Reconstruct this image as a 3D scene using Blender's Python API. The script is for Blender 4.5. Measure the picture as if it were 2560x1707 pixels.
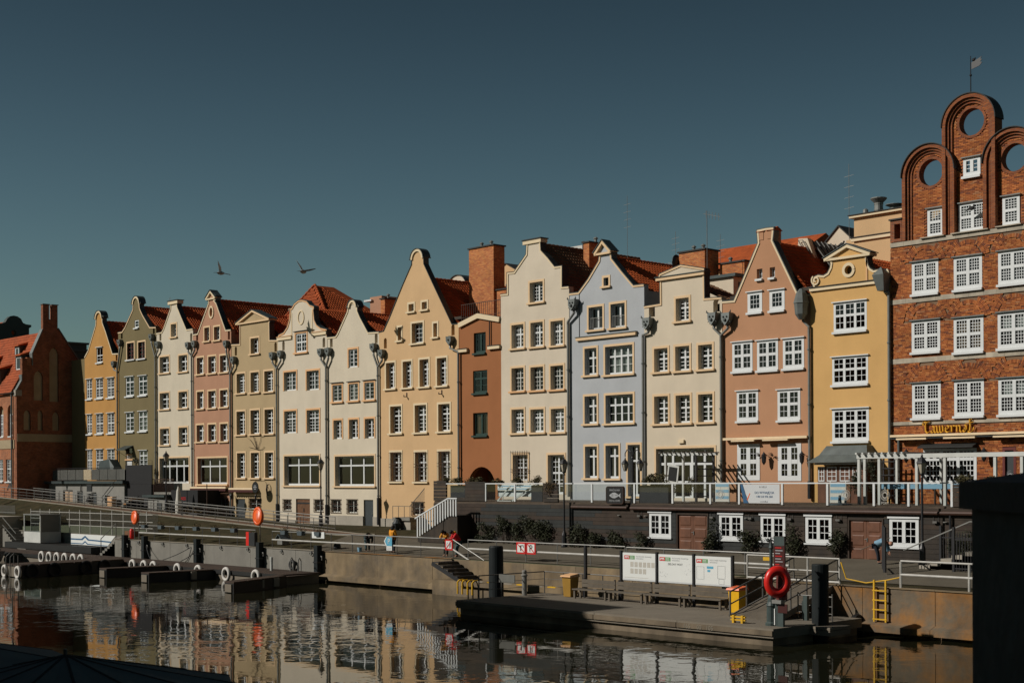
import bpy, bmesh, math, random
from mathutils import Vector, Matrix
from mathutils.geometry import delaunay_2d_cdt
for o in list(bpy.data.objects):
 bpy.data.objects.remove(o)
SC = bpy.context.scene
COL = SC.collection
R = math.radians
PI = math.pi
# ---------------------------------------------------------------- camera, sky, sun, exposure
cam_d = bpy.data.cameras.new("camera")
cam = bpy.data.objects.new("camera", cam_d)
COL.objects.link(cam)
SC.camera = cam
cam_d.lens = 50.0
cam_d.sensor_width = 36.0
cam_d.shift_y = 0.1342
cam_d.clip_start = 0.5
cam_d.clip_end = 6000.0
cam_d.dof.use_dof = True
cam_d.dof.focus_distance = 92.0
cam_d.dof.aperture_fstop = 2.8
cam.matrix_world = (Matrix.Translation((86.994, -67.021, 6.6)) @ Matrix.Rotation(R(47.485), 4, 'Z')
     @ Matrix.Rotation(R(90), 4, 'X') @ Matrix.Rotation(-0.005, 4, 'Z'))
SUN_AZ, SUN_EL = R(33.0), R(33.0)           # azimuth to the left of the facade normal, elevation
SUN_DIR = Vector((-math.sin(SUN_AZ) * math.cos(SUN_EL), -math.cos(SUN_AZ) * math.cos(SUN_EL), math.sin(SUN_EL)))
world = bpy.data.worlds.new("World")
SC.world = world
world.use_nodes = True
wn, wl = world.node_tree.nodes, world.node_tree.links
wn.clear()
sky = wn.new("ShaderNodeTexSky")
sky.sky_type = 'NISHITA'
sky.sun_disc = False
sky.sun_elevation = SUN_EL
sky.sun_rotation = math.atan2(SUN_DIR.x, SUN_DIR.y)
sky.altitude = 10
sky.air_density = 1.0
sky.dust_density = 0.4
sky.ozone_density = 1.8
tint = wn.new("ShaderNodeMix")
tint.data_type = 'RGBA'
tint.blend_type = 'MULTIPLY'
tint.inputs[0].default_value = 1.0
tint.inputs[7].default_value = (0.68, 0.81, 0.70, 1)
bg = wn.new("ShaderNodeBackground")
bg.inputs[1].default_value = 0.05
wo = wn.new("ShaderNodeOutputWorld")
wl.new(sky.outputs[0], tint.inputs[6])
geo = wn.new("ShaderNodeTexCoord")
sxyz = wn.new("ShaderNodeSeparateXYZ")
ramp = wn.new("ShaderNodeMapRange")          # the deep clear sky falls off with height
ramp.interpolation_type = 'SMOOTHSTEP'
ramp.inputs["From Min"].default_value = .08
ramp.inputs["From Max"].default_value = .40
ramp.inputs["To Min"].default_value = 1.0
ramp.inputs["To Max"].default_value = .42
fall = wn.new("ShaderNodeMix")
fall.data_type = 'RGBA'
fall.blend_type = 'MULTIPLY'
fall.inputs[0].default_value = 1.0
wl.new(geo.outputs["Generated"], sxyz.inputs[0])
wl.new(sxyz.outputs[2], ramp.inputs[0])
wl.new(tint.outputs[2], fall.inputs[6])
wl.new(ramp.outputs[0], fall.inputs[7])
wl.new(fall.outputs[2], bg.inputs[0])
wl.new(bg.outputs[0], wo.inputs[0])
sun_d = bpy.data.lights.new("sun", 'SUN')
sun_d.energy = 3.9
sun_d.angle = R(0.55)
sun_d.color = (1.0, 0.94, 0.86)
sun = bpy.data.objects.new("sun", sun_d)
COL.objects.link(sun)
sun.rotation_euler = SUN_DIR.to_track_quat('Z', 'Y').to_euler()
sun.location = SUN_DIR * 200
vs = SC.view_settings
vs.view_transform = 'Standard'
vs.look = 'None'
vs.exposure = 0.0
vs.gamma = 1.0
vs.use_curve_mapping = False
SC.cycles.max_bounces = 8
SC.cycles.transparent_max_bounces = 16
SC.cycles.caustics_reflective = False
SC.cycles.caustics_refractive = False
# ---------------------------------------------------------------- helpers
ORG = {}
def kind(o, k):
 o["kind"] = k
 return o
def thing(name, label, cat, loc=(0, 0, 0), group=None, local=False, rotz=0.0):
 """an Empty at the base of a thing; parts are built in world metres unless local."""
 o = bpy.data.objects.new(name, None)
 o.empty_display_size = 0.2
 COL.objects.link(o)
 o.location = loc
 o.rotation_euler = (0, 0, rotz)
 o["label"] = label
 o["category"] = cat
 if group:
  o["group"] = group
 ORG[o.name] = Vector((0, 0, 0)) if local else Vector(loc)
 return o
def tag(o, label, cat, group=None):
 o["label"] = label
 o["category"] = cat
 if group:
  o["group"] = group
 return o
class MB:
 """collects simple shapes, links them as ONE mesh"""
 def __init__(s):
  s.v, s.f, s.m, s.c = [], [], [], []
 def add(s, vs_, fs, mi=0, col=None):
  b = len(s.v)
  s.v.extend(vs_)
  for f in fs:
   s.f.append([b + i for i in f])
   s.m.append(mi)
   s.c.append(col)
  return s
 def box(s, x0, x1, y0, y1, z0, z1, mi=0):
  if x0 > x1: x0, x1 = x1, x0
  if y0 > y1: y0, y1 = y1, y0
  if z0 > z1: z0, z1 = z1, z0
  return s.add([(x0, y0, z0), (x1, y0, z0), (x1, y1, z0), (x0, y1, z0), (x0, y0, z1), (x1, y0, z1), (x1, y1, z1), (x0, y1, z1)],
                     [(0, 3, 2, 1), (4, 5, 6, 7), (0, 1, 5, 4), (1, 2, 6, 5), (2, 3, 7, 6), (3, 0, 4, 7)], mi)
 def obox(s, c, sx, sy, sz, rz=0.0, mi=0, rx=0.0, ry=0.0):
  m = Matrix.Translation(c) @ Matrix.Rotation(rz, 4, 'Z') @ Matrix.Rotation(ry, 4, 'Y') @ Matrix.Rotation(rx, 4, 'X')
  p = [m @ Vector((a * sx / 2, b * sy / 2, d * sz / 2)) for d in (-1, 1) for (a, b) in ((-1, -1), (1, -1), (1, 1), (-1, 1))]
  return s.add([tuple(q) for q in p], [(0, 3, 2, 1), (4, 5, 6, 7), (0, 1, 5, 4), (1, 2, 6, 5), (2, 3, 7, 6), (3, 0, 4, 7)], mi)
 def beam(s, p, q, w, h, mi=0):
  """box of section w x h from p to q"""
  p, q = Vector(p), Vector(q)
  d = (q - p)
  L = d.length
  if L < 1e-6: return s
  d /= L
  up = Vector((0, 0, 1)) if abs(d.z) < .95 else Vector((0, 1, 0))
  a = d.cross(up).normalized()
  b = a.cross(d).normalized()
  P = []
  for c in (p, q):
   for (i, j) in ((-1, -1), (1, -1), (1, 1), (-1, 1)):
    P.append(tuple(c + a * i * w / 2 + b * j * h / 2))
  return s.add(P, [(0, 1, 2, 3), (7, 6, 5, 4), (0, 4, 5, 1), (1, 5, 6, 2), (2, 6, 7, 3), (3, 7, 4, 0)], mi)
 def tube(s, pts, r, n=8, mi=0, cap=True):
  pts = [Vector(p) for p in pts]
  rr = r if isinstance(r, (list, tuple)) else [r] * len(pts)
  rings = []
  prev = None
  for i, p in enumerate(pts):
   if i == 0: d = pts[1] - p
   elif i == len(pts) - 1: d = p - pts[i - 1]
   else: d = (pts[i + 1] - p).normalized() + (p - pts[i - 1]).normalized()
   d.normalize()
   if prev is None:
    up = Vector((0, 0, 1)) if abs(d.z) < .9 else Vector((1, 0, 0))
    a = d.cross(up).normalized()
   else:
    a = (prev - d * prev.dot(d)).normalized()
   prev = a
   b = d.cross(a)
   rings.append([tuple(p + (a * math.cos(2 * PI * k / n) + b * math.sin(2 * PI * k / n)) * rr[i]) for k in range(n)])
  V = [v for rg in rings for v in rg]
  Fs = []
  for i in range(len(rings) - 1):
   for k in range(n):
    k2 = (k + 1) % n
    Fs.append((i * n + k, i * n + k2, (i + 1) * n + k2, (i + 1) * n + k))
  if cap:
   Fs.append(tuple(range(n - 1, -1, -1)))
   Fs.append(tuple((len(rings) - 1) * n + k for k in range(n)))
  return s.add(V, Fs, mi)
 def lathe(s, prof, c=(0, 0, 0), n=12, mi=0, phase=0.0):
  """prof: list of (r, z)"""
  V, Fs = [], []
  for (r, z) in prof:
   for k in range(n):
    a = 2 * PI * k / n + phase
    V.append((c[0] + r * math.cos(a), c[1] + r * math.sin(a), c[2] + z))
  for i in range(len(prof) - 1):
   for k in range(n):
    k2 = (k + 1) % n
    Fs.append((i * n + k, i * n + k2, (i + 1) * n + k2, (i + 1) * n + k))
  Fs.append(tuple(range(n - 1, -1, -1)))
  Fs.append(tuple((len(prof) - 1) * n + k for k in range(n)))
  return s.add(V, Fs, mi)
 def ring(s, c, Rr, r, axis='Y', n=20, k=8, mi=0, a0=0, a1=2 * PI, sq=1.0):
  """torus; axis = direction of its hole"""
  V, Fs = [], []
  full = abs(a1 - a0 - 2 * PI) < 1e-4
  N = n if full else n + 1
  for i in range(N):
   a = a0 + (a1 - a0) * i / n
   for j in range(k):
    b = 2 * PI * j / k
    u = Rr + r * math.cos(b)
    w = r * math.sin(b) * sq
    x, z = u * math.cos(a), u * math.sin(a)
    if axis == 'Y': p = (c[0] + x, c[1] + w, c[2] + z)
    elif axis == 'X': p = (c[0] + w, c[1] + x, c[2] + z)
    else: p = (c[0] + x, c[1] + z, c[2] + w)
    V.append(p)
  for i in range(N if full else N - 1):
   i2 = (i + 1) % N
   for j in range(k):
    j2 = (j + 1) % k
    Fs.append((i * k + j, i2 * k + j, i2 * k + j2, i * k + j2))
  return s.add(V, Fs, mi)
 def ball(s, c, r, n=10, m=6, mi=0, sx=1, sy=1, sz=1):
  V, Fs = [], []
  for i in range(1, m):
   t = PI * i / m
   for k in range(n):
    a = 2 * PI * k / n
    V.append((c[0] + r * sx * math.sin(t) * math.cos(a), c[1] + r * sy * math.sin(t) * math.sin(a), c[2] + r * sz * math.cos(t)))
  top, bot = len(V), len(V) + 1
  V += [(c[0], c[1], c[2] + r * sz), (c[0], c[1], c[2] - r * sz)]
  for i in range(m - 2):
   for k in range(n):
    k2 = (k + 1) % n
    Fs.append((i * n + k, (i + 1) * n + k, (i + 1) * n + k2, i * n + k2))
  for k in range(n):
   k2 = (k + 1) % n
   Fs.append((top, k, k2))
   Fs.append((bot, (m - 2) * n + k2, (m - 2) * n + k))
  return s.add(V, Fs, mi)
 def quad(s, a, b, c, d, mi=0):
  return s.add([tuple(a), tuple(b), tuple(c), tuple(d)], [(0, 1, 2, 3)], mi)
 def plate(s, outline, holes, y0, y1, mi=0, back=True):
  """polygon (x, z) with holes, front at y0 (towards -y), thickness to y1"""
  def ccw(p):
   return p if sum(p[i][0] * p[(i + 1) % len(p)][1] - p[(i + 1) % len(p)][0] * p[i][1] for i in range(len(p))) > 0 else p[::-1]
  out = ccw(list(outline))
  hs = [ccw(list(h)) for h in holes]
  pts, edges, off = [], [], 0
  for lp in [out] + hs:
   n = len(lp)
   pts += [Vector(p) for p in lp]
   edges += [(off + i, off + (i + 1) % n) for i in range(n)]
   off += n
  vo, eo, fo, _, _, _ = delaunay_2d_cdt(pts, edges, [], 1, 1e-5)
  def inside(pt, lp):
   c = False
   n = len(lp)
   j = n - 1
   for i in range(n):
    if (lp[i][1] > pt[1]) != (lp[j][1] > pt[1]) and pt[0] < (lp[j][0] - lp[i][0]) * (pt[1] - lp[i][1]) / (lp[j][1] - lp[i][1]) + lp[i][0]:
     c = not c
    j = i
   return c
  tris = []
  for f in fo:
   cx = sum(vo[i][0] for i in f) / len(f)
   cz = sum(vo[i][1] for i in f) / len(f)
   if inside((cx, cz), out) and not any(inside((cx, cz), h) for h in hs):
    tris.append(list(f))
  s.add([(p[0], y0, p[1]) for p in vo], tris, mi)
  if back:
   s.add([(p[0], y1, p[1]) for p in vo], [t[::-1] for t in tris], mi)
  for lp, flip in [(out, False)] + [(h, True) for h in hs]:
   n = len(lp)
   V = [(p[0], y0, p[1]) for p in lp] + [(p[0], y1, p[1]) for p in lp]
   Fs = [(i, n + i, n + (i + 1) % n, (i + 1) % n) for i in range(n)]
   s.add(V, [f[::-1] for f in Fs] if flip else Fs, mi)
  return s
 def strip(s, pts, t0, t1, y0, y1, mi=0):
  """band following a polyline (x, z): from offset t0 to t1 to the left of travel, y0..y1 deep"""
  P = [Vector(p) for p in pts]
  n = len(P)
  nor = []
  for i in range(n):
   a = (P[i] - P[i - 1]).normalized() if i > 0 else None
   b = (P[i + 1] - P[i]).normalized() if i < n - 1 else None
   na = Vector((-a.y, a.x)) if a else None
   nb = Vector((-b.y, b.x)) if b else None
   if na is None: m = nb
   elif nb is None: m = na
   else:
    m = na + nb
    if m.length < 1e-4: m = na
    m = m.normalized()
    m = m / max(.45, m.dot(na))
   nor.append(m)
  A = [P[i] + nor[i] * t0 for i in range(n)]
  B = [P[i] + nor[i] * t1 for i in range(n)]
  V, Fs = [], []
  for i in range(n):
   V += [(A[i].x, y0, A[i].y), (B[i].x, y0, B[i].y), (B[i].x, y1, B[i].y), (A[i].x, y1, A[i].y)]
  for i in range(n - 1):
   a, b = i * 4, i * 4 + 4
   for k in range(4):
    k2 = (k + 1) % 4
    Fs.append((a + k, b + k, b + k2, a + k2))
  Fs.append((0, 1, 2, 3))
  e = (n - 1) * 4
  Fs.append((e + 3, e + 2, e + 1, e))
  return s.add(V, Fs, mi)
 def build(s, name, mats, parent=None, smooth=False, org=None, fix=True):
  me = bpy.data.meshes.new(name)
  o_ = org if org is not None else (ORG.get(root_of(parent).name, Vector((0, 0, 0))) if parent else Vector((0, 0, 0)))
  vv = s.v if o_.length == 0 else [(a - o_.x, b - o_.y, c - o_.z) for (a, b, c) in s.v]
  me.from_pydata(vv, [], s.f)
  if not isinstance(mats, (list, tuple)): mats = [mats]
  for m in mats: me.materials.append(m)
  if len(mats) > 1: me.polygons.foreach_set("material_index", s.m)
  if any(c is not None for c in s.c):
   at = me.color_attributes.new("Col", 'FLOAT_COLOR', 'CORNER')
   buf = []
   for p, c in zip(s.f, s.c):
    c = c or (1, 1, 1)
    buf.extend((c[0], c[1], c[2], 1.0) * len(p))
   at.data.foreach_set("color", buf)
  if fix and len(s.f) < 60000:
   bm = bmesh.new()
   bm.from_mesh(me)
   bmesh.ops.recalc_face_normals(bm, faces=bm.faces)
   bm.to_mesh(me)
   bm.free()
  if smooth: me.polygons.foreach_set("use_smooth", [True] * len(me.polygons))
  me.update()
  o = bpy.data.objects.new(name, me)
  COL.objects.link(o)
  if parent: o.parent = parent
  elif org is not None: o.location = org
  return o
def root_of(o):
 while o.parent: o = o.parent
 return o
def solo(mb, name, mats, label, cat, loc=(0, 0, 0), group=None, smooth=False):
 """a thing that is one mesh, its origin at loc, shapes given in world metres"""
 o = mb.build(name, mats, None, smooth, org=Vector(loc))
 return tag(o, label, cat, group)
def copy_tree(o, parent=None):
 c = o.copy()
 COL.objects.link(c)
 c.parent = parent
 for ch in list(o.children): copy_tree(ch, c)
 return c
def text(s, size, mat, loc, parent, name="lettering", align='CENTER', ext=.004, rot=(PI / 2, 0, 0), shear=0.0, sx=1.0):
 cu = bpy.data.curves.new(name, 'FONT')
 cu.body = s
 cu.size = size
 cu.align_x = align
 cu.align_y = 'CENTER'
 cu.extrude = ext
 cu.shear = shear
 cu.resolution_u = 3
 cu.materials.append(mat)
 o = bpy.data.objects.new(name, cu)
 COL.objects.link(o)
 o.parent = parent
 o.location = Vector(loc) - (ORG.get(root_of(parent).name, Vector((0, 0, 0))) if parent else Vector((0, 0, 0)))
 o.rotation_euler = rot
 me = bpy.data.meshes.new_from_object(o.evaluated_get(bpy.context.evaluated_depsgraph_get()))
 r = bpy.data.objects.new(name, me)
 COL.objects.link(r)
 r.parent, r.location, r.rotation_euler = parent, o.location.copy(), rot
 bpy.data.objects.remove(o)
 bpy.data.curves.remove(cu)
 return r
# ---------------------------------------------------------------- materials
def lin(c):
 c /= 255.0
 return c / 12.92 if c <= .04045 else ((c + .055) / 1.055) ** 2.4
def A(r, g, b, k=1.0):
 """base colour of a thing that looks (r, g, b) in full sun on the facades"""
 return (min(.85, lin(r) / .93 * k), min(.85, lin(g) / .90 * k), min(.85, lin(b) / .83 * k), 1)
def mat(name, col, rough=.75, var=.10, sc=.8, bump=0.0, bsc=30.0, metal=0.0, spec=.3, streak=0.0, grain=0.0, col2=None, mixsc=.5):
 m = bpy.data.materials.new(name)
 m.use_nodes = True
 n, l = m.node_tree.nodes, m.node_tree.links
 p = n["Principled BSDF"]
 p.inputs["Roughness"].default_value = rough
 p.inputs["Metallic"].default_value = metal
 p.inputs["Specular IOR Level"].default_value = spec
 tc = n.new("ShaderNodeTexCoord")
 cur = None
 rgb = n.new("ShaderNodeRGB")
 rgb.outputs[0].default_value = col if len(col) == 4 else (*col, 1)
 cur = rgb.outputs[0]
 if col2:
  nz = n.new("ShaderNodeTexNoise")
  nz.inputs["Scale"].default_value = mixsc
  nz.inputs["Detail"].default_value = 5
  nz.inputs["Roughness"].default_value = .65
  l.new(tc.outputs["Object"], nz.inputs["Vector"])
  rp = n.new("ShaderNodeValToRGB")
  rp.color_ramp.elements[0].position = .42
  rp.color_ramp.elements[1].position = .62
  l.new(nz.outputs[0], rp.inputs[0])
  mx = n.new("ShaderNodeMix")
  mx.data_type = 'RGBA'
  l.new(rp.outputs[0], mx.inputs[0])
  l.new(cur, mx.inputs[6])
  mx.inputs[7].default_value = col2 if len(col2) == 4 else (*col2, 1)
  cur = mx.outputs[2]
 def mul(scale, amt, stretch=None, detail=4):
  nonlocal cur
  nz = n.new("ShaderNodeTexNoise")
  nz.inputs["Scale"].default_value = scale
  nz.inputs["Detail"].default_value = detail
  nz.inputs["Roughness"].default_value = .6
  if stretch:
   mp = n.new("ShaderNodeMapping")
   mp.inputs["Scale"].default_value = stretch
   l.new(tc.outputs["Object"], mp.inputs["Vector"])
   l.new(mp.outputs[0], nz.inputs["Vector"])
  else:
   l.new(tc.outputs["Object"], nz.inputs["Vector"])
  mr = n.new("ShaderNodeMapRange")
  mr.inputs["From Min"].default_value = .3
  mr.inputs["From Max"].default_value = .7
  mr.inputs["To Min"].default_value = 1 - amt
  mr.inputs["To Max"].default_value = 1 + amt * .6
  l.new(nz.outputs[0], mr.inputs[0])
  mx = n.new("ShaderNodeMix")
  mx.data_type = 'RGBA'
  mx.blend_type = 'MULTIPLY'
  mx.inputs[0].default_value = 1
  l.new(cur, mx.inputs[6])
  l.new(mr.outputs[0], mx.inputs[7])
  cur = mx.outputs[2]
 if var: mul(sc, var)
 if streak: mul(1.0, streak, (.9, .9, .12), 6)
 if grain: mul(bsc, grain)
 l.new(cur, p.inputs["Base Color"])
 if bump:
  nz = n.new("ShaderNodeTexNoise")
  nz.inputs["Scale"].default_value = bsc
  nz.inputs["Detail"].default_value = 4
  l.new(tc.outputs["Object"], nz.inputs["Vector"])
  bp = n.new("ShaderNodeBump")
  bp.inputs["Strength"].default_value = bump
  bp.inputs["Distance"].default_value = .03
  l.new(nz.outputs[0], bp.inputs["Height"])
  l.new(bp.outputs[0], p.inputs["Normal"])
 return m
def stucco(name, r, g, b):
 return mat(name, A(r, g, b), .9, .08, .45, .25, 26, spec=.12, streak=.035, grain=.05)
def attr_mat(name, rough=.85, bump=.3, bsc=40):
 m = bpy.data.materials.new(name)
 m.use_nodes = True
 n, l = m.node_tree.nodes, m.node_tree.links
 p = n["Principled BSDF"]
 p.inputs["Roughness"].default_value = rough
 p.inputs["Specular IOR Level"].default_value = .2
 at = n.new("ShaderNodeVertexColor")
 at.layer_name = "Col"
 tc = n.new("ShaderNodeTexCoord")
 nz = n.new("ShaderNodeTexNoise")
 nz.inputs["Scale"].default_value = .7
 nz.inputs["Detail"].default_value = 6
 l.new(tc.outputs["Object"], nz.inputs["Vector"])
 mr = n.new("ShaderNodeMapRange")
 mr.inputs["From Min"].default_value = .3
 mr.inputs["From Max"].default_value = .7
 mr.inputs["To Min"].default_value = .72
 mr.inputs["To Max"].default_value = 1.12
 l.new(nz.outputs[0], mr.inputs[0])
 mx = n.new("ShaderNodeMix")
 mx.data_type = 'RGBA'
 mx.blend_type = 'MULTIPLY'
 mx.inputs[0].default_value = 1
 l.new(at.outputs[0], mx.inputs[6])
 l.new(mr.outputs[0], mx.inputs[7])
 l.new(mx.outputs[2], p.inputs["Base Color"])
 return m
def brick_mat(name, c1, c2, mortar, var=.25, scale=1.0):
 m = mat(name, c1, .9, 0, spec=.15)
 n, l = m.node_tree.nodes, m.node_tree.links
 p = n["Principled BSDF"]
 tc = n.new("ShaderNodeTexCoord")
 sp = n.new("ShaderNodeSeparateXYZ")
 l.new(tc.outputs["Object"], sp.inputs[0])
 ad = n.new("ShaderNodeMath")
 l.new(sp.outputs[0], ad.inputs[0])
 l.new(sp.outputs[1], ad.inputs[1])
 cb = n.new("ShaderNodeCombineXYZ")
 l.new(ad.outputs[0], cb.inputs[0])
 l.new(sp.outputs[2], cb.inputs[1])
 bt = n.new("ShaderNodeTexBrick")
 bt.inputs["Color1"].default_value = c1
 bt.inputs["Color2"].default_value = c2
 bt.inputs["Mortar"].default_value = mortar
 bt.inputs["Scale"].default_value = scale
 bt.inputs["Brick Width"].default_value = .26
 bt.inputs["Row Height"].default_value = .085
 bt.inputs["Mortar Size"].default_value = .011
 bt.inputs["Bias"].default_value = 0
 l.new(cb.outputs[0], bt.inputs["Vector"])
 nz = n.new("ShaderNodeTexNoise")
 nz.inputs["Scale"].default_value = .9
 nz.inputs["Detail"].default_value = 7
 nz.inputs["Roughness"].default_value = .7
 l.new(tc.outputs["Object"], nz.inputs["Vector"])
 mr = n.new("ShaderNodeMapRange")
 mr.inputs["From Min"].default_value = .3
 mr.inputs["From Max"].default_value = .7
 mr.inputs["To Min"].default_value = 1 - var
 mr.inputs["To Max"].default_value = 1 + var * .5
 l.new(nz.outputs[0], mr.inputs[0])
 mx = n.new("ShaderNodeMix")
 mx.data_type = 'RGBA'
 mx.blend_type = 'MULTIPLY'
 mx.inputs[0].default_value = 1
 l.new(bt.outputs["Color"], mx.inputs[6])
 l.new(mr.outputs[0], mx.inputs[7])
 l.new(mx.outputs[2], p.inputs["Base Color"])
 bp = n.new("ShaderNodeBump")
 bp.inputs["Strength"].default_value = .5
 bp.inputs["Distance"].default_value = .015
 bp.invert = True
 l.new(bt.outputs["Fac"], bp.inputs["Height"])
 l.new(bp.outputs[0], p.inputs["Normal"])
 return m
def glass_mat(name, tintc=(.78, .84, .84), rough=.02, ior=1.5):
 m = bpy.data.materials.new(name)
 m.use_nodes = True
 n, l = m.node_tree.nodes, m.node_tree.links
 n.clear()
 out = n.new("ShaderNodeOutputMaterial")
 mixs = n.new("ShaderNodeMixShader")
 fr = n.new("ShaderNodeFresnel")
 gm = n.new("ShaderNodeNewGeometry")
 mi = n.new("ShaderNodeMapRange")
 mi.inputs["To Min"].default_value = ior
 mi.inputs["To Max"].default_value = 1 / ior
 l.new(gm.outputs["Backfacing"], mi.inputs[0])
 l.new(mi.outputs[0], fr.inputs[0])
 tr = n.new("ShaderNodeBsdfTransparent")
 tr.inputs[0].default_value = (*tintc, 1)
 gl = n.new("ShaderNodeBsdfGlossy")
 gl.inputs["Roughness"].default_value = rough
 l.new(fr.outputs[0], mixs.inputs[0])
 l.new(tr.outputs[0], mixs.inputs[1])
 l.new(gl.outputs[0], mixs.inputs[2])
 l.new(mixs.outputs[0], out.inputs[0])
 return m
MT = {}
MT['glass'] = glass_mat("window_glass", (.62, .68, .68), .02, 1.6)
MT['rail_glass'] = glass_mat("balustrade_glass", (.93, .955, .955), .01, 1.45)
MT['white'] = mat("white_paint", (.60, .62, .62, 1), .45, .05, 2, spec=.4)
MT['white_old'] = mat("aged_white_paint", (.52, .53, .50, 1), .5, .12, 1.5, spec=.35)
MT['peach_trim'] = mat("peach_trim", A(204, 174, 134), .85, .06, 1, spec=.15)
MT['cream_trim'] = mat("cream_trim", A(206, 186, 150), .85, .06, 1, spec=.15)
MT['orange_trim'] = mat("orange_trim", A(205, 160, 114), .85, .06, 1, spec=.15)
MT['zinc'] = mat("weathered_zinc", (.13, .145, .14, 1), .55, .25, 1.5, metal=.3, spec=.4)
MT['zinc_light'] = mat("zinc_pipe", (.20, .205, .19, 1), .5, .2, 1.2, metal=.35, spec=.4)
MT['copper'] = mat("dark_sheet_metal", (.045, .06, .06, 1), .5, .25, 1, metal=.2, spec=.4)
MT['slate'] = mat("dark_edge", (.03, .03, .028, 1), .7, .2, 2)
MT['dark'] = mat("dark_interior", (.018, .018, .018, 1), .9, 0)
MT['floor_in'] = mat("room_floor", (.05, .04, .03, 1), .8, .1)
MT['room'] = mat("room_wall", (.10, .095, .085, 1), .9, .1)
MT['curtain'] = mat("curtain_cloth", (.55, .53, .48, 1), .9, .15, 3, spec=.1)
MT['curtain_tan'] = mat("tan_curtain", (.42, .30, .20, 1), .9, .15, 3, spec=.1)
MT['blind'] = mat("white_blind", (.62, .62, .58, 1), .8, .05, 3)
MT['iron'] = mat("black_iron", (.018, .018, .02, 1), .45, .2, 3, spec=.45)
MT['rust_iron'] = mat("brown_iron", (.06, .03, .02, 1), .6, .25, 3)
MT['green_frame'] = mat("dark_green_frame", (.018, .045, .038, 1), .4, .15, 2, spec=.4)
MT['red_frame'] = mat("dark_red_frame", (.12, .025, .02, 1), .5, .1, 2)
MT['brown_door'] = mat("brown_door", (.13, .055, .03, 1), .55, .25, 2, streak=.15)
MT['wood_door'] = mat("plank_door", (.16, .075, .035, 1), .6, .3, 3, streak=.25)
MT['dark_door'] = mat("dark_metal_door", (.035, .042, .045, 1), .5, .15, 2, spec=.4)
MT['plank'] = mat("dark_stained_plank", (.026, .020, .015, 1), .65, .35, 1.6, .2, 18, spec=.3, col2=(.04, .028, .018, 1), mixsc=.6)
MT['plank_warm'] = mat("brown_stained_plank", (.036, .023, .015, 1), .65, .35, 1.6, .2, 18, spec=.3)
MT['plank_cool'] = mat("bluish_stained_plank", (.022, .024, .023, 1), .65, .3, 1.6, .2, 18, spec=.3)
MT['deck'] = mat("deck_board", (.075, .055, .038, 1), .75, .3, 1.5, .2, 20)
MT['concrete'] = mat("grey_concrete", (.21, .20, .175, 1), .9, .15, .7, .3, 14, spec=.15, streak=.14, grain=.08)
MT['quay'] = mat("brown_stained_concrete", (.22, .165, .10, 1), .9, .22, .8, .4, 8, spec=.15, streak=.28, col2=(.15, .12, .085, 1), mixsc=.55)
MT['quay_rust'] = mat("rusty_concrete", (.15, .12, .085, 1), .9, .25, .9, .4, 8, spec=.15, streak=.25, col2=(.30, .14, .04, 1), mixsc=.42)
MT['plinth'] = mat("grey_plinth", (.33, .30, .25, 1), .9, .15, 1.2, .3, 14, streak=.1)
MT['asphalt'] = mat("promenade_paving", (.115, .10, .075, 1), .9, .14, .7, .3, 10, spec=.15, grain=.1)
MT['paver'] = mat("ramp_pavers", (.16, .095, .062, 1), .9, .2, 1.2, .3, 9, spec=.15, grain=.15)
MT['kerb'] = mat("kerb_stone", (.24, .215, .17, 1), .9, .15, 1.5)
MT['turf'] = mat("winter_turf", (.036, .033, .015, 1), .95, .35, 1.1, .6, 12, spec=.1, col2=(.055, .043, .022, 1), mixsc=.9, grain=.25)
MT['steel'] = mat("galvanised_steel", (.22, .22, .205, 1), .45, .15, 3, metal=.3, spec=.45)
MT['steel_dark'] = mat("dull_steel", (.13, .125, .115, 1), .5, .2, 3, metal=.3)
MT['rail_white'] = mat("worn_white_rail", (.42, .41, .375, 1), .5, .2, 2)
MT['anthracite'] = mat("anthracite_pile", (.016, .02, .021, 1), .6, .2, 1.5, spec=.15, streak=.25)
MT['grey_panel'] = mat("grey_screen_cloth", (.14, .14, .125, 1), .8, .15, 1.2)
MT['grey_wall'] = mat("grey_render", (.22, .215, .195, 1), .9, .12, .8, streak=.1)
MT['black_cloth'] = mat("black_screen_cloth", (.012, .012, .013, 1), .8, .15, 2)
MT['orange'] = mat("orange_plastic", (.75, .11, .015, 1), .4, .08, 3, spec=.45)
MT['red'] = mat("red_plastic", (.62, .018, .012, 1), .35, .08, 3, spec=.45)
MT['yellow'] = mat("yellow_paint", (.62, .36, .02, 1), .5, .15, 3)
MT['binyellow'] = mat("yellow_bin_plastic", (.72, .40, .012, 1), .45, .08, 3)
MT['sign_white'] = mat("sign_white", (.66, .68, .66, 1), .5, .03, 2)
MT['sign_red'] = mat("sign_red", (.50, .012, .012, 1), .5, .04, 2)
MT['sign_black'] = mat("sign_black", (.01, .01, .01, 1), .5, 0)
MT['sign_grey'] = mat("sign_grey_print", (.32, .33, .34, 1), .6, 0)
MT['sign_blue'] = mat("sign_blue", (.10, .35, .50, 1), .5, .03, 2)
MT['sign_navy'] = mat("sign_navy", (.03, .10, .20, 1), .5, .03, 2)
MT['sign_green'] = mat("sign_green", (.14, .30, .13, 1), .5, .03, 2)
MT['sign_pale'] = mat("sign_pale_print", (.46, .44, .39, 1), .6, .1, 8)
MT['banner'] = mat("pale_banner", (.52, .54, .55, 1), .6, .04, 2)
MT['gold'] = mat("gold_lettering", (.62, .30, .012, 1), .4, .1, 3, metal=.1, spec=.5)
MT['blue_stripe'] = mat("blue_canvas", (.20, .36, .48, 1), .8, .06, 3)
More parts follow.
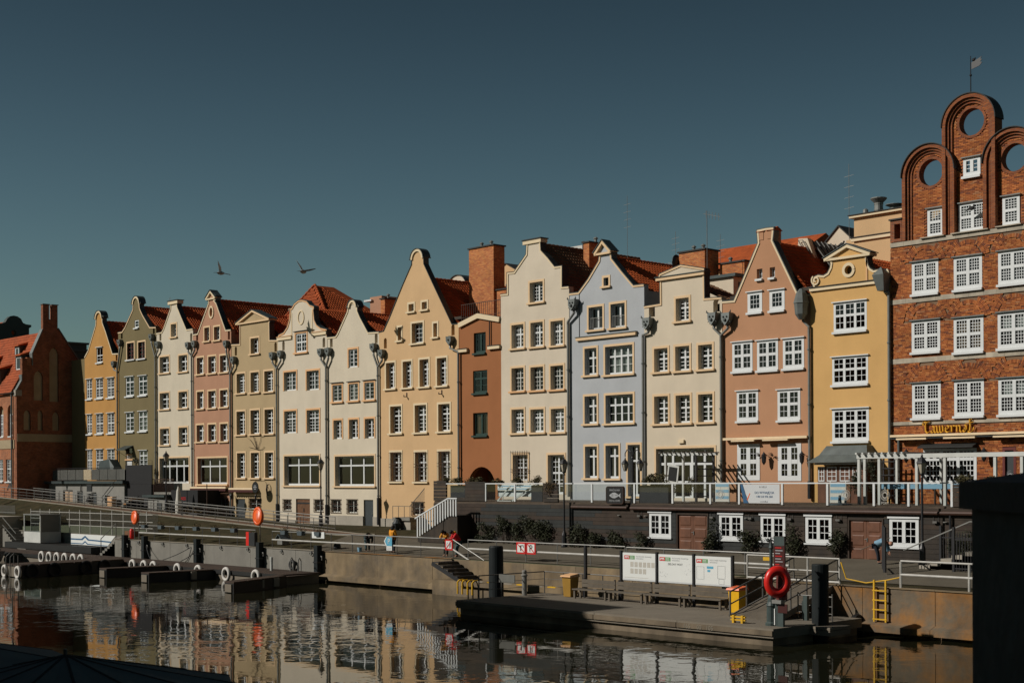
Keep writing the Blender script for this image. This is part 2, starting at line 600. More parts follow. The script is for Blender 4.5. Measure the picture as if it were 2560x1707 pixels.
MT['canvas'] = mat("pale_canvas", (.58, .56, .50, 1), .85, .1, 2)
MT['awning'] = mat("cream_awning", A(212, 188, 150), .8, .08, 2)
MT['awning_red'] = mat("dark_red_valance", (.06, .015, .012, 1), .8, .15, 2)
MT['umbrella'] = mat("dark_grey_canvas", (.10, .115, .11, 1), .9, .15, 1.5)
MT['umbrella_seam'] = mat("black_seam", (.012, .013, .013, 1), .9, 0)
MT['pillar'] = mat("shaded_pier_wall", (.05, .068, .066, 1), .8, .45, 1.8, .4, 5, col2=(.05, .06, .058, 1), mixsc=1.6)  # shade on the pier is put into this dark colour
MT['pillar_cap'] = mat("shaded_stone_cap", (.03, .035, .034, 1), .8, .25, 3, .3, 12)  # cap darkened in colour for the same shade
MT['tyre'] = mat("black_rubber", (.014, .014, .014, 1), .7, .2, 4)
MT['tyre_white'] = mat("white_painted_rubber", (.58, .56, .52, 1), .7, .2, 4)
MT['boat'] = mat("black_hull", (.012, .014, .016, 1), .25, .1, 2, spec=.5)
MT['pontoon_deck'] = mat("brown_pontoon_deck", (.052, .034, .024, 1), .8, .3, 1.2, .3, 12)
MT['pontoon_side'] = mat("black_pontoon_side", (.014, .014, .013, 1), .6, .25, 2)
MT['pontoon_conc'] = mat("pontoon_concrete", (.19, .165, .13, 1), .9, .15, .6, .25, 12, spec=.15, grain=.08)
MT['pontoon_face'] = mat("pontoon_edge", (.16, .125, .085, 1), .9, .25, .9, .3, 10, streak=.3)
MT['bench'] = mat("bench_timber", (.125, .105, .08, 1), .8, .2, 2, streak=.15)
MT['leaf'] = mat("evergreen_leaf", (.034, .038, .018, 1), .6, .45, 4, spec=.25)
MT['leaf_dry'] = mat("dry_leaf", (.11, .075, .03, 1), .8, .35, 4)
MT['leaf_box'] = mat("box_leaf", (.07, .06, .022, 1), .7, .35, 5)
MT['bark'] = mat("stem_bark", (.05, .035, .022, 1), .9, .2, 4)
MT['soil'] = mat("dark_planter", (.03, .03, .032, 1), .8, .2, 3)
MT['planter_blue'] = mat("slate_blue_planter", (.07, .09, .10, 1), .7, .15, 3)
MT['lamp_glass'] = mat("frosted_lamp_glass", (.42, .38, .30, 1), .25, .1, 4, spec=.5)
MT['tile'] = mat("red_pantile", (.40, .085, .022, 1), .75, .3, 1.3, spec=.2, grain=.25, bsc=9.0, streak=.1)
MT['tile_dark'] = mat("brown_pantile", (.16, .085, .045, 1), .75, .3, 1.3, spec=.2, grain=.25, bsc=9.0)
MT['slate_roof'] = mat("grey_roof_sheet", (.10, .115, .11, 1), .6, .3, 1.5, spec=.3)
MT['chim'] = brick_mat("chimney_brick", A(205, 128, 66), A(172, 90, 44), (.22, .17, .12, 1), .3)
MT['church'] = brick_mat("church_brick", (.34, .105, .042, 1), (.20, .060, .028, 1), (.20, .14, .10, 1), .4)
MT['brick_core'] = mat("mortar", (.20, .125, .075, 1), .95, .2, 1)
MT['bricks'] = attr_mat("fired_brick")
MT['stone_band'] = mat("pale_stone_band", (.42, .37, .29, 1), .9, .25, 1.3, streak=.3)
MT['blind_niche'] = mat("plastered_niche", (.34, .27, .17, 1), .9, .15, 1)
MT['skin'] = mat("skin", (.46, .24, .16, 1), .6, .05, 4)
MT['j_yellow'] = mat("yellow_jacket_cloth", (.68, .27, .008, 1), .7, .1, 6)
MT['j_mustard'] = mat("mustard_jacket_cloth", (.50, .23, .02, 1), .75, .1, 6)
MT['j_red'] = mat("red_jacket_cloth", (.55, .012, .016, 1), .7, .1, 6)
MT['j_black'] = mat("black_cloth", (.015, .016, .018, 1), .8, .1, 6)
MT['j_blue'] = mat("blue_shirt_cloth", (.17, .30, .40, 1), .8, .1, 6)
MT['denim'] = mat("teal_trousers", (.055, .10, .11, 1), .85, .1, 6)
MT['trouser'] = mat("dark_grey_trousers", (.035, .033, .03, 1), .85, .1, 6)
MT['navy'] = mat("navy_trousers", (.018, .022, .032, 1), .85, .1, 6)
MT['shoe'] = mat("pale_shoe", (.40, .34, .26, 1), .7, .1, 6)
MT['hair'] = mat("dark_hair", (.015, .011, .009, 1), .7, .2, 8)
MT['olive_bag'] = mat("olive_backpack", (.16, .13, .05, 1), .8, .1, 6)
MT['wax_green'] = mat("green_post_paint", (.045, .065, .062, 1), .45, .15, 3, spec=.45)
# ---------------------------------------------------------------- setting: ground, water, quays
ZE = 1.96
def lerp(a, b, t): return a + (b - a) * t
def z_ramp(x):
 return 2.58 if x >= 2 else 2.58 + .0396 * (2 - x)
def h_ground(x, y):
 ze, zr = ZE, z_ramp(x)
 zb = 3.0 if x < 9 else 2.62
 zb = max(zb, zr - .15)
 if y <= -13.4: return ze
 if y < -6.6: return lerp(ze, zr, (y + 13.4) / 6.8)
 if y < -4.4: return zr
 if y < 0: return lerp(zr, zb, (y + 4.4) / 4.4)
 return zb
def sheet(name, xs, ys, zf, m, k="structure", parent=None, org=None):
 b = MB()
 V = [(x, y, zf(x, y)) for y in ys for x in xs]
 n = len(xs)
 b.add(V, [(j * n + i, j * n + i + 1, (j + 1) * n + i + 1, (j + 1) * n + i) for j in range(len(ys) - 1) for i in range(n - 1)])
 o = b.build(name, m, parent, org=org, fix=False)
 if k: o["kind"] = k
 return o
def patch(name, Aa, Bb, Cc, Dd, n, m_, up, material):
 """bilinear patch over the terrain, lifted by up"""
 b = MB()
 V = []
 for j in range(m_ + 1):
  for i in range(n + 1):
   u, v = i / n, j / m_
   x = lerp(lerp(Aa[0], Bb[0], u), lerp(Dd[0], Cc[0], u), v)
   y = lerp(lerp(Aa[1], Bb[1], u), lerp(Dd[1], Cc[1], u), v)
   V.append((x, y, h_ground(x, y) + up))
 b.add(V, [(j * (n + 1) + i, j * (n + 1) + i + 1, (j + 1) * (n + 1) + i + 1, (j + 1) * (n + 1) + i) for j in range(m_) for i in range(n)])
 return kind(b.build(name, material, None, fix=False), "structure")
gx = sorted(set([-900, -400, -150, -110] + list(range(-90, 10, 2)) + [9, 9.5] + list(range(12, 66, 3)) + [80, 120, 400, 900]))
gy = [-13.38, -12, -10.5, -9, -7.8, -6.6, -4.4, -3, -1.5, 0, 3, 60, 400, 2500]
sheet("grass_bank_ground", gx, [y for y in gy if y > -11], h_ground, MT['turf'])
sheet("quay_lawn_strip", [-18.4] + [x for x in gx if -18 < x < 130], [-13.38, -12, -10.5], h_ground, MT['turf'])
patch("promenade", (8.5, -13.3), (70, -13.3), (70, -6.9), (3.5, -6.4), 60, 8, .03, MT['asphalt'])
patch("footpath", (3.5, -6.5), (13.9, -6.9), (13.9, -4.2), (3.0, -4.5), 12, 4, .034, MT['asphalt'])
patch("ramp_path", (-88, -6.5), (3.5, -6.5), (3.5, -4.5), (-88, -4.5), 92, 4, .03, MT['paver'])
for (ya, nm) in ((-6.62, 0), (-4.5, 1)):
 b = MB()
 for i in range(46):
  xa = -88 + i * 2
  if xa > 3: break
  b.add([(xa, ya, h_ground(xa, ya)), (xa + 1.98, ya, h_ground(xa + 1.98, ya)), (xa + 1.98, ya + .12, h_ground(xa + 1.98, ya)), (xa, ya + .12, h_ground(xa, ya)),
               (xa, ya, h_ground(xa, ya) + .09), (xa + 1.98, ya, h_ground(xa + 1.98, ya) + .09), (xa + 1.98, ya + .12, h_ground(xa + 1.98, ya) + .09), (xa, ya + .12, h_ground(xa, ya) + .09)],
              [(4, 5, 6, 7), (0, 1, 5, 4), (1, 2, 6, 5), (2, 3, 7, 6), (3, 0, 4, 7)])
 kind(b.build("ramp_kerb", MT['kerb']), "structure")
# water
wm = bpy.data.materials.new("river_water")
wm.use_nodes = True
n_, l_ = wm.node_tree.nodes, wm.node_tree.links
p_ = n_["Principled BSDF"]
p_.inputs["Base Color"].default_value = (.012, .012, .006, 1)
p_.inputs["Roughness"].default_value = .02
p_.inputs["IOR"].default_value = 1.33
p_.inputs["Specular IOR Level"].default_value = .5
tc_ = n_.new("ShaderNodeTexCoord")
def wave(scale, stretch, detail, rot=0.0, dist=0.0):
 mp = n_.new("ShaderNodeMapping")
 mp.inputs["Scale"].default_value = stretch
 mp.inputs["Rotation"].default_value = (0, 0, rot)
 l_.new(tc_.outputs["Object"], mp.inputs["Vector"])
 nz = n_.new("ShaderNodeTexNoise")
 nz.inputs["Scale"].default_value = scale
 nz.inputs["Detail"].default_value = detail
 nz.inputs["Roughness"].default_value = .5
 nz.inputs["Distortion"].default_value = dist
 l_.new(mp.outputs[0], nz.inputs["Vector"])
 return nz
w1, w2, w3 = wave(.9, (1, 1, 1), 2, R(47), .3), wave(2.6, (1, 1.6, 1), 2, R(30)), wave(.10, (1, 1, 1), 2)
mr_ = n_.new("ShaderNodeMapRange")
mr_.inputs["From Min"].default_value = .42
mr_.inputs["From Max"].default_value = .6
mr_.inputs["To Min"].default_value = .15
mr_.inputs["To Max"].default_value = 1.0
l_.new(w3.outputs[0], mr_.inputs[0])
m1 = n_.new("ShaderNodeMath")
m1.operation = 'MULTIPLY_ADD'
l_.new(w2.outputs[0], m1.inputs[0])
m1.inputs[1].default_value = .12
l_.new(w1.outputs[0], m1.inputs[2])
bp_ = n_.new("ShaderNodeBump")
bp_.inputs["Distance"].default_value = .05
st_ = n_.new("ShaderNodeMath")
st_.operation = 'MULTIPLY'
l_.new(mr_.outputs[0], st_.inputs[0])
st_.inputs[1].default_value = .36
l_.new(st_.outputs[0], bp_.inputs["Strength"])
l_.new(m1.outputs[0], bp_.inputs["Height"])
l_.new(bp_.outputs[0], p_.inputs["Normal"])
b = MB().quad((-900, -75, 0), (900, -75, 0), (900, -12.6, 0), (-900, -12.6, 0))
kind(b.build("river_water", wm, fix=False), "structure")
b = MB().box(-900, 900, -76, -12, -3.2, -3)
kind(b.build("river_bed", MT['soil']), "structure")
# quay walls: each cast panel between the joints is a piece of its own
def quay(name, xs, y, zt, mats, cap=None, zb=-2.5, th=.5, ledge=None):
 root = MB().box(xs[0], xs[-1], y + .06, y + th, zb, zt - .06).build(name, MT['concrete'])
 root["kind"] = "structure"
 for i in range(len(xs) - 1):
  j = .012 + random.random() * .01
  bb = MB().box(xs[i] + .012, xs[i + 1] - .012, y - j + .012, y + .055, zb + .1, zt - .005)
  bb.build("wall_panel", mats[i % len(mats)], root)
 if cap:
  for i in range(len(xs) - 1):
   MB().box(xs[i] + .006, xs[i + 1] - .006, y - .06, y + .42, zt, zt + .035).build("coping_slab", cap, root)
 if ledge:
  for i in range(len(xs) - 1):
   MB().add([(xs[i] + .01, y - .02, ledge + .12), (xs[i + 1] - .01, y - .02, ledge + .12), (xs[i + 1] - .01, y - .42, ledge - .02), (xs[i] + .01, y - .42, ledge - .02),
                      (xs[i] + .01, y - .42, ledge - .28), (xs[i + 1] - .01, y - .42, ledge - .28)], [(0, 3, 2, 1), (3, 4, 5, 2)]).build("footing_ledge", mats[i % len(mats)], root)
 return root
random.seed(3)
quay("quay_wall", [-18.5, -14.9, -9.6, -4.4, 1.6, 7.2, 10.4], -13.5, ZE, [MT['concrete']], cap=MT['kerb'])
quay("quay_wall_brown", [10.42, 16.2, 21.6, 23.4], -13.5, ZE, [MT['quay']], cap=MT['quay_rust'], ledge=.42)
quay("promenade_wall", [23.42, 25.6, 29.4, 33.5, 37.6, 41.7, 45.3], -13.4, ZE - .02, [MT['quay']], zb=.2)
quay("quay_wall_rusty", [45.3, 50.6, 52.55, 56.0, 60.4, 66, 72], -15.3, ZE, [MT['quay_rust']], cap=MT['quay'], ledge=.42)
kind(MB().box(44.9, 72, -15.25, -13.3, 1.2, ZE + .005).build("quay_lawn", MT['turf']), "structure")
kind(MB().box(23.4, 45.6, -15.0, -13.4, -2.5, .84).build("quay_footing", MT['quay']), "structure")
kind(MB().box(25.9, 45.4, -15.22, -15.03, .62, .96).build("stripe_beam", MT['quay']), "structure")
for i in range(16):
 xa = 26.0 + i * 1.2
 MB().box(xa, xa + (.7 if i % 2 else .5) * 1.2, -15.226, -15.02, .90, .964).build("painted_mark", MT['yellow'] if i % 2 == 0 else MT['kerb'], bpy.data.objects["stripe_beam"])
# quay recess at the far left
quay("quay_wall_recess", [-75, -66, -58, -50, -44, -37, -30, -23, -18.6], -11.0, 2.0, [MT['concrete']], cap=MT['kerb'], zb=-2.5)
kind(MB().box(-18.55, -18.0, -13.44, -11.0, -2, ZE + .02).build("quay_return_wall", MT['concrete']), "structure")
# the opposite bank, unseen buildings put in to throw the shade on the pontoon and on the near terrace
kind(MB().box(-300, 31, -300, -44, -3, 2.0).build("opposite_bank", MT['asphalt']), "structure")
kind(MB().box(31.01, 300, -300, -79, -3, 2.0).build("near_bank", MT['asphalt']), "structure")
def granary(name, label, x0, x1, y0, y1, zt, zr):
 t = thing(name, label, "building", ((x0 + x1) / 2, (y0 + y1) / 2, 2))
 MB().box(x0, x1, y0, y1, 2, zt).build("wall", MT['chim'], t)
 b = MB()
 xm = (x0 + x1) / 2
 b.add([(x0 - .3, y0, zt), (x1 + .3, y0, zt), (xm, y0, zr), (x0 - .3, y1, zt), (x1 + .3, y1, zt), (xm, y1, zr)],
          [(0, 1, 2), (5, 4, 3), (0, 2, 5, 3), (2, 1, 4, 5), (0, 3, 4, 1)])
 b.build("roof", MT['tile'], t)
 for k in range(5):
  for q in range(4):
   xx = x0 + (x1 - x0) * (q + .5) / 4
   zz = 4 + k * (zt - 5) / 5
   w = MB().box(xx - .6, xx + .6, y1 + .003, y1 + .06, zz, zz + 1.6).build("window", MT['white'], t)
   MB().box(xx - .5, xx + .5, y1 + .061, y1 + .07, zz + .1, zz + 1.5).build("pane", MT['dark'], w)
 return t
granary("shade_granary", "tall unseen brick granary on the opposite bank, sized to shade the pontoon", 7.0, 24.8, -58, -46, 21.6, 22.0)
granary("shade_gatehouse", "broad unseen brick gatehouse on the near bank, added to shade parasols and pier", 36, 86, -98, -81, 26.0, 33.0)
# ---------------------------------------------------------------- windows
# style: cols, transom (share of height from the top, 0 = none), muntin columns, rows top, rows bottom, inset, surround, sill, frame material, frame width, bar width
WS = {
 'A': (2, .5, 2, 3, 3, .05, None, 'white', 'white', .13, .035), 'att': (1, .55, 2, 1, 2, .05, None, 'white', 'white', .10, .04),
 'B': (2, .26, 1, 1, 3, .05, None, 'white', 'white', .12, .04), 'sm1': (1, 0, 1, 1, 2, .04, None, 'white', 'white', .12, .04),
 'red': (2, 0, 1, 3, 4, .12, 'peach_trim', 'white', 'red_frame', .07, .04),
 'C': (2, .36, 1, 1, 2, .26, 'peach_trim', 'peach_trim', 'white', .12, .04), 'C1': (2, 0, 1, 2, 3, .28, 'peach_trim', 'peach_trim', 'white', .12, .03),
 'D': (2, .30, 1, 1, 2, .24, 'peach_trim', 'peach_trim', 'white', .12, .04), 'D1': (2, 0, 1, 2, 3, .26, 'peach_trim', 'peach_trim', 'white', .11, .03),
 'E': (2, .34, 1, 2, 4, .26, 'peach_trim', 'peach_trim', 'white', .11, .035), 'E1': (2, 0, 1, 1, 3, .28, 'peach_trim', 'peach_trim', 'white', .12, .035),
 'F0': (2, .47, 2, 2, 2, .05, 'orange_trim', 'orange_trim', 'white', .13, .035), 'F': (2, 0, 2, 4, 4, .20, 'orange_trim', None, 'white', .10, .035),
 'F2': (2, .34, 2, 2, 4, .20, 'orange_trim', None, 'white', .10, .035),
 'G1': (2, 0, 1, 4, 4, .07, 'orange_trim', None, 'white', .10, .035), 'G2': (2, 0, 1, 4, 4, .06, 'orange_trim', 'orange_trim', 'white_old', .09, .03),
 'G3': (2, 0, 1, 4, 4, .22, 'orange_trim', None, 'white', .12, .035),
 'H': (2, .34, 1, 2, 4, .30, 'cream_trim', 'cream_trim', 'white', .11, .04), 'HG': (2, .34, 1, 2, 4, .30, 'cream_trim', 'cream_trim', 'white', .11, .04),
 'H0': (1, 0, 2, 2, 2, .26, 'cream_trim', 'cream_trim', 'white', .09, .03), 'H1': (1, 0, 2, 4, 4, .26, 'cream_trim', 'cream_trim', 'white', .08, .03),
 'Hc': (1, 0, 3, 4, 4, .28, 'cream_trim', 'cream_trim', 'white', .10, .03),
 'I': (2, .40, 2, 2, 3, .28, 'peach_trim', 'peach_trim', 'white', .12, .03), 'Ib': (2, .42, 2, 2, 3, .28, 'peach_trim', 'orange_trim', 'white_old', .07, .03),
 'I1': (2, 0, 2, 5, 5, .28, 'peach_trim', 'peach_trim', 'white', .11, .03), 'I3': (2, .34, 2, 2, 3, .28, 'peach_trim', 'peach_trim', 'white', .12, .03),
 'IG': (2, .5, 2, 3, 3, .30, 'peach_trim', None, 'white', .10, .03), 'Id': (2, .46, 2, 3, 3, .28, 'peach_trim', None, 'white', .13, .04),
 'J': (2, .34, 1, 1, 2, .26, 'peach_trim', 'peach_trim', 'white', .12, .03), 'J4': (4, .34, 1, 1, 2, .26, 'peach_trim', 'peach_trim', 'white', .12, .03),
 'J0': (1, 0, 1, 1, 1, .2, 'peach_trim', 'peach_trim', 'green_frame', .05, .03), 'J1': (2, 0, 1, 1, 1, .26, 'peach_trim', 'peach_trim', 'white', .12, .03),
 'Jg': (2, .30, 1, 1, 1, .26, 'peach_trim', 'peach_trim', 'white', .12, .03),
 'L': (2, .44, 1, 2, 3, .28, 'peach_trim', 'peach_trim', 'white', .11, .04), 'L1': (2, .40, 1, 2, 3, .28, 'peach_trim', 'peach_trim', 'white', .11, .04),
 'M0': (1, 0, 2, 2, 2, .2, None, 'white', 'white', .07, .03), 'M1': (1, 0, 3, 3, 3, -.02, None, 'white', 'white', .20, .025),
 'M': (2, .48, 2, 2, 2, -.02, None, 'white', 'white', .17, .025), 'Mg': (2, .5, 2, 2, 2, -.03, None, None, 'white', .26, .025),
 'N': (3, .46, 2, 2, 2, -.01, None, 'white', 'white', .14, .03), 'N2': (3, .40, 2, 2, 3, -.01, None, 'white', 'white', .17, .03),
 'T': (2, .5, 4, 4, 4, -.01, None, 'white', 'white', .17, .03), 'T0': (2, 0, 1, 3, 3, -.01, None, 'white', 'white', .17, .03),
 'T1': (1, .5, 4, 4, 4, -.01, None, 'white', 'white', .16, .03), 'T2': (2, .5, 4, 4, 4, -.01, None, 'white', 'white', .16, .03),
 'Tg': (3, .27, 4, 2, 4, -.01, None, None, 'white', .17, .04),
 'S3': (3, .30, 1, 1, 1, .30, 'peach_trim', 'peach_trim', 'white', .13, .03), 'S4': (4, .30, 1, 1, 1, .30, 'peach_trim', None, 'white', .15, .03),
 'G': (2, 0, 1, 2, 2, .16, None, None, 'white_old', .06, .03),
 'K1': (2, 0, 1, 1, 1, .14, None, 'green_frame', 'green_frame', .13, .03), 'K2': (2, .34, 1, 1, 2, .10, None, 'green_frame', 'green_frame', .12, .03),
 'K3': (2, 0, 1, 1, 1, .16, None, 'green_frame', 'green_frame', .12, .03),
 'wood': (2, 0, 2, 3, 3, -.03, None, None, 'white', .17, .035),
 'chw': (2, .42, 2, 3, 3, .10, None, 'white', 'white', .12, .04),
 'dorm': (1, 0, 2, 3, 3, -.02, None, None, 'white', .12, .04),
}
rng = random.Random(11)
def window(parent, x0, x1, z0, z1, st, y=0.0, curtain=None, open_=0.0):
 cols, tr, mc, rt, rb, ins, sur, sill, fm, fw, bw = WS[st]
 yf = y + ins
 e = .004
 x0 += e; x1 -= e; z0 += e; z1 -= e
 fd = .07
 b = MB()
 b.box(x0, x0 + fw, yf, yf + fd, z0, z1).box(x1 - fw, x1, yf, yf + fd, z0, z1)
 b.box(x0 + fw, x1 - fw, yf, yf + fd, z0, z0 + fw * 1.15).box(x0 + fw, x1 - fw, yf, yf + fd, z1 - fw * .9, z1)
 ix0, ix1, iz0, iz1 = x0 + fw, x1 - fw, z0 + fw * 1.15, z1 - fw * .9
 mw = fw * 1.1 if cols > 1 else 0
 cw = (ix1 - ix0 - mw * (cols - 1)) / cols
 zt = iz1 - (iz1 - iz0) * tr
 tw = fw * .95
 cells = []
 for c in range(cols):
  a = ix0 + c * (cw + mw)
  if c: b.box(a - mw, a, yf - .012, yf + fd - .012, iz0, iz1)
  if tr:
   b.box(a, a + cw, yf - .006, yf + fd - .006, zt - tw / 2, zt + tw / 2)
   cells.append((a, a + cw, iz0, zt - tw / 2, rb))
   cells.append((a, a + cw, zt + tw / 2, iz1, rt))
  else:
   cells.append((a, a + cw, iz0, iz1, rb))
 for (a, c, d, f, rows) in cells:
  for k in range(1, mc):
   xx = a + (c - a) * k / mc
   b.box(xx - bw / 2, xx + bw / 2, yf + .02, yf + .05, d, f)
  for k in range(1, rows):
   zz = d + (f - d) * k / rows
   b.box(a, c, yf + .023, yf + .047, zz - bw / 2, zz + bw / 2)
 w = b.build("window", MT[fm], parent)
 for (a, c, d, f, rows) in cells:
  MB().quad((a, yf + .035, d), (c, yf + .035, d), (c, yf + .035, f), (a, yf + .035, f)).build("pane", MT['glass'], w, fix=False)
 if sur:
  s = MB()
  t = .15
  yo = y - .035
  s.box(x0 - t, x0 - .002, yo, y + .01, z0, z1 + t).box(x1 + .002, x1 + t, yo, y + .01, z0, z1 + t).box(x0 - .002, x1 + .002, yo, y + .01, z1 + .002, z1 + t)
  s.build("surround", MT[sur], w)
 if sill:
  so = .30 if sur else .06
  MB().box(x0 - so * .75, x1 + so * .75, y - .16, y + (ins if ins > 0 else 0) - .005, z0 - .13, z0 - .006).build("sill", MT[sill], w)
  if st in ('A', 'B', 'att', 'M', 'M1', 'N', 'N2', 'T', 'T1', 'T2', 'T0', 'G2', 'F', 'F0', 'F2', 'G3', 'G1'):
   hm = MT['slate'] if st[0] in 'GF' else (MT['white'] if st[0] not in 'T' else MT['zinc'])
   MB().box(x0 - .08 - (.14 if sur else 0), x1 + .08 + (.14 if sur else 0), y - .13, y - .04 if sur else y - .025, z1 + .004 + (.15 if sur else 0), z1 + .06 + (.15 if sur else 0)).build("head_ledge", hm, w)
 r = rng.random()
 if curtain is None:
  curtain = 'lace' if r < .22 else ('tan' if r < .30 else ('blind' if r < .36 else None))
  if st in ('G', 'S3', 'S4', 'K1', 'Tg', 'Mg'): curtain = None
 if curtain:
  s = MB()
  n = 16
  full = rng.random() < .4
  parts = [(ix0, ix1)] if (curtain == 'blind' or full) else [(ix0, ix0 + (ix1 - ix0) * .3), (ix1 - (ix1 - ix0) * .3, ix1)]
  zl = iz0 if curtain != 'blind' else iz0 + (iz1 - iz0) * rng.choice((.35, .5, .62))
  for (a, c) in parts:
   V = []
   for i in range(n + 1):
    xx = a + (c - a) * i / n
    yy = yf + .17 + (.03 * math.sin(i * 2.1) if curtain != 'blind' else 0)
    V += [(xx, yy, zl), (xx, yy, iz1)]
   s.add(V, [(i * 2, i * 2 + 2, i * 2 + 3, i * 2 + 1) for i in range(n)])
  s.build("curtain" if curtain != 'blind' else "roller_blind", MT[{'lace': 'curtain', 'tan': 'curtain_tan', 'blind': 'blind'}[curtain]], w, fix=False)
 if open_:
  # one tilted casement in front of the opening
  s = MB()
  a, c, d, f, rows = cells[0]
  t_ = open_
  for (p, q) in (((a, d), (c, d)), ((a, f), (c, f)), ((a, d), (a, f)), ((c, d), (c, f))):
   s.beam((p[0], yf + .08 + t_ * (p[1] - d), p[1]), (q[0], yf + .08 + t_ * (q[1] - d), q[1]), .07, .05)
  s.build("tilted_casement", MT[fm], w)
 return w
def grille(parent, x0, x1, z0, z1, y, m, bulge=.16, nv=7, hz=(.02, .5, .98), twist=False):
 b = MB()
 for k in range(nv):
  xx = x0 + (x1 - x0) * k / (nv - 1)
  b.beam((xx, y - bulge, z0), (xx, y - bulge, z1), .022, .022)
 for h in hz:
  zz = z0 + (z1 - z0) * h
  b.beam((x0 - .06, y - bulge, zz), (x1 + .06, y - bulge, zz), .028, .028)
  for xx in (x0 - .05, x1 + .05):
   b.beam((xx, y - bulge, zz), (xx, y + .02, zz), .025, .025)
 return b.build("window_grille", m, parent)
def roof_slope(parent, xr, zr, xe, ze, y0, y1, m, name="roof_slope", tiles=True, under=None):
 """slope from ridge (xr, zr) down to eave (xe, ze), along y; pantiles as real relief"""
 base = MB()
 n = Vector((zr - ze, 0, (xe - xr) if xe > xr else (xr - xe))).normalized()
 if xe < xr: n.x = -abs(n.x)
 base.quad((xr, y0, zr - .02), (xe, y0, ze - .02), (xe, y1, ze - .02), (xr, y1, zr - .02))
 ro = base.build(name, m, parent, fix=False)
 if not tiles: return ro
 L = math.hypot(xe - xr, ze - zr)
 rows = max(2, int(round(L / .33)))
 pitch = .26
 nw = int((y1 - y0) / pitch)
 prof = [(0, .012), (.25, .035), (.5, .075), (.75, .035)]
 V, Fs = [], []
 cs = nw * 4 + 1
 for r in range(rows):
  for e_ in (0, 1):
   t = (r + e_) / rows
   lift = .015 if e_ == 0 else .055
   for i in range(cs):
    yy = y0 + (i // 4) * pitch + prof[i % 4][0] * pitch
    hh = prof[i % 4][1] + lift
    V.append((xr + (xe - xr) * t + n.x * hh, yy, zr + (ze - zr) * t + n.z * hh))
 for r in range(rows):
  o = r * 2 * cs
  Fs += [(o + i, o + i + 1, o + cs + i + 1, o + cs + i) for i in range(cs - 1)]
  if r < rows - 1:
   q = (r + 1) * 2 * cs
   Fs += [(o + cs + i, o + cs + i + 1, q + i + 1, q + i) for i in range(cs - 1)]
 tb = MB()
 tb.add(V, Fs)
 to = tb.build("roof_tiles", m, ro, fix=False)
 to["kind"] = "stuff"
 return ro
def ridge_caps(parent, x, z, y0, y1, m):
 b = MB()
 k = int((y1 - y0) / .38)
 for i in range(k):
  ya = y0 + i * .38
  b.tube([(x, ya, z + .03), (x, ya + .37, z + .05)], [.10, .125], 8, 0, True)
 return b.build("ridge_tiles", m, parent)
BX = [-51.64, -44.18, -36.455, -29.6, -22.92, -15.48, -8.24, -1.3, 8.25, 12.815, 19.63, 26.335, 32.63, 39.0, 44.2]
# key: wall, trim of the gable edge, coping, ridge (x, z) or None, roof depth, label
HS = {
 'ochre': ((172, 128, 72), 'cream_trim', 'copper', (-48.3, 22.84), 9.5, "narrow ochre house beside the dark brick church, round topped gable"),
 'olive': ((112, 100, 70), 'peach_trim', 'copper', (-40.4, 23.62), 9.5, "olive green gabled house with white windows and a canopied door"),
 'cream_a': ((190, 178, 154), 'cream_trim', 'copper', (-33.1, 22.95), 9.5, "cream house with a flat capped gable between the olive and the pink house"),
 'pink_a': ((165, 124, 97), 'cream_trim', 'copper', (-26.2, 22.92), 9.5, "dusty pink house with an oval niche in its gable, left of the sand one"),
 'sand': ((166, 144, 108), 'peach_trim', 'copper', None, 9.5, "sand coloured house with a flat triangular pediment and a round black sign"),
 'cream_b': ((194, 181, 157), 'orange_trim', 'copper', None, 9.5, "cream house with a curved baroque gable and a brown plank door"),
 'cream_c': ((194, 181, 156), 'cream_trim', 'copper', (-4.7, 19.84), 9.5, "cream house with a plain pointed gable left of the big peach house"),
 'peach': ((193, 159, 116), 'slate', 'copper', (3.5, 21.75), 9.5, "broad peach house with a tall steep gable and barred ground floor windows"),
 'brown': ((146, 95, 60), 'cream_trim', 'slate', None, 7.0, "narrow rust brown house with green windows over an arched passage"),
 'cream_d': ((194, 180, 156), 'cream_trim', 'slate', (16.2, 22.7), 11, "tall cream house with a stepped gable left of the pale blue house"),
 'blue': ((163, 164, 161), 'peach_trim', 'copper', (22.9, 21.0), 11, "pale blue house with a small triangular cap on its gable"),
 'cream_e': ((195, 180, 154), 'peach_trim', 'slate', None, 9.5, "cream house with a low pediment above a glazed shop front"),
 'pink_b': ((171, 127, 94), 'cream_trim', 'copper', (35.9, 20.3), 11, "terracotta pink house with a notched chimney gable and white windows"),
 'yellow': ((195, 154, 96), 'cream_trim', 'slate', None, 9.5, "mustard yellow house with scrolls and a round window in its gable"),
}
HOUSE = {}
OPEN_ROOM = []
def circle(cx, cz, r, n=28, sx=1.0, sz=1.0): return [(cx + r * sx * math.cos(2 * PI * i / n), cz + r * sz * math.sin(2 * PI * i / n)) for i in range(n)]
def arch(x0, x1, z0, zs, n=14):
 r = (x1 - x0) / 2
 cx = (x0 + x1) / 2
 return [(x0, z0), (x1, z0)] + [(cx + r * math.cos(PI * i / n), zs + r * math.sin(PI * i / n)) for i in range(n + 1)]
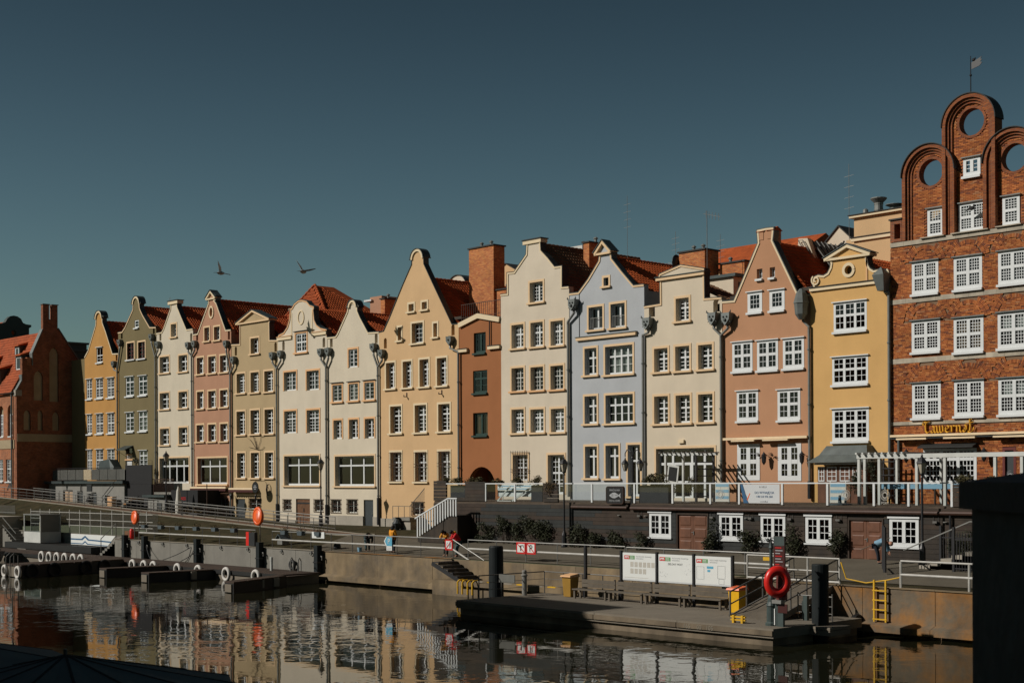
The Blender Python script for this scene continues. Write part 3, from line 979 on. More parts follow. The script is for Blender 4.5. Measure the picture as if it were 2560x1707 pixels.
def H(key, zb, outl, wins, extra_holes=(), top_skip=0):
 idx = list(HS).index(key)
 wallc, trim, cope, ridge, depth, label = HS[key]
 xa, xb = BX[idx] + .012, BX[idx + 1] - .012
 yo = .0 if idx % 2 else .03
 t = thing("gabled_house", label, "house", ((xa + xb) / 2, 0, zb), "painted gabled houses in a row along the quay")
 HOUSE[key] = t
 o = [(min(max(p[0], xa), xb), p[1]) for p in outl]
 o[0] = (xa, o[0][1])
 o[-1] = (xb, o[-1][1])
 wm_ = stucco(key + "_render", *wallc)
 MT['wall_' + key] = wm_
 poly = [(xa, zb - 1.0)] + o + [(xb, zb - 1.0)]
 holes = [[(w[0], w[2]), (w[1], w[2]), (w[1], w[3]), (w[0], w[3])] for w in wins] + list(extra_holes)
 TH = .42
 MB().plate(poly[::-1], holes, yo, yo + TH, 0).build("wall", wm_, t)
 zl, zr_ = o[0][1] - .35, o[-1][1] - .35
 b = MB()
 b.box(xa, xa + .2, yo + TH + .005, depth + 1.5, zb - 1, zl).box(xb - .2, xb, yo + TH + .005, depth + 1.5, zb - 1, zr_)
 b.box(xa + .21, xb - .21, depth + 1.2, depth + 1.5, zb - 1, max(zl, zr_))
 b.build("side_wall", wm_, t)
 rw = MB().box(xa + .21, xb - .21, 4.6, 4.7, zb - 1, min(zl, zr_) + 1)
 rw.build("partition", MT['room'], t)
 lev = sorted(set(round(w[2] - .75, 1) for w in wins))
 fl = MB()
 last = -99
 for z in lev:
  if z - last > 1.4:
   fl.box(xa + .22, xb - .22, yo + TH + .02, 4.58, z - .2, z)
   last = z
 fl.build("floor_slab", MT['floor_in'], t)
 # coping on the gable: metal on top, moulded edge on the face
 tb = MB()
 tb.strip(o, .0, .05, yo - .05, yo + TH + .04, 0)
 tb.build("gable_coping", MT[cope], t)
 if trim != 'slate':
  MB().strip(o, -.11, -.005, yo - .05, yo - .003, 0).build("gable_moulding", MT[trim], t)
 # roof
 if ridge:
  xr, zr = ridge
  roof_slope(t, xr, zr, xb - .02, o[-1][1] - .42, yo + TH + .02, depth, MT['tile_dark' if key in ('cream_d',) else 'tile'])
  roof_slope(t, xr, zr, xa + .02, o[0][1] - .42, yo + TH + .02, depth, MT['tile'], tiles=False)
  ridge_caps(t, xr, zr, yo + TH + .02, depth, MT['tile_dark' if key == 'cream_d' else 'tile'])
  MB().add([(xa, depth, zl), (xb, depth, zr_), (xr, depth, zr - .05)], [(0, 1, 2)]).build("rear_gable", wm_, t, fix=False)
 for (x0, x1, z0, z1, st) in wins:
  if st in ('door1', 'doord', 'doorw', 'Td'):
   door(t, x0, x1, z0, z1, st, yo)
  elif st == 'shopE':
   shop(t, x0, x1, z0, z1, yo)
  else:
   op = 0
   if st in ('D', 'I3', 'L', 'M', 'J1') and rng.random() < .3: op = .12
   w = window(t, x0, x1, z0, z1, st, yo, open_=op)
   if st == 'G': grille(w, x0 - .04, x1 + .04, z0 - .04, z1 + .04, yo, MT['rust_iron'], .06, 5, (.0, .33, .66, 1.0))
   if st == 'HG': grille(w, x0 + .02, x1 - .02, z0 - .02, z1, yo, MT['rust_iron'], .14, 6, (.02, .5, .60, .98))
   if st == 'IG': grille(w, x0 - .05, x1 + .05, z0, z1 + .28, yo, MT['rust_iron'], .16, 8, (.30, .38, .95))
   if st == 'J1':
    g = MB()
    for k in range(9):
     xx = x0 + .1 + (x1 - x0 - .2) * k / 8
     g.beam((xx, yo + .08, z0 + .12), (xx, yo + .08, z0 + .78), .018, .018)
    g.beam((x0 + .02, yo + .08, z0 + .78), (x1 - .02, yo + .08, z0 + .78), .03, .03)
    g.build("window_railing", MT['steel'], w)
 return t
def door(t, x0, x1, z0, z1, st, yo):
 if st == 'doorw':
  d = MB().box(x0, x1, yo + .14, yo + .2, z0, z1).build("door", MT['wood_door'], t)
  n = 7
  for k in range(n):
   a = x0 + (x1 - x0) * k / n
   MB().box(a + .012, a + (x1 - x0) / n - .012, yo + .11, yo + .139, z0 + .02, z1 - .02).build("plank", MT['wood_door'], d)
  MB().box(x0 + .05, x1 - .05, yo + .085, yo + .109, z1 - .42, z1 - .30).build("strap_hinge", MT['iron'], d)
  MB().box((x0 + x1) / 2 - .04, (x0 + x1) / 2 + .04, yo + .07, yo + .109, z0 + .95, z0 + 1.25).build("lock_plate", MT['iron'], d)
 elif st == 'doord':
  d = MB().box(x0, x1, yo + .12, yo + .17, z0, z1).box(x0 + .06, x1 - .06, yo + .10, yo + .119, z0 + .06, z1 - .06).build("door", MT['dark_door'], t)
  MB().beam((x1 - .2, yo + .05, z0 + .95), (x1 - .2, yo + .05, z0 + 1.1), .03, .03).build("handle", MT['steel'], d)
 elif st == 'Td':
  d = MB().box(x0 + .14, x1 - .14, yo + .1, yo + .16, z0, z1 - .16).build("door", MT['dark_door'], t)
  MB().box(x0, x0 + .13, yo - .02, yo + .15, z0, z1).box(x1 - .13, x1, yo - .02, yo + .15, z0, z1).box(x0 + .13, x1 - .13, yo - .02, yo + .15, z1 - .15, z1).build("door_frame", MT['red_frame'], d)
 else:
  w = window(t, x0 + .05, x1 - .05, z0 + 1.0, z0 + 1.38, 'G2', yo + .1)
  d = MB().box(x0, x1, yo + .1, yo + .16, z0, z0 + .98).box(x0, x0 + .16, yo + .09, yo + .15, z0, z0 + 1.4).box(x1 - .16, x1, yo + .09, yo + .15, z0, z0 + 1.4)
  d.build("door", MT['white'], t)
  MB().box(x0, x1, yo + .2, yo + .22, z0 + 1.4, z1).build("fanlight", MT['glass'], t)
  MB().add([(x0 - .3, yo - .02, z1 + .25), (x1 + .25, yo - .02, z1 + .25), (x1 + .25, yo - .95, z1 - .15), (x0 - .3, yo - .95, z1 - .15),
                  (x0 - .3, yo - .02, z1 + .20), (x1 + .25, yo - .02, z1 + .20), (x1 + .25, yo - .95, z1 - .22), (x0 - .3, yo - .95, z1 - .22)],
                 [(0, 1, 2, 3), (7, 6, 5, 4), (0, 4, 5, 1), (1, 5, 6, 2), (2, 6, 7, 3), (3, 7, 4, 0)]).build("door_canopy", MT['copper'], t)
  for xx in (x0 - .25, x1 + .2): MB().beam((xx, yo - .9, z1 - .2), (xx, yo - .03, z1 - .7), .03, .03).build("canopy_bracket", MT['iron'], t)
def shop(t, x0, x1, z0, z1, yo):
 """glazed shop front with a double door"""
 y = yo + .28
 b = MB()
 tz = z1 - .95
 cx = [x0, x0 + 1.15, x0 + 2.55, x0 + 3.35, x1]
 for c in (x0, x1 - .12): b.box(c, c + .12, y, y + .09, z0, z1)
 b.box(x0 + .12, x1 - .12, y, y + .09, z1 - .1, z1).box(x0 + .12, x1 - .12, y - .01, y + .085, tz - .08, tz + .08)
 for c in (cx[1], cx[2] + .15, cx[3] + .35): b.box(c - .08, c + .08, y - .02, y + .075, z0, z1 - .1)
 b.box(cx[1] + .08, cx[2] + .07, y + .01, y + .08, z0, z0 + .1)
 for c in (cx[1] + .08, cx[2] - .03): b.box(c, c + .12, y - .012, y + .07, z0 + .1, tz - .08)
 b.box(cx[1] + .2, cx[2] - .03, y - .012, y + .07, z0 + .95, z0 + 1.05)
 b.box(x0 + .12, cx[1] - .08, y + .005, y + .075, z0 + .9, z0 + 1.0).box(x0 + .12, cx[1] - .08, y + .005, y + .075, z0, z0 + .1)
 w = b.build("shop_front", MT['white'], t)
 for (a, c, d, f) in ((x0 + .12, cx[1] - .08, tz + .08, z1 - .1), (cx[1] + .08, cx[2] + .07, tz + .08, z1 - .1), (cx[2] + .23, cx[3] + .27, tz + .08, z1 - .1), (cx[3] + .43, x1 - .12, tz + .08, z1 - .1),
                         (x0 + .12, cx[1] - .08, z0 + 1.0, tz - .08), (x0 + .12, cx[1] - .08, z0 + .1, z0 + .9), (cx[1] + .2, cx[2] - .03, z0 + 1.05, tz - .08), (cx[1] + .2, cx[2] - .03, z0 + .1, z0 + .95),
                         (cx[2] + .23, cx[3] + .27, z0, tz - .08), (cx[3] + .43, x1 - .12, z0, tz - .08)):
  MB().quad((a, y + .04, d), (c, y + .04, d), (c, y + .04, f), (a, y + .04, f)).build("pane", MT['glass'], w, fix=False)
 tt = .15
 MB().box(x0 - tt, x0 - .002, yo - .035, yo + .01, z0, z1 + tt).box(x1 + .002, x1 + tt, yo - .035, yo + .01, z0, z1 + tt).box(x0 - .002, x1 + .002, yo - .035, yo + .01, z1 + .002, z1 + tt).build("surround", MT['peach_trim'], w)
 MB().box(x0 + 1.9, x0 + 2.35, yo - .14, yo - .005, z1 + .32, z1 + .52).build("sign_lamp", MT['cream_trim'], t)
 MB().beam((cx[2] - .12, y - .05, z0 + 1.0), (cx[2] - .12, y - .05, z0 + 1.3), .03, .03).build("handle", MT['steel'], w)
BROWN_ARCH = [arch(9.15, 12.12, 2.5, 6.0)]
def _slot(x, z0, z1, w=.32): return arch(x - w / 2, x + w / 2, z0, z1 - w / 2, 8)
SLOTS = {}
for _x, _z, _k in ((-43.42, 20.48, 'olive'), (-44.6, 18.37, 'ochre'), (-36.92, 20.47, 'olive'), (-35.7, 19.71, 'cream_a'), (-29.94, 19.19, 'cream_a'), (-28.81, 19.2, 'pink_a'),
                   (-23.3, 18.88, 'pink_a'), (-22.2, 17.38, 'sand'), (-15.85, 17.29, 'sand'), (-14.6, 17.31, 'cream_b'), (-8.7, 17.15, 'cream_b'), (-7.7, 17.08, 'cream_c'),
                   (-1.7, 16.96, 'cream_c'), (-.5, 16.47, 'peach'), (7.6, 16.85, 'peach'), (27.0, 16.5, 'cream_e'), (32.2, 16.35, 'cream_e')):
 SLOTS.setdefault(_k, []).append(_slot(_x, _z + .25, _z + 1.05, .5 if _x > 20 else .36))
EX = {k: list(v) for k, v in SLOTS.items()}
EX.setdefault('brown', []).extend(BROWN_ARCH)
EX['yellow'] = [circle(41.58, 18.07, .24)]
EX['pink_a'].append(circle(-26.24, 21.82, .30, 24, .8, 1.35))
def H_(k, zb, o, w): return H(k, zb, o, w, EX.get(k, ()))
H_('ochre',4.0,
  [(-51.64,19.43),(-50.79,20.07),(-49.08,22.56),(-49.01,23.06),(-49.36,23.45),(-49.29,23.62),(-48.85,23.81),(-48.29,23.84),(-47.75,23.63),(-47.38,23.28),(-47.6,23.16),(-47.56,22.68),(-46.89,21.77),(-45.4,19.39),(-44.19,19.33)],
  [(-48.96,-47.57,18.67,20.22,'att'),(-51.25,-49.98,15.05,17.11,'A'),(-49.15,-47.54,15.03,17.07,'A'),(-46.67,-45.12,14.99,17.0,'A'),(-51.2,-50.02,11.44,13.48,'A'),(-49.15,-47.54,11.43,13.47,'A'),(-46.67,-45.12,11.41,13.45,'A'),(-51.19,-50.02,7.64,9.84,'A'),(-49.21,-47.58,7.63,9.85,'A'),(-46.75,-45.09,7.64,9.82,'A')])
H_('olive',4.0,
  [(-44.17,21.4),(-43.33,21.4),(-42.74,21.78),(-41.07,23.41),(-41.02,23.9),(-41.35,24.1),(-41.06,24.42),(-40.4,24.56),(-39.8,24.29),(-39.5,23.92),(-39.74,23.81),(-39.64,23.38),(-39.05,22.69),(-37.67,21.41),(-36.45,21.31)],
  [(-40.78,-39.9,21.56,22.32,'sm1'),(-42.3,-40.86,18.54,20.18,'red'),(-40.03,-38.64,18.49,20.11,'red'),(-42.67,-40.94,14.95,16.87,'B'),(-40.0,-38.28,14.91,16.82,'B'),(-42.67,-40.98,11.45,13.35,'B'),(-40.04,-38.28,11.43,13.37,'B'),(-42.67,-41.38,7.76,9.83,'door1'),(-39.96,-38.29,7.75,9.56,'B')])
H_('cream_a',4.0,
  [(-36.46,20.72),(-35.43,20.74),(-35.1,21.01),(-33.75,22.79),(-33.7,23.28),(-33.97,23.36),(-33.97,23.52),(-32.31,23.41),(-32.31,23.24),(-32.5,23.2),(-32.43,22.86),(-31.92,22.16),(-30.73,20.61),(-29.59,20.61)],
  [(-33.65,-32.64,20.12,21.33,'C1'),(-35.81,-34.03,16.84,18.38,'C'),(-32.24,-30.64,16.76,18.29,'C'),(-35.84,-34.06,13.4,14.94,'C'),(-32.27,-30.67,13.37,14.89,'C'),(-35.82,-34.09,10.0,11.55,'C'),(-32.27,-30.67,10.0,11.56,'C'),(-35.95,-30.46,6.36,8.74,'S4')])
H_('pink_a',3.0,
  [(-29.95,20.02),(-29.52,20.05),(-28.69,20.08),(-26.77,22.65),(-26.77,22.9),(-27.03,23.0),(-27.03,23.32),(-26.99,23.4),(-26.24,23.75),(-25.5,23.26),(-25.5,23.17),(-25.5,22.85),(-25.71,22.8),(-25.38,22.55),(-23.79,20.01),(-22.91,19.98)],
  [(-27.5,-26.63,19.27,20.5,'D1'),(-25.81,-24.81,19.23,20.44,'D1'),(-28.86,-27.65,16.34,17.85,'D'),(-26.83,-25.52,16.31,17.83,'D'),(-24.8,-23.48,16.28,17.78,'D'),(-28.86,-27.69,13.18,14.74,'D'),(-26.86,-25.55,13.16,14.7,'D'),(-24.81,-23.51,13.17,14.69,'D'),(-28.96,-27.68,10.16,11.69,'D'),(-26.89,-25.58,10.14,11.68,'D'),(-24.81,-23.54,10.11,11.67,'D'),(-28.82,-23.7,6.28,8.64,'S3'),(-28.81,-27.74,4.07,4.94,'G'),(-27.12,-25.73,4.09,4.95,'G'),(-25.04,-23.6,4.11,4.99,'G')])
H_('sand',3.0,
  [(-22.92,18.65),(-21.51,18.59),(-21.5,20.25),(-21.86,20.34),(-21.86,20.47),(-19.32,21.3),(-16.68,20.27),(-16.68,20.16),(-16.77,20.09),(-16.74,18.58),(-15.48,18.49)],
  [(-19.75,-18.44,17.59,18.94,'E1'),(-22.07,-20.71,14.27,15.99,'E'),(-19.78,-18.46,14.23,15.98,'E'),(-17.6,-16.23,14.19,15.96,'E'),(-22.11,-20.71,10.62,12.67,'E'),(-19.82,-18.42,10.62,12.69,'E'),(-17.59,-16.23,10.59,12.67,'E'),(-22.06,-20.74,6.83,9.01,'E'),(-19.8,-18.49,6.82,9.0,'E'),(-17.54,-16.26,6.82,8.98,'E'),(-22.29,-20.81,3.22,4.98,'doord'),(-20.12,-18.28,4.09,5.0,'G')])
H_('cream_b',3.0,
  [(-15.47,18.68),(-15.24,18.9),(-14.51,19.05),(-13.98,19.47),(-13.67,20.03),(-13.52,20.82),(-13.77,20.88),(-13.74,20.98),(-13.26,20.99),(-12.92,21.31),(-12.32,21.53),(-11.74,21.54),(-11.08,21.37),(-10.65,21.01),(-10.05,20.83),(-10.05,20.67),(-10.14,20.55),(-10.0,19.72),(-9.66,19.28),(-9.1,18.99),(-8.25,18.8),(-8.23,18.27)],
  [(-12.75,-11.14,17.21,18.8,'F0'),(-14.52,-12.68,14.11,15.68,'F'),(-11.17,-9.39,14.0,15.59,'F'),(-14.5,-12.71,10.54,12.4,'F2'),(-11.17,-9.37,10.49,12.36,'F2'),(-14.54,-9.41,6.16,8.62,'S3'),(-14.72,-13.59,4.07,4.95,'G'),(-12.85,-10.8,3.02,5.05,'doorw'),(-10.15,-8.94,4.04,4.98,'G')])
H_('cream_c',3.0,
  [(-8.23,18.15),(-7.08,18.14),(-6.84,18.32),(-5.49,19.97),(-5.35,20.34),(-5.49,20.39),(-5.24,20.59),(-4.72,20.66),(-4.12,20.48),(-3.96,20.29),(-4.12,20.24),(-4.12,19.93),(-3.76,19.38),(-2.72,18.12),(-1.27,18.06)],
  [(-5.32,-4.12,15.52,16.96,'G1'),(-7.53,-6.25,12.89,14.24,'G2'),(-5.3,-4.07,12.88,14.22,'G2'),(-3.22,-1.98,12.86,14.22,'G2'),(-7.42,-6.28,9.89,11.4,'G3'),(-5.3,-4.1,9.86,11.39,'G3'),(-3.2,-2.0,9.85,11.38,'G3'),(-7.24,-2.01,6.11,8.49,'S3'),(-7.82,-6.51,3.99,5.0,'G'),(-5.62,-4.28,3.98,5.02,'G'),(-3.43,-2.19,2.92,5.03,'doord')])
H_('peach',3.0,
  [(-1.34,18.01),(-0.69,18.06),(0.1,19.08),(1.73,21.37),(2.84,22.81),(2.85,23.24),(2.73,23.42),(2.82,23.54),(3.15,23.67),(3.55,23.7),(3.95,23.56),(4.26,23.34),(4.28,23.2),(4.23,23.1),(4.25,22.68),(5.21,21.24),(7.49,17.89),(8.25,17.88)],
  [(2.43,3.06,19.27,19.84,'H0'),(4.02,4.63,19.28,19.85,'H0'),(1.09,1.52,17.19,18.2,'H1'),(2.8,4.14,16.84,18.35,'Hc'),(5.36,5.82,17.13,18.15,'H1'),(-0.41,0.69,13.59,15.58,'H'),(1.68,2.75,13.56,15.55,'H'),(3.71,4.8,13.53,15.57,'H'),(5.76,6.87,13.5,15.54,'H'),(0.1,1.47,10.15,12.21,'H'),(3.11,4.48,10.13,12.18,'H'),(5.89,7.21,10.13,12.14,'H'),(0.07,1.44,6.46,8.7,'HG'),(3.11,4.48,6.44,8.66,'HG'),(5.86,7.18,6.48,8.67,'HG'),(2.76,4.13,3.93,4.89,'G')])
H_('brown',3.0,
  [(8.25,17.88),(10.43,18.41),(12.81,17.94)],
  [(9.87,11.17,15.62,17.07,'K1'),(9.77,11.31,12.76,14.37,'K2'),(9.75,11.34,9.73,11.35,'K3')])
H_('cream_d',3.0,
  [(12.82,19.56),(13.52,19.54),(13.53,21.0),(14.25,20.97),(14.82,21.47),(15.48,22.05),(15.54,22.73),(15.28,22.85),(15.23,23.0),(16.91,22.97),(16.93,22.83),(16.89,22.66),(16.93,22.15),(17.61,21.56),(18.28,20.88),(18.98,20.87),(18.97,19.44),(19.63,19.42)],
  [(15.81,17.12,18.68,20.05,'I1'),(13.94,15.17,15.67,17.3,'I'),(15.87,17.1,15.64,17.3,'I'),(17.85,19.04,15.58,17.23,'I'),(13.92,15.16,12.7,14.3,'Ib'),(15.85,17.11,12.66,14.25,'Ib'),(17.82,19.05,12.62,14.22,'Ib'),(13.9,15.16,9.79,11.43,'I3'),(15.83,17.14,9.78,11.36,'I3'),(17.84,19.12,9.75,11.32,'I3'),(14.0,15.54,6.48,8.28,'IG'),(17.52,19.1,5.56,8.22,'Id')])
H_('blue',3.0,
  [(19.63,18.94),(20.5,18.93),(21.39,19.7),(22.38,20.79),(22.45,21.17),(22.27,21.28),(22.13,21.43),(22.73,22.01),(23.47,21.31),(23.55,21.19),(23.5,21.07),(23.52,20.83),(24.45,19.85),(25.44,18.88),(26.34,18.86)],
  [(22.8,23.25,19.1,19.65,'J0'),(21.42,22.69,16.35,17.84,'J1'),(23.41,24.67,16.32,17.87,'J1'),(21.03,22.13,13.4,15.17,'J'),(22.9,25.32,13.32,15.15,'J4'),(21.01,22.13,10.21,12.02,'J'),(22.92,25.34,10.17,12.0,'J4'),(21.03,22.13,6.64,8.72,'Jg'),(22.9,24.07,6.61,8.74,'Jg'),(24.86,25.93,5.46,8.75,'Jg')])
H_('cream_e',3.0,
  [(26.33,17.46),(27.72,17.5),(27.71,18.88),(27.5,18.95),(27.52,19.06),(27.69,19.37),(29.41,19.74),(31.28,19.31),(31.3,18.97),(31.27,18.85),(31.29,17.49),(32.63,17.43)],
  [(28.99,30.05,16.28,17.69,'L1'),(27.19,28.31,13.25,14.72,'L'),(28.93,30.07,13.22,14.73,'L'),(30.77,31.86,13.21,14.69,'L'),(27.17,28.32,10.01,11.73,'L'),(28.95,30.1,10.0,11.71,'L'),(30.75,31.88,10.0,11.69,'L'),(27.31,31.98,5.38,8.44,'shopE')])
H_('pink_b',3.0,
  [(32.63,17.18),(33.53,17.15),(34.13,18.19),(35.33,20.35),(35.27,21.0),(35.26,21.11),(35.91,21.14),(36.45,21.11),(36.45,20.85),(36.38,20.36),(36.9,19.4),(38.19,17.02),(39.0,17.0)],
  [(35.21,35.62,18.24,18.83,'M0'),(36.15,36.53,18.22,18.82,'M0'),(34.53,35.6,16.32,17.51,'M1'),(36.13,37.21,16.29,17.47,'M1'),(33.37,34.88,12.92,14.65,'M'),(35.21,36.73,12.87,14.61,'M'),(37.07,38.55,12.87,14.59,'M'),(33.69,35.28,9.97,11.73,'M'),(36.67,38.27,9.91,11.66,'M'),(33.71,35.38,6.45,8.6,'Mg'),(36.68,38.32,6.41,8.56,'Mg')])
H_('yellow',3.0,
  [(39.0,17.25),(39.24,17.37),(39.15,17.66),(39.29,17.93),(39.56,18.01),(39.93,17.94),(40.2,18.05),(40.37,18.32),(40.42,18.56),(40.33,18.69),(40.09,18.84),(40.09,18.94),(41.53,19.4),(42.97,18.92),(42.97,18.79),(42.76,18.69),(42.76,18.54),(42.84,18.2),(42.97,18.0),(43.19,17.86),(43.63,17.89),(43.88,17.82),(44.03,17.69),(44.13,17.41),(44.19,17.08)],
  [(40.57,42.73,14.7,16.32,'N'),(40.46,42.8,11.75,13.29,'N'),(40.44,42.83,8.61,10.41,'N2')])
BRICK_WINS = [(46.32,47.26,19.28,20.78,'T1'),(48.14,49.74,19.28,20.78,'T2'),(50.6,51.54,19.31,20.79,'T1'),(48.42,49.4,22.15,23.1,'T0'),(45.53,47.11,16.3,18.01,'T'),(48.0,49.61,16.29,17.98,'T'),(50.49,52.05,16.31,17.99,'T'),(45.5,47.2,13.22,14.89,'T'),(47.98,49.67,13.05,14.83,'T'),(50.45,52.17,13.08,14.89,'T'),(45.51,47.22,9.73,11.58,'T'),(47.99,49.68,9.75,11.58,'T'),(50.47,52.2,9.73,11.57,'T'),(46.17,49.25,6.21,8.09,'Tg'),(50.68,51.41,6.21,8.08,'Td')]
# ---------------------------------------------------------------- gable ornaments
def cap_box(key, x0, x1, z0, z1, m='cream_trim', top='slate', y1=.55):
 t = HOUSE[key]
 MB().box(x0, x1, -.10, y1, z0, z1).build("gable_cap", MT[m], t)
 MB().box(x0 - .06, x1 + .06, -.16, y1 + .06, z1 + .003, z1 + .07).build("cap_sheet", MT[top], t)
def pediment(key, x0, xm, x1, z0, zm, depth=.55, face=None, w=.16, proud=.14):
 """triangular cap: tympanum, raking and bottom mouldings"""
 t = HOUSE[key]
 yo = -.02
 m = HS[key][1]
 MB().strip([(x0, z0), (xm, zm), (x1, z0)], -w, 0, yo - proud, depth).build("raking_cornice", MT[m], t)
 MB().strip([(x0 - .04, z0 + .02), (xm, zm + .02), (x1 + .04, z0 + .02)], .005, .05, yo - proud - .05, depth + .05).build("pediment_sheet", MT['copper'], t)
 MB().box(x0 + .02, x1 - .02, yo - proud + .02, yo + .02, z0 - w * .9, z0 - .01).build("pediment_cornice", MT[m], t)
def arc_pts(cx, cz, r, a0, a1, n=14, sx=1): return [(cx + r * sx * math.cos(lerp(a0, a1, i / n)), cz + r * math.sin(lerp(a0, a1, i / n))) for i in range(n + 1)]
def round_cap(key, cx, zs, r, trim='cream_trim', metal='copper'):
 t = HOUSE[key]
 p = arc_pts(cx, zs, r, PI, 0, 14)
 MB().strip(p, -.16, .02, -.10, .02).build("arched_moulding", MT[trim], t)
 MB().strip([(cx - r - .12, zs - .03)] + p + [(cx + r + .12, zs - .03)], .03, .085, -.14, .62).build("arched_sheet", MT[metal], t)
# ---- ornaments are called after the houses exist
def ornaments():
 round_cap('ochre', -48.33, 23.15, .76)
 round_cap('olive', -40.4, 23.9, .72)
 round_cap('peach', 3.5, 23.15, .72, 'cream_trim', 'copper')
 round_cap('cream_c', -4.72, 20.28, .55, 'cream_trim', 'copper')
 cap_box('cream_a', -34.05, -32.25, 23.2, 23.5)
 cap_box('cream_d', 15.2, 17.0, 22.72, 22.98)
 pediment('pink_a', -27.1, -26.26, -25.42, 23.1, 23.78)
 pediment('sand', -22.0, -19.3, -16.6, 20.42, 21.38, depth=.7)
 pediment('blue', 22.05, 22.8, 23.58, 21.3, 22.08)
 pediment('yellow', 40.0, 41.53, 43.05, 18.85, 19.48)
 # low pediment of the shop house
 t = HOUSE['cream_e']
 MB().box(27.45, 31.34, -.16, .0, 18.93, 19.12).build("cornice", MT['peach_trim'], t)
 MB().box(27.38, 31.40, -.22, .5, 19.125, 19.17).build("cornice_sheet", MT['copper'], t)
 # baroque house: mouldings, cornice stubs, oval
 t = HOUSE['cream_b']
 for (a, c) in ((-15.46, -13.3), (-10.3, -8.26)):
  MB().box(a, c, -.12, .0, 18.42, 18.68).build("cornice", MT['cream_trim'], t)
  MB().box(a, c, -.17, .0, 18.685, 18.73).build("cornice_sheet", MT['orange_trim'], t)
 for sx, s in ((-13.35, 1), (-10.35, -1)): MB().box(sx - .06, sx + .06, -.035, .0, 18.75, 20.6).build("pilaster_edge", MT['cream_trim'], t)
 ov = [(-11.95 + .42 * math.cos(a * PI / 12), 20.1 + .55 * math.sin(a * PI / 12)) for a in range(25)]
 MB().strip(ov, -.05, .06, -.06, .01).build("oval_moulding", MT['cream_trim'], t)
 # pink house oval niche rim
 t = HOUSE['pink_a']
 ov = [(-26.24 + .26 * math.cos(a * PI / 12), 21.82 + .42 * math.sin(a * PI / 12)) for a in range(25)]
 MB().strip(ov, -.15, -.005, -.08, .0).build("oval_moulding", MT['cream_trim'], t)
 MB().box(-26.6, -25.9, .12, .16, 21.3, 22.3).build("niche_back", MT['orange_trim'], t)
 # blue house string course and drop line
 t = HOUSE['blue']
 MB().box(20.35, 25.7, -.14, .025, 15.72, 15.92).build("string_course", MT['peach_trim'], t)
 MB().box(20.3, 25.75, -.18, .025, 15.925, 15.97).build("course_sheet", MT['copper'], t)
 MB().box(20.54, 20.57, -.005, .025, 15.97, 18.85).build("lightning_rod_wire", MT['iron'], t)
 # yellow house
 t = HOUSE['yellow']
 MB().box(38.99 + .03, 44.17, -.13, .03, 17.12, 17.30).build("cornice", MT['cream_trim'], t)
 MB().box(38.99 + .03, 44.17, -.19, .03, 17.305, 17.35).build("cornice_sheet", MT['slate'], t)
 MB().strip(circle(41.58, 18.07, .24) + [circle(41.58, 18.07, .24)[0]], -.17, -.005, -.06, .02).build("round_window_rim", MT['cream_trim'], t)
 MB().strip(circle(41.58, 18.07, .24) + [circle(41.58, 18.07, .24)[0]], .0, .04, .2, .25).build("round_window", MT['green_frame'], t)
 MB().add([(p[0], .23, p[1]) for p in circle(41.58, 18.07, .23)], [tuple(range(28))]).build("pane", MT['glass'], t, fix=False)
 for (cx, cz, sg) in ((39.42, 17.72, 1), (43.86, 17.60, -1)):
  pts = [(cx + sg * .30 * (1 - k / 26) * math.cos(k * .42 + 2.2), cz + .30 * (1 - k / 26) * math.sin(k * .42 + 2.2)) for k in range(23)]
  MB().strip(pts if sg < 0 else pts, -.04, .04, -.09, .03).build("scroll", MT['cream_trim'], t)
 MB().box(42.70, 42.80, -.05, .03, 17.36, 18.7).build("pilaster_edge", MT['orange_trim'], t)
 # pink_b twin chimney cap with the notch
 t = HOUSE['pink_b']
 MB().box(35.28, 35.72, .0, .75, 20.5, 20.98).box(36.0, 36.44, .0, .75, 20.5, 20.98).box(35.28, 36.44, .43, .75, 20.2, 20.49).build("gable_chimney", MT['wall_pink_b'], t)
 for a, c in ((35.2, 35.78), (35.94, 36.52)):
  xm = (a + c) / 2
  MB().add([(a, -.06, 20.98), (c, -.06, 20.98), (c, .34, 21.22), (a, .34, 21.22), (a, .8, 20.98), (c, .8, 20.98)], [(0, 1, 2, 3), (3, 2, 5, 4), (0, 3, 4), (1, 5, 2), (0, 4, 5, 1)]).build("chimney_tiles", MT['tile'], t)
 # awning boxes
 MB().box(32.9, 38.95, -.34, -.04, 8.84, 8.98).build("awning_box", MT['awning'], t)
 for a, c in ((33.6, 35.3), (35.9, 37.7)): MB().box(a, c, -.45, -.30, 8.74, 8.82).build("awning_front_bar", MT['awning'], t)
 for x in (35.95, 38.62): wall_lamp(t, x, 7.75)
 for x in (35.4, 36.35):
  a = MB()
  for k in range(7): a.beam((x, -.06, 7.85), (x + .22 * math.cos(k * .5 - .2), -.25, 7.85 + .22 * math.sin(k * .5 - .2)), .03, .02)
  a.build("wrought_flower", MT['iron'], t)
 # pink and sand houses: awnings over the basement
 t = HOUSE['pink_a']
 awning(t, -29.3, -23.1, 5.95)
 t = HOUSE['sand']
 awning(t, -22.6, -18.6, 5.85)
 s = MB()
 s.lathe([(0, 0), (.48, 0), (.5, .03), (.48, .06), (0, .06)], (0, 0, 0), 24)
 s.v = [(x - 17.55, -.95 - z, 6.0 + y) for (x, y, z) in s.v]
 so = s.build("hanging_sign", MT['sign_black'], t)
 for k, (w_, z_) in enumerate(((.34, .14), (.5, 0), (.3, -.14))): MB().box(-17.55 - w_ / 2, -17.55 + w_ / 2, -1.016, -1.012, 5.97 + z_, 6.03 + z_).build("painted_line", MT['sign_grey'], so)
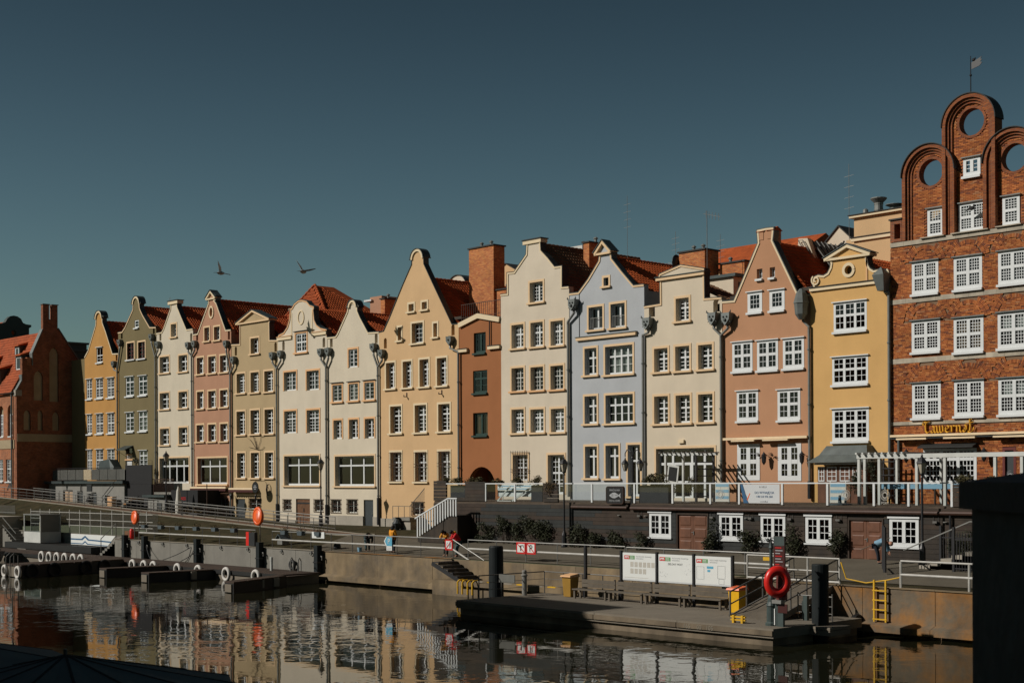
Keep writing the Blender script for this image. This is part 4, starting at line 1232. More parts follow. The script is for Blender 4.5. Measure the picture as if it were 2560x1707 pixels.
 MB().beam((-17.55, -1.0, 6.52), (-17.55, -.02, 6.52), .04, .04).build("sign_bracket", MT['iron'], t)
 MB().tube([(-16.85, -.02, 6.25), (-16.85, -.25, 6.2), (-16.85, -.28, 5.8), (-16.85, -.25, 5.35), (-16.85, -.02, 5.3)], [.03, .07, .08, .06, .02], 6).build("wall_bracket", MT['iron'], t)
 for x in (-22.5, -18.5): wall_lamp(t, x, 5.15, .3)
 MB().box(-22.75, -22.5, -.08, .02, 4.0, 4.35).build("letter_box", MT['iron'], t)
 # bare climber on the sand wall
 v = MB()
 r2 = random.Random(5)
 for k in range(7):
  p = Vector((-18.6, -.03, 9.4 - .2))
  d = Vector((r2.uniform(-1, 1), 0, r2.uniform(.1, .9)))
  pts = [tuple(p)]
  for q in range(6):
   p = p + d * .30
   d.x += r2.uniform(-.4, .4); d.z += r2.uniform(-.2, .25)
   pts.append((p.x, -.035, min(p.z, 10.35)))
  v.tube(pts, [.018] * 6 + [.006], 5)
 v.build("bare_creeper", MT['bark'], t)
 # peach house hooks, basement balcony
 t = HOUSE['peach']
 for x in (2.15, 6.3): MB().beam((x, -.02, 13.18), (x, -.02, 12.85), .07, .06).beam((x, -.02, 12.87), (x, -.3, 12.87), .06, .06).beam((x, -.3, 12.85), (x, -.3, 13.0), .05, .05).build("wall_hook", MT['rust_iron'], t)
 MB().box(2.2, 4.3, -1.5, -.01, 3.55, 3.78).build("landing_slab", MT['concrete'], t)
 MB().box(2.4, 4.2, -1.35, -.01, 2.3, 3.545).build("landing_base", MT['plinth'], t)
 g = MB()
 for k in range(14): g.beam((4.25 + k * .13, -1.45, 3.75 + k * .10), (4.25 + k * .13, -1.45, 4.6 + k * .10), .02, .02)
 g.beam((2.2, -1.45, 4.62), (4.25, -1.45, 4.62), .04, .04).beam((4.25, -1.45, 4.62), (6.0, -1.45, 5.95), .04, .04)
 for x in (2.2, 2.9, 3.6): g.beam((x, -1.45, 3.75), (x, -1.45, 4.62), .03, .03)
 g.build("landing_railing", MT['steel_dark'], t)
 u = MB()
 u.lathe([(.10, 0), (.30, .35), (.38, .6), (.2, .85), (.12, .95), (.17, 1.05)], (3.05, -1.7, 2.75), 12)
 u.build("wall_urn", MT['dark_door'], t)
 # grey plinths
 for k, xa, xb, z in (('cream_c', -8.2, -3.45, 3.75), ('cream_c', -2.17, -1.34, 3.7), ('peach', -1.26, 2.35, 3.62), ('cream_b', -15.4, -12.9, 3.2), ('cream_b', -10.75, -8.3, 3.3)):
  MB().box(xa, xb, -.05 - (.0 if k != 'peach' else .02), .0, 2.0, z).build("plinth", MT['plinth'], HOUSE[k])
 # brown house: sloped roof edge, cornice stubs, passage, roof railing
 t = HOUSE['brown']
 MB().strip([(8.28, 17.93), (10.43, 18.46), (12.79, 17.99)], -.36, -.02, -.14, .05).build("cornice", MT['cream_trim'], t)
 for a, c in ((8.27, 9.3), (11.55, 12.8)):
  MB().box(a, c, -.18, .02, 15.78, 16.0).build("cornice_stub", MT['cream_trim'], t)
  MB().box(a - .0, c + .0, -.22, .02, 16.005, 16.05).build("stub_sheet", MT['slate'], t)
 MB().box(8.3, 12.77, .45, 7, 17.3, 17.42).build("flat_roof", MT['slate_roof'], t)
 MB().tube([(11.7, -.08, 18.0), (11.7, -.08, 16.05)], .05, 6).build("rain_pipe", MT['rust_iron'], t)
 MB().box(8.5, 12.7, 2.6, 2.75, 2.0, 7.6).build("passage_wall", MT['blind_niche'], t)
 MB().box(11.0, 11.7, 2.5, 2.59, 5.3, 6.9).build("passage_door", MT['dark_door'], t)
 g = MB()
 for k in range(20):
  x = 8.35 + k * .22
  g.beam((x, .2, 18.0), (x, .2, 19.25), .025, .025)
 g.beam((8.3, .2, 19.25), (12.75, .2, 19.25), .04, .04).beam((8.3, .2, 18.3), (12.75, .2, 18.3), .03, .03)
 g.build("roof_railing", MT['rust_iron'], t)
def awning(t, x0, x1, z):
 o = MB().box(x0, x1, -.55, -.04, z - .06, z + .10).build("awning_box", MT['awning'], t)
 b = MB()
 n = int((x1 - x0) / .35)
 for i in range(n):
  a = x0 + (x1 - x0) * i / n
  c = x0 + (x1 - x0) * (i + 1) / n
  m = (a + c) / 2
  b.add([(a, -.56, z - .065), (c, -.56, z - .065), (c, -.56, z - .24), (m, -.57, z - .32), (a, -.56, z - .24)], [(0, 1, 2, 3, 4)])
 b.build("valance", MT['awning_red'], t, fix=False)
 return o
def wall_lamp(t, x, z, s=.42):
 b = MB()
 b.lathe([(0, .9 * s), (.25 * s, .5 * s), (.42 * s, .35 * s), (.1 * s, .3 * s)], (x, -.35, z), 8)
 b.lathe([(.36 * s, .3 * s), (.28 * s, -.6 * s), (.08 * s, -.9 * s), (0, -1.0 * s)], (x, -.35, z), 8)
 b.beam((x, -.02, z + .3 * s), (x, -.35, z + .7 * s), .04, .04)
 return b.build("wall_lantern", MT['iron'], t)
# ---------------------------------------------------------------- downpipes with their hopper heads
def hopper(parent, x, z, style, xp, zj):
 """hopper at x, bend to the pipe at xp joining at zj"""
 b = MB()
 x_, z_ = x, z
 y = -.26
 if style == 'mask':
  b.add([(x - .40, y - .18, z + .42), (x + .40, y - .18, z + .42), (x + .36, y - .2, z - .1), (x, y - .22, z - .55), (x - .36, y - .2, z - .1),
               (x - .40, -.02, z + .42), (x + .40, -.02, z + .42), (x + .36, -.02, z - .1), (x, -.02, z - .55), (x - .36, -.02, z - .1)],
              [(0, 1, 2, 3, 4), (9, 8, 7, 6, 5), (0, 5, 6, 1), (1, 6, 7, 2), (2, 7, 8, 3), (3, 8, 9, 4), (4, 9, 5, 0)])
  for s in (-1, 1):
   b.tube([(x + s * .30, y - .1, z + .36), (x + s * .48, y - .15, z + .48), (x + s * .50, y - .15, z + .62)], [.08, .06, .02], 6)
   b.ball((x + s * .16, y - .2, z + .12), .08, 8, 5)
  b.ball((x, y - .24, z - .12), .13, 8, 5, sy=.7)
  for k in range(6): b.tube([(x + (k - 2.5) * .12, y - .1, z - .36 + abs(k - 2.5) * .08), (x + (k - 2.5) * .17, y - .12, z - .62 + abs(k - 2.5) * .12)], [.05, .015], 5)
 elif style == 'urn':
  b.lathe([(.16, -.75), (.36, -.45), (.42, .15), (.46, .18), (.42, .30), (.30, .75), (.1, 1.0), (0, 1.02)], (x, y - .1, z), 8)
 elif style == 'box':
  b.add([(x - .45, -.75, z + .3), (x + .25, -.75, z + .3), (x + .25, -.02, z + .3), (x - .45, -.02, z + .3), (x - .25, -.55, z - .55), (x + .15, -.55, z - .55), (x + .15, -.05, z - .55), (x - .25, -.05, z - .55), (x - .1, -.4, z + .75)],
              [(0, 1, 5, 4), (1, 2, 6, 5), (2, 3, 7, 6), (3, 0, 4, 7), (7, 4, 5, 6), (0, 8, 1), (1, 8, 2), (2, 8, 3), (3, 8, 0)])
 else:
  b.add([(x - .34, y - .14, z + .34), (x - .1, y - .14, z + .28), (x + .12, y - .14, z + .36), (x + .34, y - .14, z + .30), (x + .34, y - .12, z - .1), (x + .02, y - .1, z - .48), (x - .34, y - .12, z - .1),
               (x - .34, -.02, z + .34), (x - .1, -.02, z + .28), (x + .12, -.02, z + .36), (x + .34, -.02, z + .30), (x + .34, -.02, z - .1), (x + .02, -.02, z - .48), (x - .34, -.02, z - .1)],
              [(0, 1, 2, 3, 4, 5, 6), (13, 12, 11, 10, 9, 8, 7)] + [(i, 7 + i, 7 + (i + 1) % 7, (i + 1) % 7) for i in range(7)])
  b.ball((x, y - .15, z + .02), .09, 8, 5)
 k_ = {'mask': .78, 'shield': .82}.get(style, 1)
 b.v = [(x_ + (v[0] - x_) * k_, v[1], z_ + (v[2] - z_) * k_) for v in b.v]
 h = b.build("hopper_head", MT['zinc'], parent)
 zb_ = z - (.48 if style != 'urn' else .7)
 MB().tube([(x, y + .06, zb_ + .1), (x, y + .06, zb_ - .12), (xp, -.14, zj + .25), (xp, -.14, zj - .1)], .085, 8).build("pipe_bend", MT['zinc_light'], parent, smooth=True)
 return h
def downpipe(x, zt, zbot, label, hops, dark_to=None):
 t = thing("downpipe", label, "downpipe", (x, -.14, zbot), "grey rain downpipes between the house fronts")
 MB().tube([(x, -.14, zt), (x, -.14, zbot)], .085, 10, cap=True).build("pipe", MT['zinc_light'], t, smooth=False)
 k = zbot + 2.2
 while k < zt:
  MB().lathe([(.11, 0), (.115, .05), (.11, .10)], (x, -.14, k), 10).build("pipe_collar", MT['zinc'], t)
  k += 3.1
 if dark_to: MB().tube([(x, -.14, dark_to), (x, -.14, zbot)], .13, 10).build("pipe_foot", MT['iron'], t)
 for (hx, hz, st) in hops: hopper(t, hx, hz, st, x, zt - .1)
 return t
def downpipes():
 downpipe(-44.18, 17.4, 4.0, "dark downpipe between the ochre and the olive house", [(-43.45, 20.35, 'shield'), (-44.75, 18.3, 'shield')])
 downpipe(-36.45, 18.3, 4.0, "downpipe between the olive and the cream house by the lamp", [(-37.0, 20.4, 'shield'), (-35.8, 19.6, 'shield')])
 downpipe(-29.6, 17.9, 4.2, "downpipe between the cream and the dusty pink house", [(-30.1, 19.1, 'shield'), (-28.95, 19.15, 'shield')])
 downpipe(-22.92, 15.9, 3.0, "downpipe between the dusty pink and the sand house", [(-23.45, 18.75, 'shield'), (-22.25, 17.25, 'shield')], 4.2)
 downpipe(-15.48, 15.9, 3.1, "downpipe between the sand and the curved gable house", [(-16.0, 17.2, 'shield'), (-14.75, 17.25, 'shield')], 4.6)
 downpipe(-8.24, 15.6, 3.1, "downpipe between the curved gable and the plain cream house, forked at the top", [(-8.85, 17.0, 'shield'), (-7.8, 17.0, 'shield')], 4.6)
 downpipe(-1.3, 15.2, 3.1, "downpipe between the plain cream and the peach house", [(-1.75, 16.9, 'shield'), (-.7, 16.35, 'shield')], 5.2)
 downpipe(8.33, 15.7, 5.2, "downpipe at the right edge of the peach house", [(7.5, 16.75, 'shield')])
 downpipe(19.63, 16.9, 5.4, "dark downpipe between the tall cream and the pale blue house", [(20.25, 18.15, 'mask')])
 downpipe(26.34, 15.5, 5.4, "downpipe between the pale blue house and the glazed shop", [(26.85, 16.35, 'mask')])
 downpipe(32.63, 15.0, 5.4, "downpipe with two mask heads between the shop and the terracotta house", [(32.15, 16.2, 'mask'), (33.2, 16.1, 'mask')])
 downpipe(39.0, 15.0, 5.4, "downpipe with an urn head between the terracotta and the yellow house", [(38.65, 16.3, 'urn')], 6.4)
 downpipe(44.2, 16.4, 5.4, "downpipe with a box head between the yellow and the brick house", [(44.0, 17.2, 'box')])
# ---------------------------------------------------------------- the brick gabled tavern
def stroke(mb, pts, w, y0, y1, ang=R(40)):
 """broad nib stroke in the (x, z) plane"""
 dx, dz = w / 2 * math.cos(ang), w / 2 * math.sin(ang)
 for (a, c) in zip(pts[:-1], pts[1:]):
  q = [(a[0] - dx, a[1] - dz), (a[0] + dx, a[1] + dz), (c[0] + dx, c[1] + dz), (c[0] - dx, c[1] - dz)]
  ar = sum(q[i][0] * q[(i + 1) % 4][1] - q[(i + 1) % 4][0] * q[i][1] for i in range(4))
  if abs(ar) < 1e-5:
   nx, nz = -(c[1] - a[1]), (c[0] - a[0])
   L = math.hypot(nx, nz) or 1
   nx, nz = nx / L * w * .12, nz / L * w * .12
   q = [(a[0] - nx, a[1] - nz), (a[0] + nx, a[1] + nz), (c[0] + nx, c[1] + nz), (c[0] - nx, c[1] - nz)]
  V = [(p[0], y0, p[1]) for p in q] + [(p[0], y1, p[1]) for p in q]
  mb.add(V, [(0, 1, 2, 3), (7, 6, 5, 4), (0, 4, 5, 1), (1, 5, 6, 2), (2, 6, 7, 3), (3, 7, 4, 0)])
def tavern():
 t = thing("brick_tavern", "tall red brick tavern with three round topped gable lobes and gold lettering", "house", (48.85, 0, 3.0))
 HOUSE['brick'] = t
 xa, xb = 44.22, 53.5
 zsh = 19.22
 cxs = [(46.5, 22.62, 1.55), (48.87, 24.85, 1.50), (51.22, 22.62, 1.55)]
 holes = [[(w[0], w[2]), (w[1], w[2]), (w[1], w[3]), (w[0], w[3])] for w in BRICK_WINS if w[3] < 18.6]
 body = [(xa, 2), (xb, 2), (xb, zsh), (xa, zsh)]
 MB().plate(body, holes, .05, .5).build("wall", MT['brick_core'], t)
 MB().box(xa, xa + .25, .51, 11, 2, zsh - .1).box(xb - .25, xb, .51, 11, 2, zsh - .1).box(xa + .26, xb - .26, 10.7, 11, 2, zsh - .1).build("side_wall", MT['church'], t)
 MB().box(xa + .3, xb - .3, 4.5, 4.6, 2, zsh).build("partition", MT['room'], t)
 f = MB()
 for z in (5.4, 8.9, 12.2, 15.4, 18.6): f.box(xa + .27, xb - .27, .52, 4.4, z, z + .2)
 f.build("floor_slab", MT['floor_in'], t)
 # roof behind the gable
 roof_slope(t, 48.87, 22.2, xb, 18.9, .9, 11, MT['tile'], tiles=False)
 roof_slope(t, 48.87, 22.2, xa, 18.9, .9, 11, MT['tile'], tiles=False)
 # lobes: inner panel with a round opening, stepped bands round it
 rb = random.Random(8)
 lobes = []
 for i, (cx, cz, r) in enumerate(cxs):
  w = r - .42
  top = [(cx + (r - .04) * math.cos(PI * k / 20), cz + (r - .04) * math.sin(PI * k / 20)) for k in range(21)]
  poly = [(cx - r + .04, zsh + .02), (cx + r - .04, zsh + .02)] + top
  hs = [circle(cx + .04, cz + .08, .70)] + [[(q[0], q[2]), (q[1], q[2]), (q[1], q[3]), (q[0], q[3])] for q in BRICK_WINS if q[3] > 18.6 and cx - r < (q[0] + q[1]) / 2 < cx + r]
  lobes.append((poly, hs))
  MB().plate(poly, hs, .30, .72).build("gable_lobe", MT['church'], t)
  MB().strip([p for p in circle(cx + .04, cz + .08, .70, 32)] + [(cx + .74, cz + .08)], -.14, -.004, .25, .50).build("round_opening_rim", MT['bricks_plain'], t)
  for k, (ra, rb_, y0) in enumerate(((r, r - .20, -.02), (r - .215, r - .33, .10), (r - .345, r - .47, .20))):
   pts = [(cx - ra, zsh + .02)] + [(cx + ra * math.cos(PI - PI * q / 28), cz + ra * math.sin(PI - PI * q / 28)) for q in range(29)] + [(cx + ra, zsh + .02)]
   if i == 1: y0 -= .03
   MB().strip(pts, -(ra - rb_), 0, y0, .70 if k == 0 else .29).build("arch_band", MT['bricks_plain'], t)
  pts = [(cx - r - .02, cz - .02)] + [(cx + r * math.cos(PI - PI * q / 24), cz + r * math.sin(PI - PI * q / 24)) for q in range(25)] + [(cx + r + .02, cz - .02)]
  MB().strip(pts, .003, .05, -.10, .78).build("gable_sheet", MT['slate'], t)
 # shoulder parapets with a niche
 for (a, c) in ((xa, 44.92), (52.8, xb)):
  MB().plate([(a, zsh + .02), (c, zsh + .02), (c, 20.42), (a, 20.42)], [[(a + .25, 19.4), (c - .08, 19.4), (c - .08, 20.2), (a + .25, 20.2)]], .0, .6).build("shoulder", MT['church'], t)
  MB().box(a - .06, c + .04, -.08, .66, 20.425, 20.5).build("shoulder_coping", MT['slate'], t)
 # stone bands, built of blocks
 for (z0, z1) in ((18.97, 19.2), (15.88, 16.13), (12.68, 12.94), (9.38, 9.56)):
  x = xa
  while x < xb - .1:
   L = min(rb.uniform(.7, 1.25), xb - x)
   MB().box(x + .004, x + L - .004, -.02, .045, z0, z1).build("stone_block", MT['stone_band'], t)
   x += L
 # bricks: one relief mesh, the courses cut round windows, bands and arches
 bands = [(18.95, 19.22), (15.86, 16.15), (12.66, 12.96), (9.36, 9.58)]
 arcs = []
 for w in BRICK_WINS:
  if w[4] == 'T':
   cx = (w[0] + w[1]) / 2
   hw = (w[1] - w[0]) / 2
   arcs.append((cx, w[3] - .15, hw * 1.02, .42))
 B = MB()
 pal = [(.40, .135, .042), (.35, .11, .036), (.28, .088, .033), (.44, .17, .058), (.21, .068, .032), (.16, .058, .034), (.38, .17, .08)]
 def brick(x0, x1, z0, z1, y):
  c = rb.choices(pal, (5, 5, 4, 3, 2, 1, 1))[0]
  k = rb.uniform(.82, 1.12)
  d = rb.uniform(-.004, .006)
  B.add([(x0, y + d, z0), (x1, y + d, z0), (x1, y + d, z1), (x0, y + d, z1), (x0, y + .05, z0), (x1, y + .05, z0), (x1, y + .05, z1), (x0, y + .05, z1)],
              [(0, 1, 2, 3), (0, 4, 5, 1), (1, 5, 6, 2), (2, 6, 7, 3), (3, 7, 4, 0)], 0, tuple(q * k for q in c))
 def pip(p, lp):
  c = False
  j = len(lp) - 1
  for i in range(len(lp)):
   if (lp[i][1] > p[1]) != (lp[j][1] > p[1]) and p[0] < (lp[j][0] - lp[i][0]) * (p[1] - lp[i][1]) / (lp[j][1] - lp[i][1]) + lp[i][0]: c = not c
   j = i
  return c
 z = 5.0
 row = 0
 while z < 26.2:
  zm = z + .04
  if z < zsh:
   if not any(a < zm < c for a, c in bands):
    x = xa - rb.uniform(0, .25)
    while x < xb:
     L = rb.choice((.255, .255, .25, .262, .13))
     x0, x1 = max(x, xa), min(x + L - .012, xb)
     segs = [(x0, x1)]
     for w in BRICK_WINS:
      if w[2] - .02 < zm < w[3] + .02:
       ns = []
       for (a, c) in segs:
        if c <= w[0] or a >= w[1]: ns.append((a, c))
        else:
         if a < w[0] - .03: ns.append((a, w[0] - .003))
         if c > w[1] + .03: ns.append((w[1] + .003, c))
       segs = ns
     for (a, c) in segs:
      if c - a < .03: continue
      m_ = ((a + c) / 2, zm)
      if any(r_ < math.hypot(m_[0] - q[0], m_[1] - q[1]) < r_ + q[3] and m_[1] > q[1] + .1 for q in arcs for r_ in (q[2],)): continue
      brick(a, c, z, z + .068, .0)
     x += L
  else:
   for poly, hs in lobes:
    xs0, xs1 = min(p[0] for p in poly), max(p[0] for p in poly)
    x = xs0 - (.13 if row % 2 else 0)
    while x < xs1:
     m_ = (x + .12, zm)
     if pip((x + .02, zm), poly) and pip((x + .23, zm), poly) and not any(pip((x + q_, zm + r_), h) for h in hs for q_ in (.0, .12, .243) for r_ in (-.03, .03)) \
       and math.hypot(x + .12 - (hs[0][0][0] - .70), zm - hs[0][0][1]) > .86:
      brick(x, x + .243, z, z + .068, .262)
     x += .255
  z += .08
  row += 1
 for (cx, cz, r, w) in arcs:
  n = int(PI * (r + w / 2) / .085)
  for ring in (0, 1):
   for k in range(n):
    a0, a1 = PI * (k + .08) / n, PI * (k + .92) / n
    ra, rb2 = r + ring * .21 + .005, r + ring * .21 + .2
    P = [(cx + ra * math.cos(a0), cz + ra * math.sin(a0)), (cx + rb2 * math.cos(a0), cz + rb2 * math.sin(a0)), (cx + rb2 * math.cos(a1), cz + rb2 * math.sin(a1)), (cx + ra * math.cos(a1), cz + ra * math.sin(a1))]
    if min(p[1] for p in P) < cz + .1: continue
    if any(b0 - .02 < p[1] < b1 + .02 for p in P for b0, b1 in bands): continue
    c = rb.choices(pal, (4, 5, 5, 2, 3, 2, 1))[0]
    d = rb.uniform(-.006, .004)
    B.add([(p[0], d, p[1]) for p in P] + [(p[0], .05, p[1]) for p in P], [(0, 1, 2, 3), (0, 4, 5, 1), (1, 5, 6, 2), (2, 6, 7, 3), (3, 7, 4, 0)], 0, c)
 bo = B.build("brickwork", MT['bricks'], t, fix=False)
 bo["kind"] = "stuff"
 for (x0, x1, z0, z1, st) in BRICK_WINS:
  if st == 'Td': door(t, x0, x1, z0 - .7, z1, st, 0)
  else: window(t, x0, x1, z0, z1, st, .0 if z1 < 18.6 else .26)
 # sills under the gable windows
 for (a, c, z) in ((46.1, 47.5, 19.2), (47.9, 50.0, 19.2), (50.4, 51.8, 19.22)):
  MB().box(a, c, -.14, .25, z + .004, z + .06).build("stone_sill", MT['stone_band'], t)
 # gilded lettering: blackletter made of nib strokes
 G = MB()
 y0, y1, W = -.16, -.05, .085
 Z0, hx = 8.92, .34
 x = 46.25
 def st_(pts): stroke(G, [(x + p[0], Z0 + p[1]) for p in pts], W, y0, y1)
 st_([(-.06, .52), (.06, .58), (.22, .54), (.34, .60)]); st_([(-.04, .50), (.02, .42)]); st_([(.16, .54), (.12, .40), (.14, .10), (.24, .0), (.36, .06)])
 x += .43
 def la():
  st_([(.02, .28), (.12, .36), (.22, .30), (.22, .06), (.30, .0)]); st_([(.22, .20), (.06, .14), (.04, .05), (.12, .0), (.22, .08)])
 def lw():
  for d in (0, .17, .34): st_([(d, .36), (d + .02, .06)])
  st_([(.02, .05), (.10, .0), (.18, .06)]); st_([(.19, .05), (.27, .0), (.36, .07)])
 def le(): st_([(.20, .20), (.24, .30), (.14, .36), (.04, .28), (.04, .08), (.14, .0), (.26, .06)]); st_([(.06, .17), (.20, .21)])
 def lr(): st_([(.0, .34), (.06, .30), (.06, .03)]); st_([(.08, .28), (.16, .36), (.24, .31)])
 def ln(): st_([(.0, .34), (.06, .30), (.06, .03)]); st_([(.08, .28), (.16, .36), (.24, .29), (.24, .06), (.31, .0)])
 for fn, adv in ((la, .37), (lw, .47), (le, .33), (lr, .30), (ln, .38), (la, .37)):
  fn()
  x += adv
 G.build("gilded_letters", MT['gold'], t)
 G2 = MB()
 xs = 48.95
 stroke(G2, [(xs - .02, Z0 + .62), (xs + .02, Z0 + .30), (xs - .02, Z0 + .05)], .07, -.16, -.07, R(20))
 G2.ring((xs + .02, -.11, Z0 + .66), .06, .02, 'Y', 12, 6)
 stroke(G2, [(xs - .26, Z0 + .42), (xs + .22, Z0 + .5)], .06, -.16, -.07)
 stroke(G2, [(xs - .30, Z0 + .22), (xs - .18, Z0 + .04), (xs + .0, Z0 - .04), (xs + .18, Z0 + .06), (xs + .22, Z0 + .24)], .08, -.16, -.07)
 G2.build("gilded_anchor", MT['gold'], t)
 # awning box, arms, lanterns, window hood
 MB().box(44.35, 53.4, -.34, -.03, 8.74, 8.86).build("awning_box", MT['awning'], t)
 MB().box(44.35, 53.4, -.26, -.03, 8.64, 8.735).build("painted_awning_shade", MT['dark_door'], t)  # dark strip standing in for the shade under the awning box
 for a, c in ((44.8, 46.6), (47.6, 49.4), (50.4, 52.2)): MB().box(a, c, -.46, -.30, 8.58, 8.67).build("awning_front_bar", MT['awning'], t)
 MB().add([(46.1, -.01, 8.35), (49.3, -.01, 8.35), (49.3, -.5, 8.18), (46.1, -.5, 8.18), (46.1, -.5, 8.12), (49.3, -.5, 8.12), (46.1, -.01, 8.12), (49.3, -.01, 8.12)], [(0, 3, 2, 1), (3, 4, 5, 2), (6, 7, 5, 4), (0, 6, 4, 3), (1, 2, 5, 7)]).build("window_hood", MT['slate'], t)
 for x_ in (45.35, 49.85): wall_lamp(t, x_, 7.75, .42)
 MB().tube([(44.75, -.12, 8.7), (44.75, -.12, 5.5)], .07, 8).build("rain_pipe", MT['zinc'], t)
 b = MB()
 for k in range(26): b.tube([(51.05 + .16 * math.cos(k * PI / 13), .08, 6.6 + .22 * math.sin(k * PI / 13)), (51.05 + .24 * math.cos(k * PI / 13), .08, 6.6 + .33 * math.sin(k * PI / 13))], .012, 4)
 b.ring((51.05, .08, 6.6), .14, .03, 'Y', 20, 6)
 b.build("compass_emblem", MT['sign_grey'], t)
 # weather vane
 v = thing("weather_vane", "dark weather vane with a notched flag above the brick gable", "weather vane", (48.85, .3, 26.4))
 MB().tube([(48.85, .3, 26.38), (48.85, .3, 28.35)], [.03, .02], 6).ball((48.85, .3, 27.35), .07, 8, 5).build("rod", MT['iron'], v)
 MB().plate([(48.9, 27.65), (49.35, 27.75), (49.5, 27.9), (49.38, 27.95), (49.5, 28.05), (49.4, 28.1), (49.48, 28.2), (48.9, 28.0)], [], .285, .315).build("flag", MT['iron'], v)
 MB().ball((49.02, .3, 28.12), .08, 8, 5, sx=1.3).tube([(49.08, .3, 28.15), (49.12, .3, 28.22)], [.05, .03], 6).build("vane_figure", MT['iron'], v)
MT['bricks_plain'] = brick_mat("arch_brick", (.34, .105, .036, 1), (.22, .062, .028, 1), (.16, .10, .065, 1), .35)
# ---------------------------------------------------------------- roofs and buildings behind, chimneys
def chimney(x0, x1, y0, y1, z0, z1, label, pots=1, m='chim', cap='slate'):
 t = thing("chimney", label, "chimney", ((x0 + x1) / 2, (y0 + y1) / 2, z0))
 MB().box(x0, x1, y0, y1, z0, z1).build("stack", MT[m], t)
 MB().box(x0 - .09, x1 + .09, y0 - .09, y1 + .09, z1 + .003, z1 + .10).build("cap", MT[cap], t)
 for k in range(pots):
  x = lerp(x0 + .3, x1 - .3, (k + .5) / max(1, pots)) if pots > 1 else x0 + (x1 - x0) * .2
  b = MB().lathe([(.10, .1), (.10, .36), (.16, .38), (.16, .44), (.05, .52), (0, .53)], (x, (y0 + y1) / 2, z1), 8)
  b.build("flue", MT['steel'], t)
 return t
def block(label, cat, x0, x1, y0, y1, z0, z1, m, cornice=None, name="rear_building"):
 t = thing(name, label, cat, ((x0 + x1) / 2, (y0 + y1) / 2, z0))
 MB().box(x0, x1, y0, y1, z0, z1).build("wall", m, t)
 if cornice:
  MB().box(x0 - .22, x1 + .22, y0 - .22, y1 + .22, z1 + .003, z1 + .14).build("cornice", MT[cornice], t)
  MB().box(x0 - .28, x1 + .28, y0 - .28, y1 + .28, z1 + .145, z1 + .19).build("roof_sheet", MT['slate'], t)
 return t
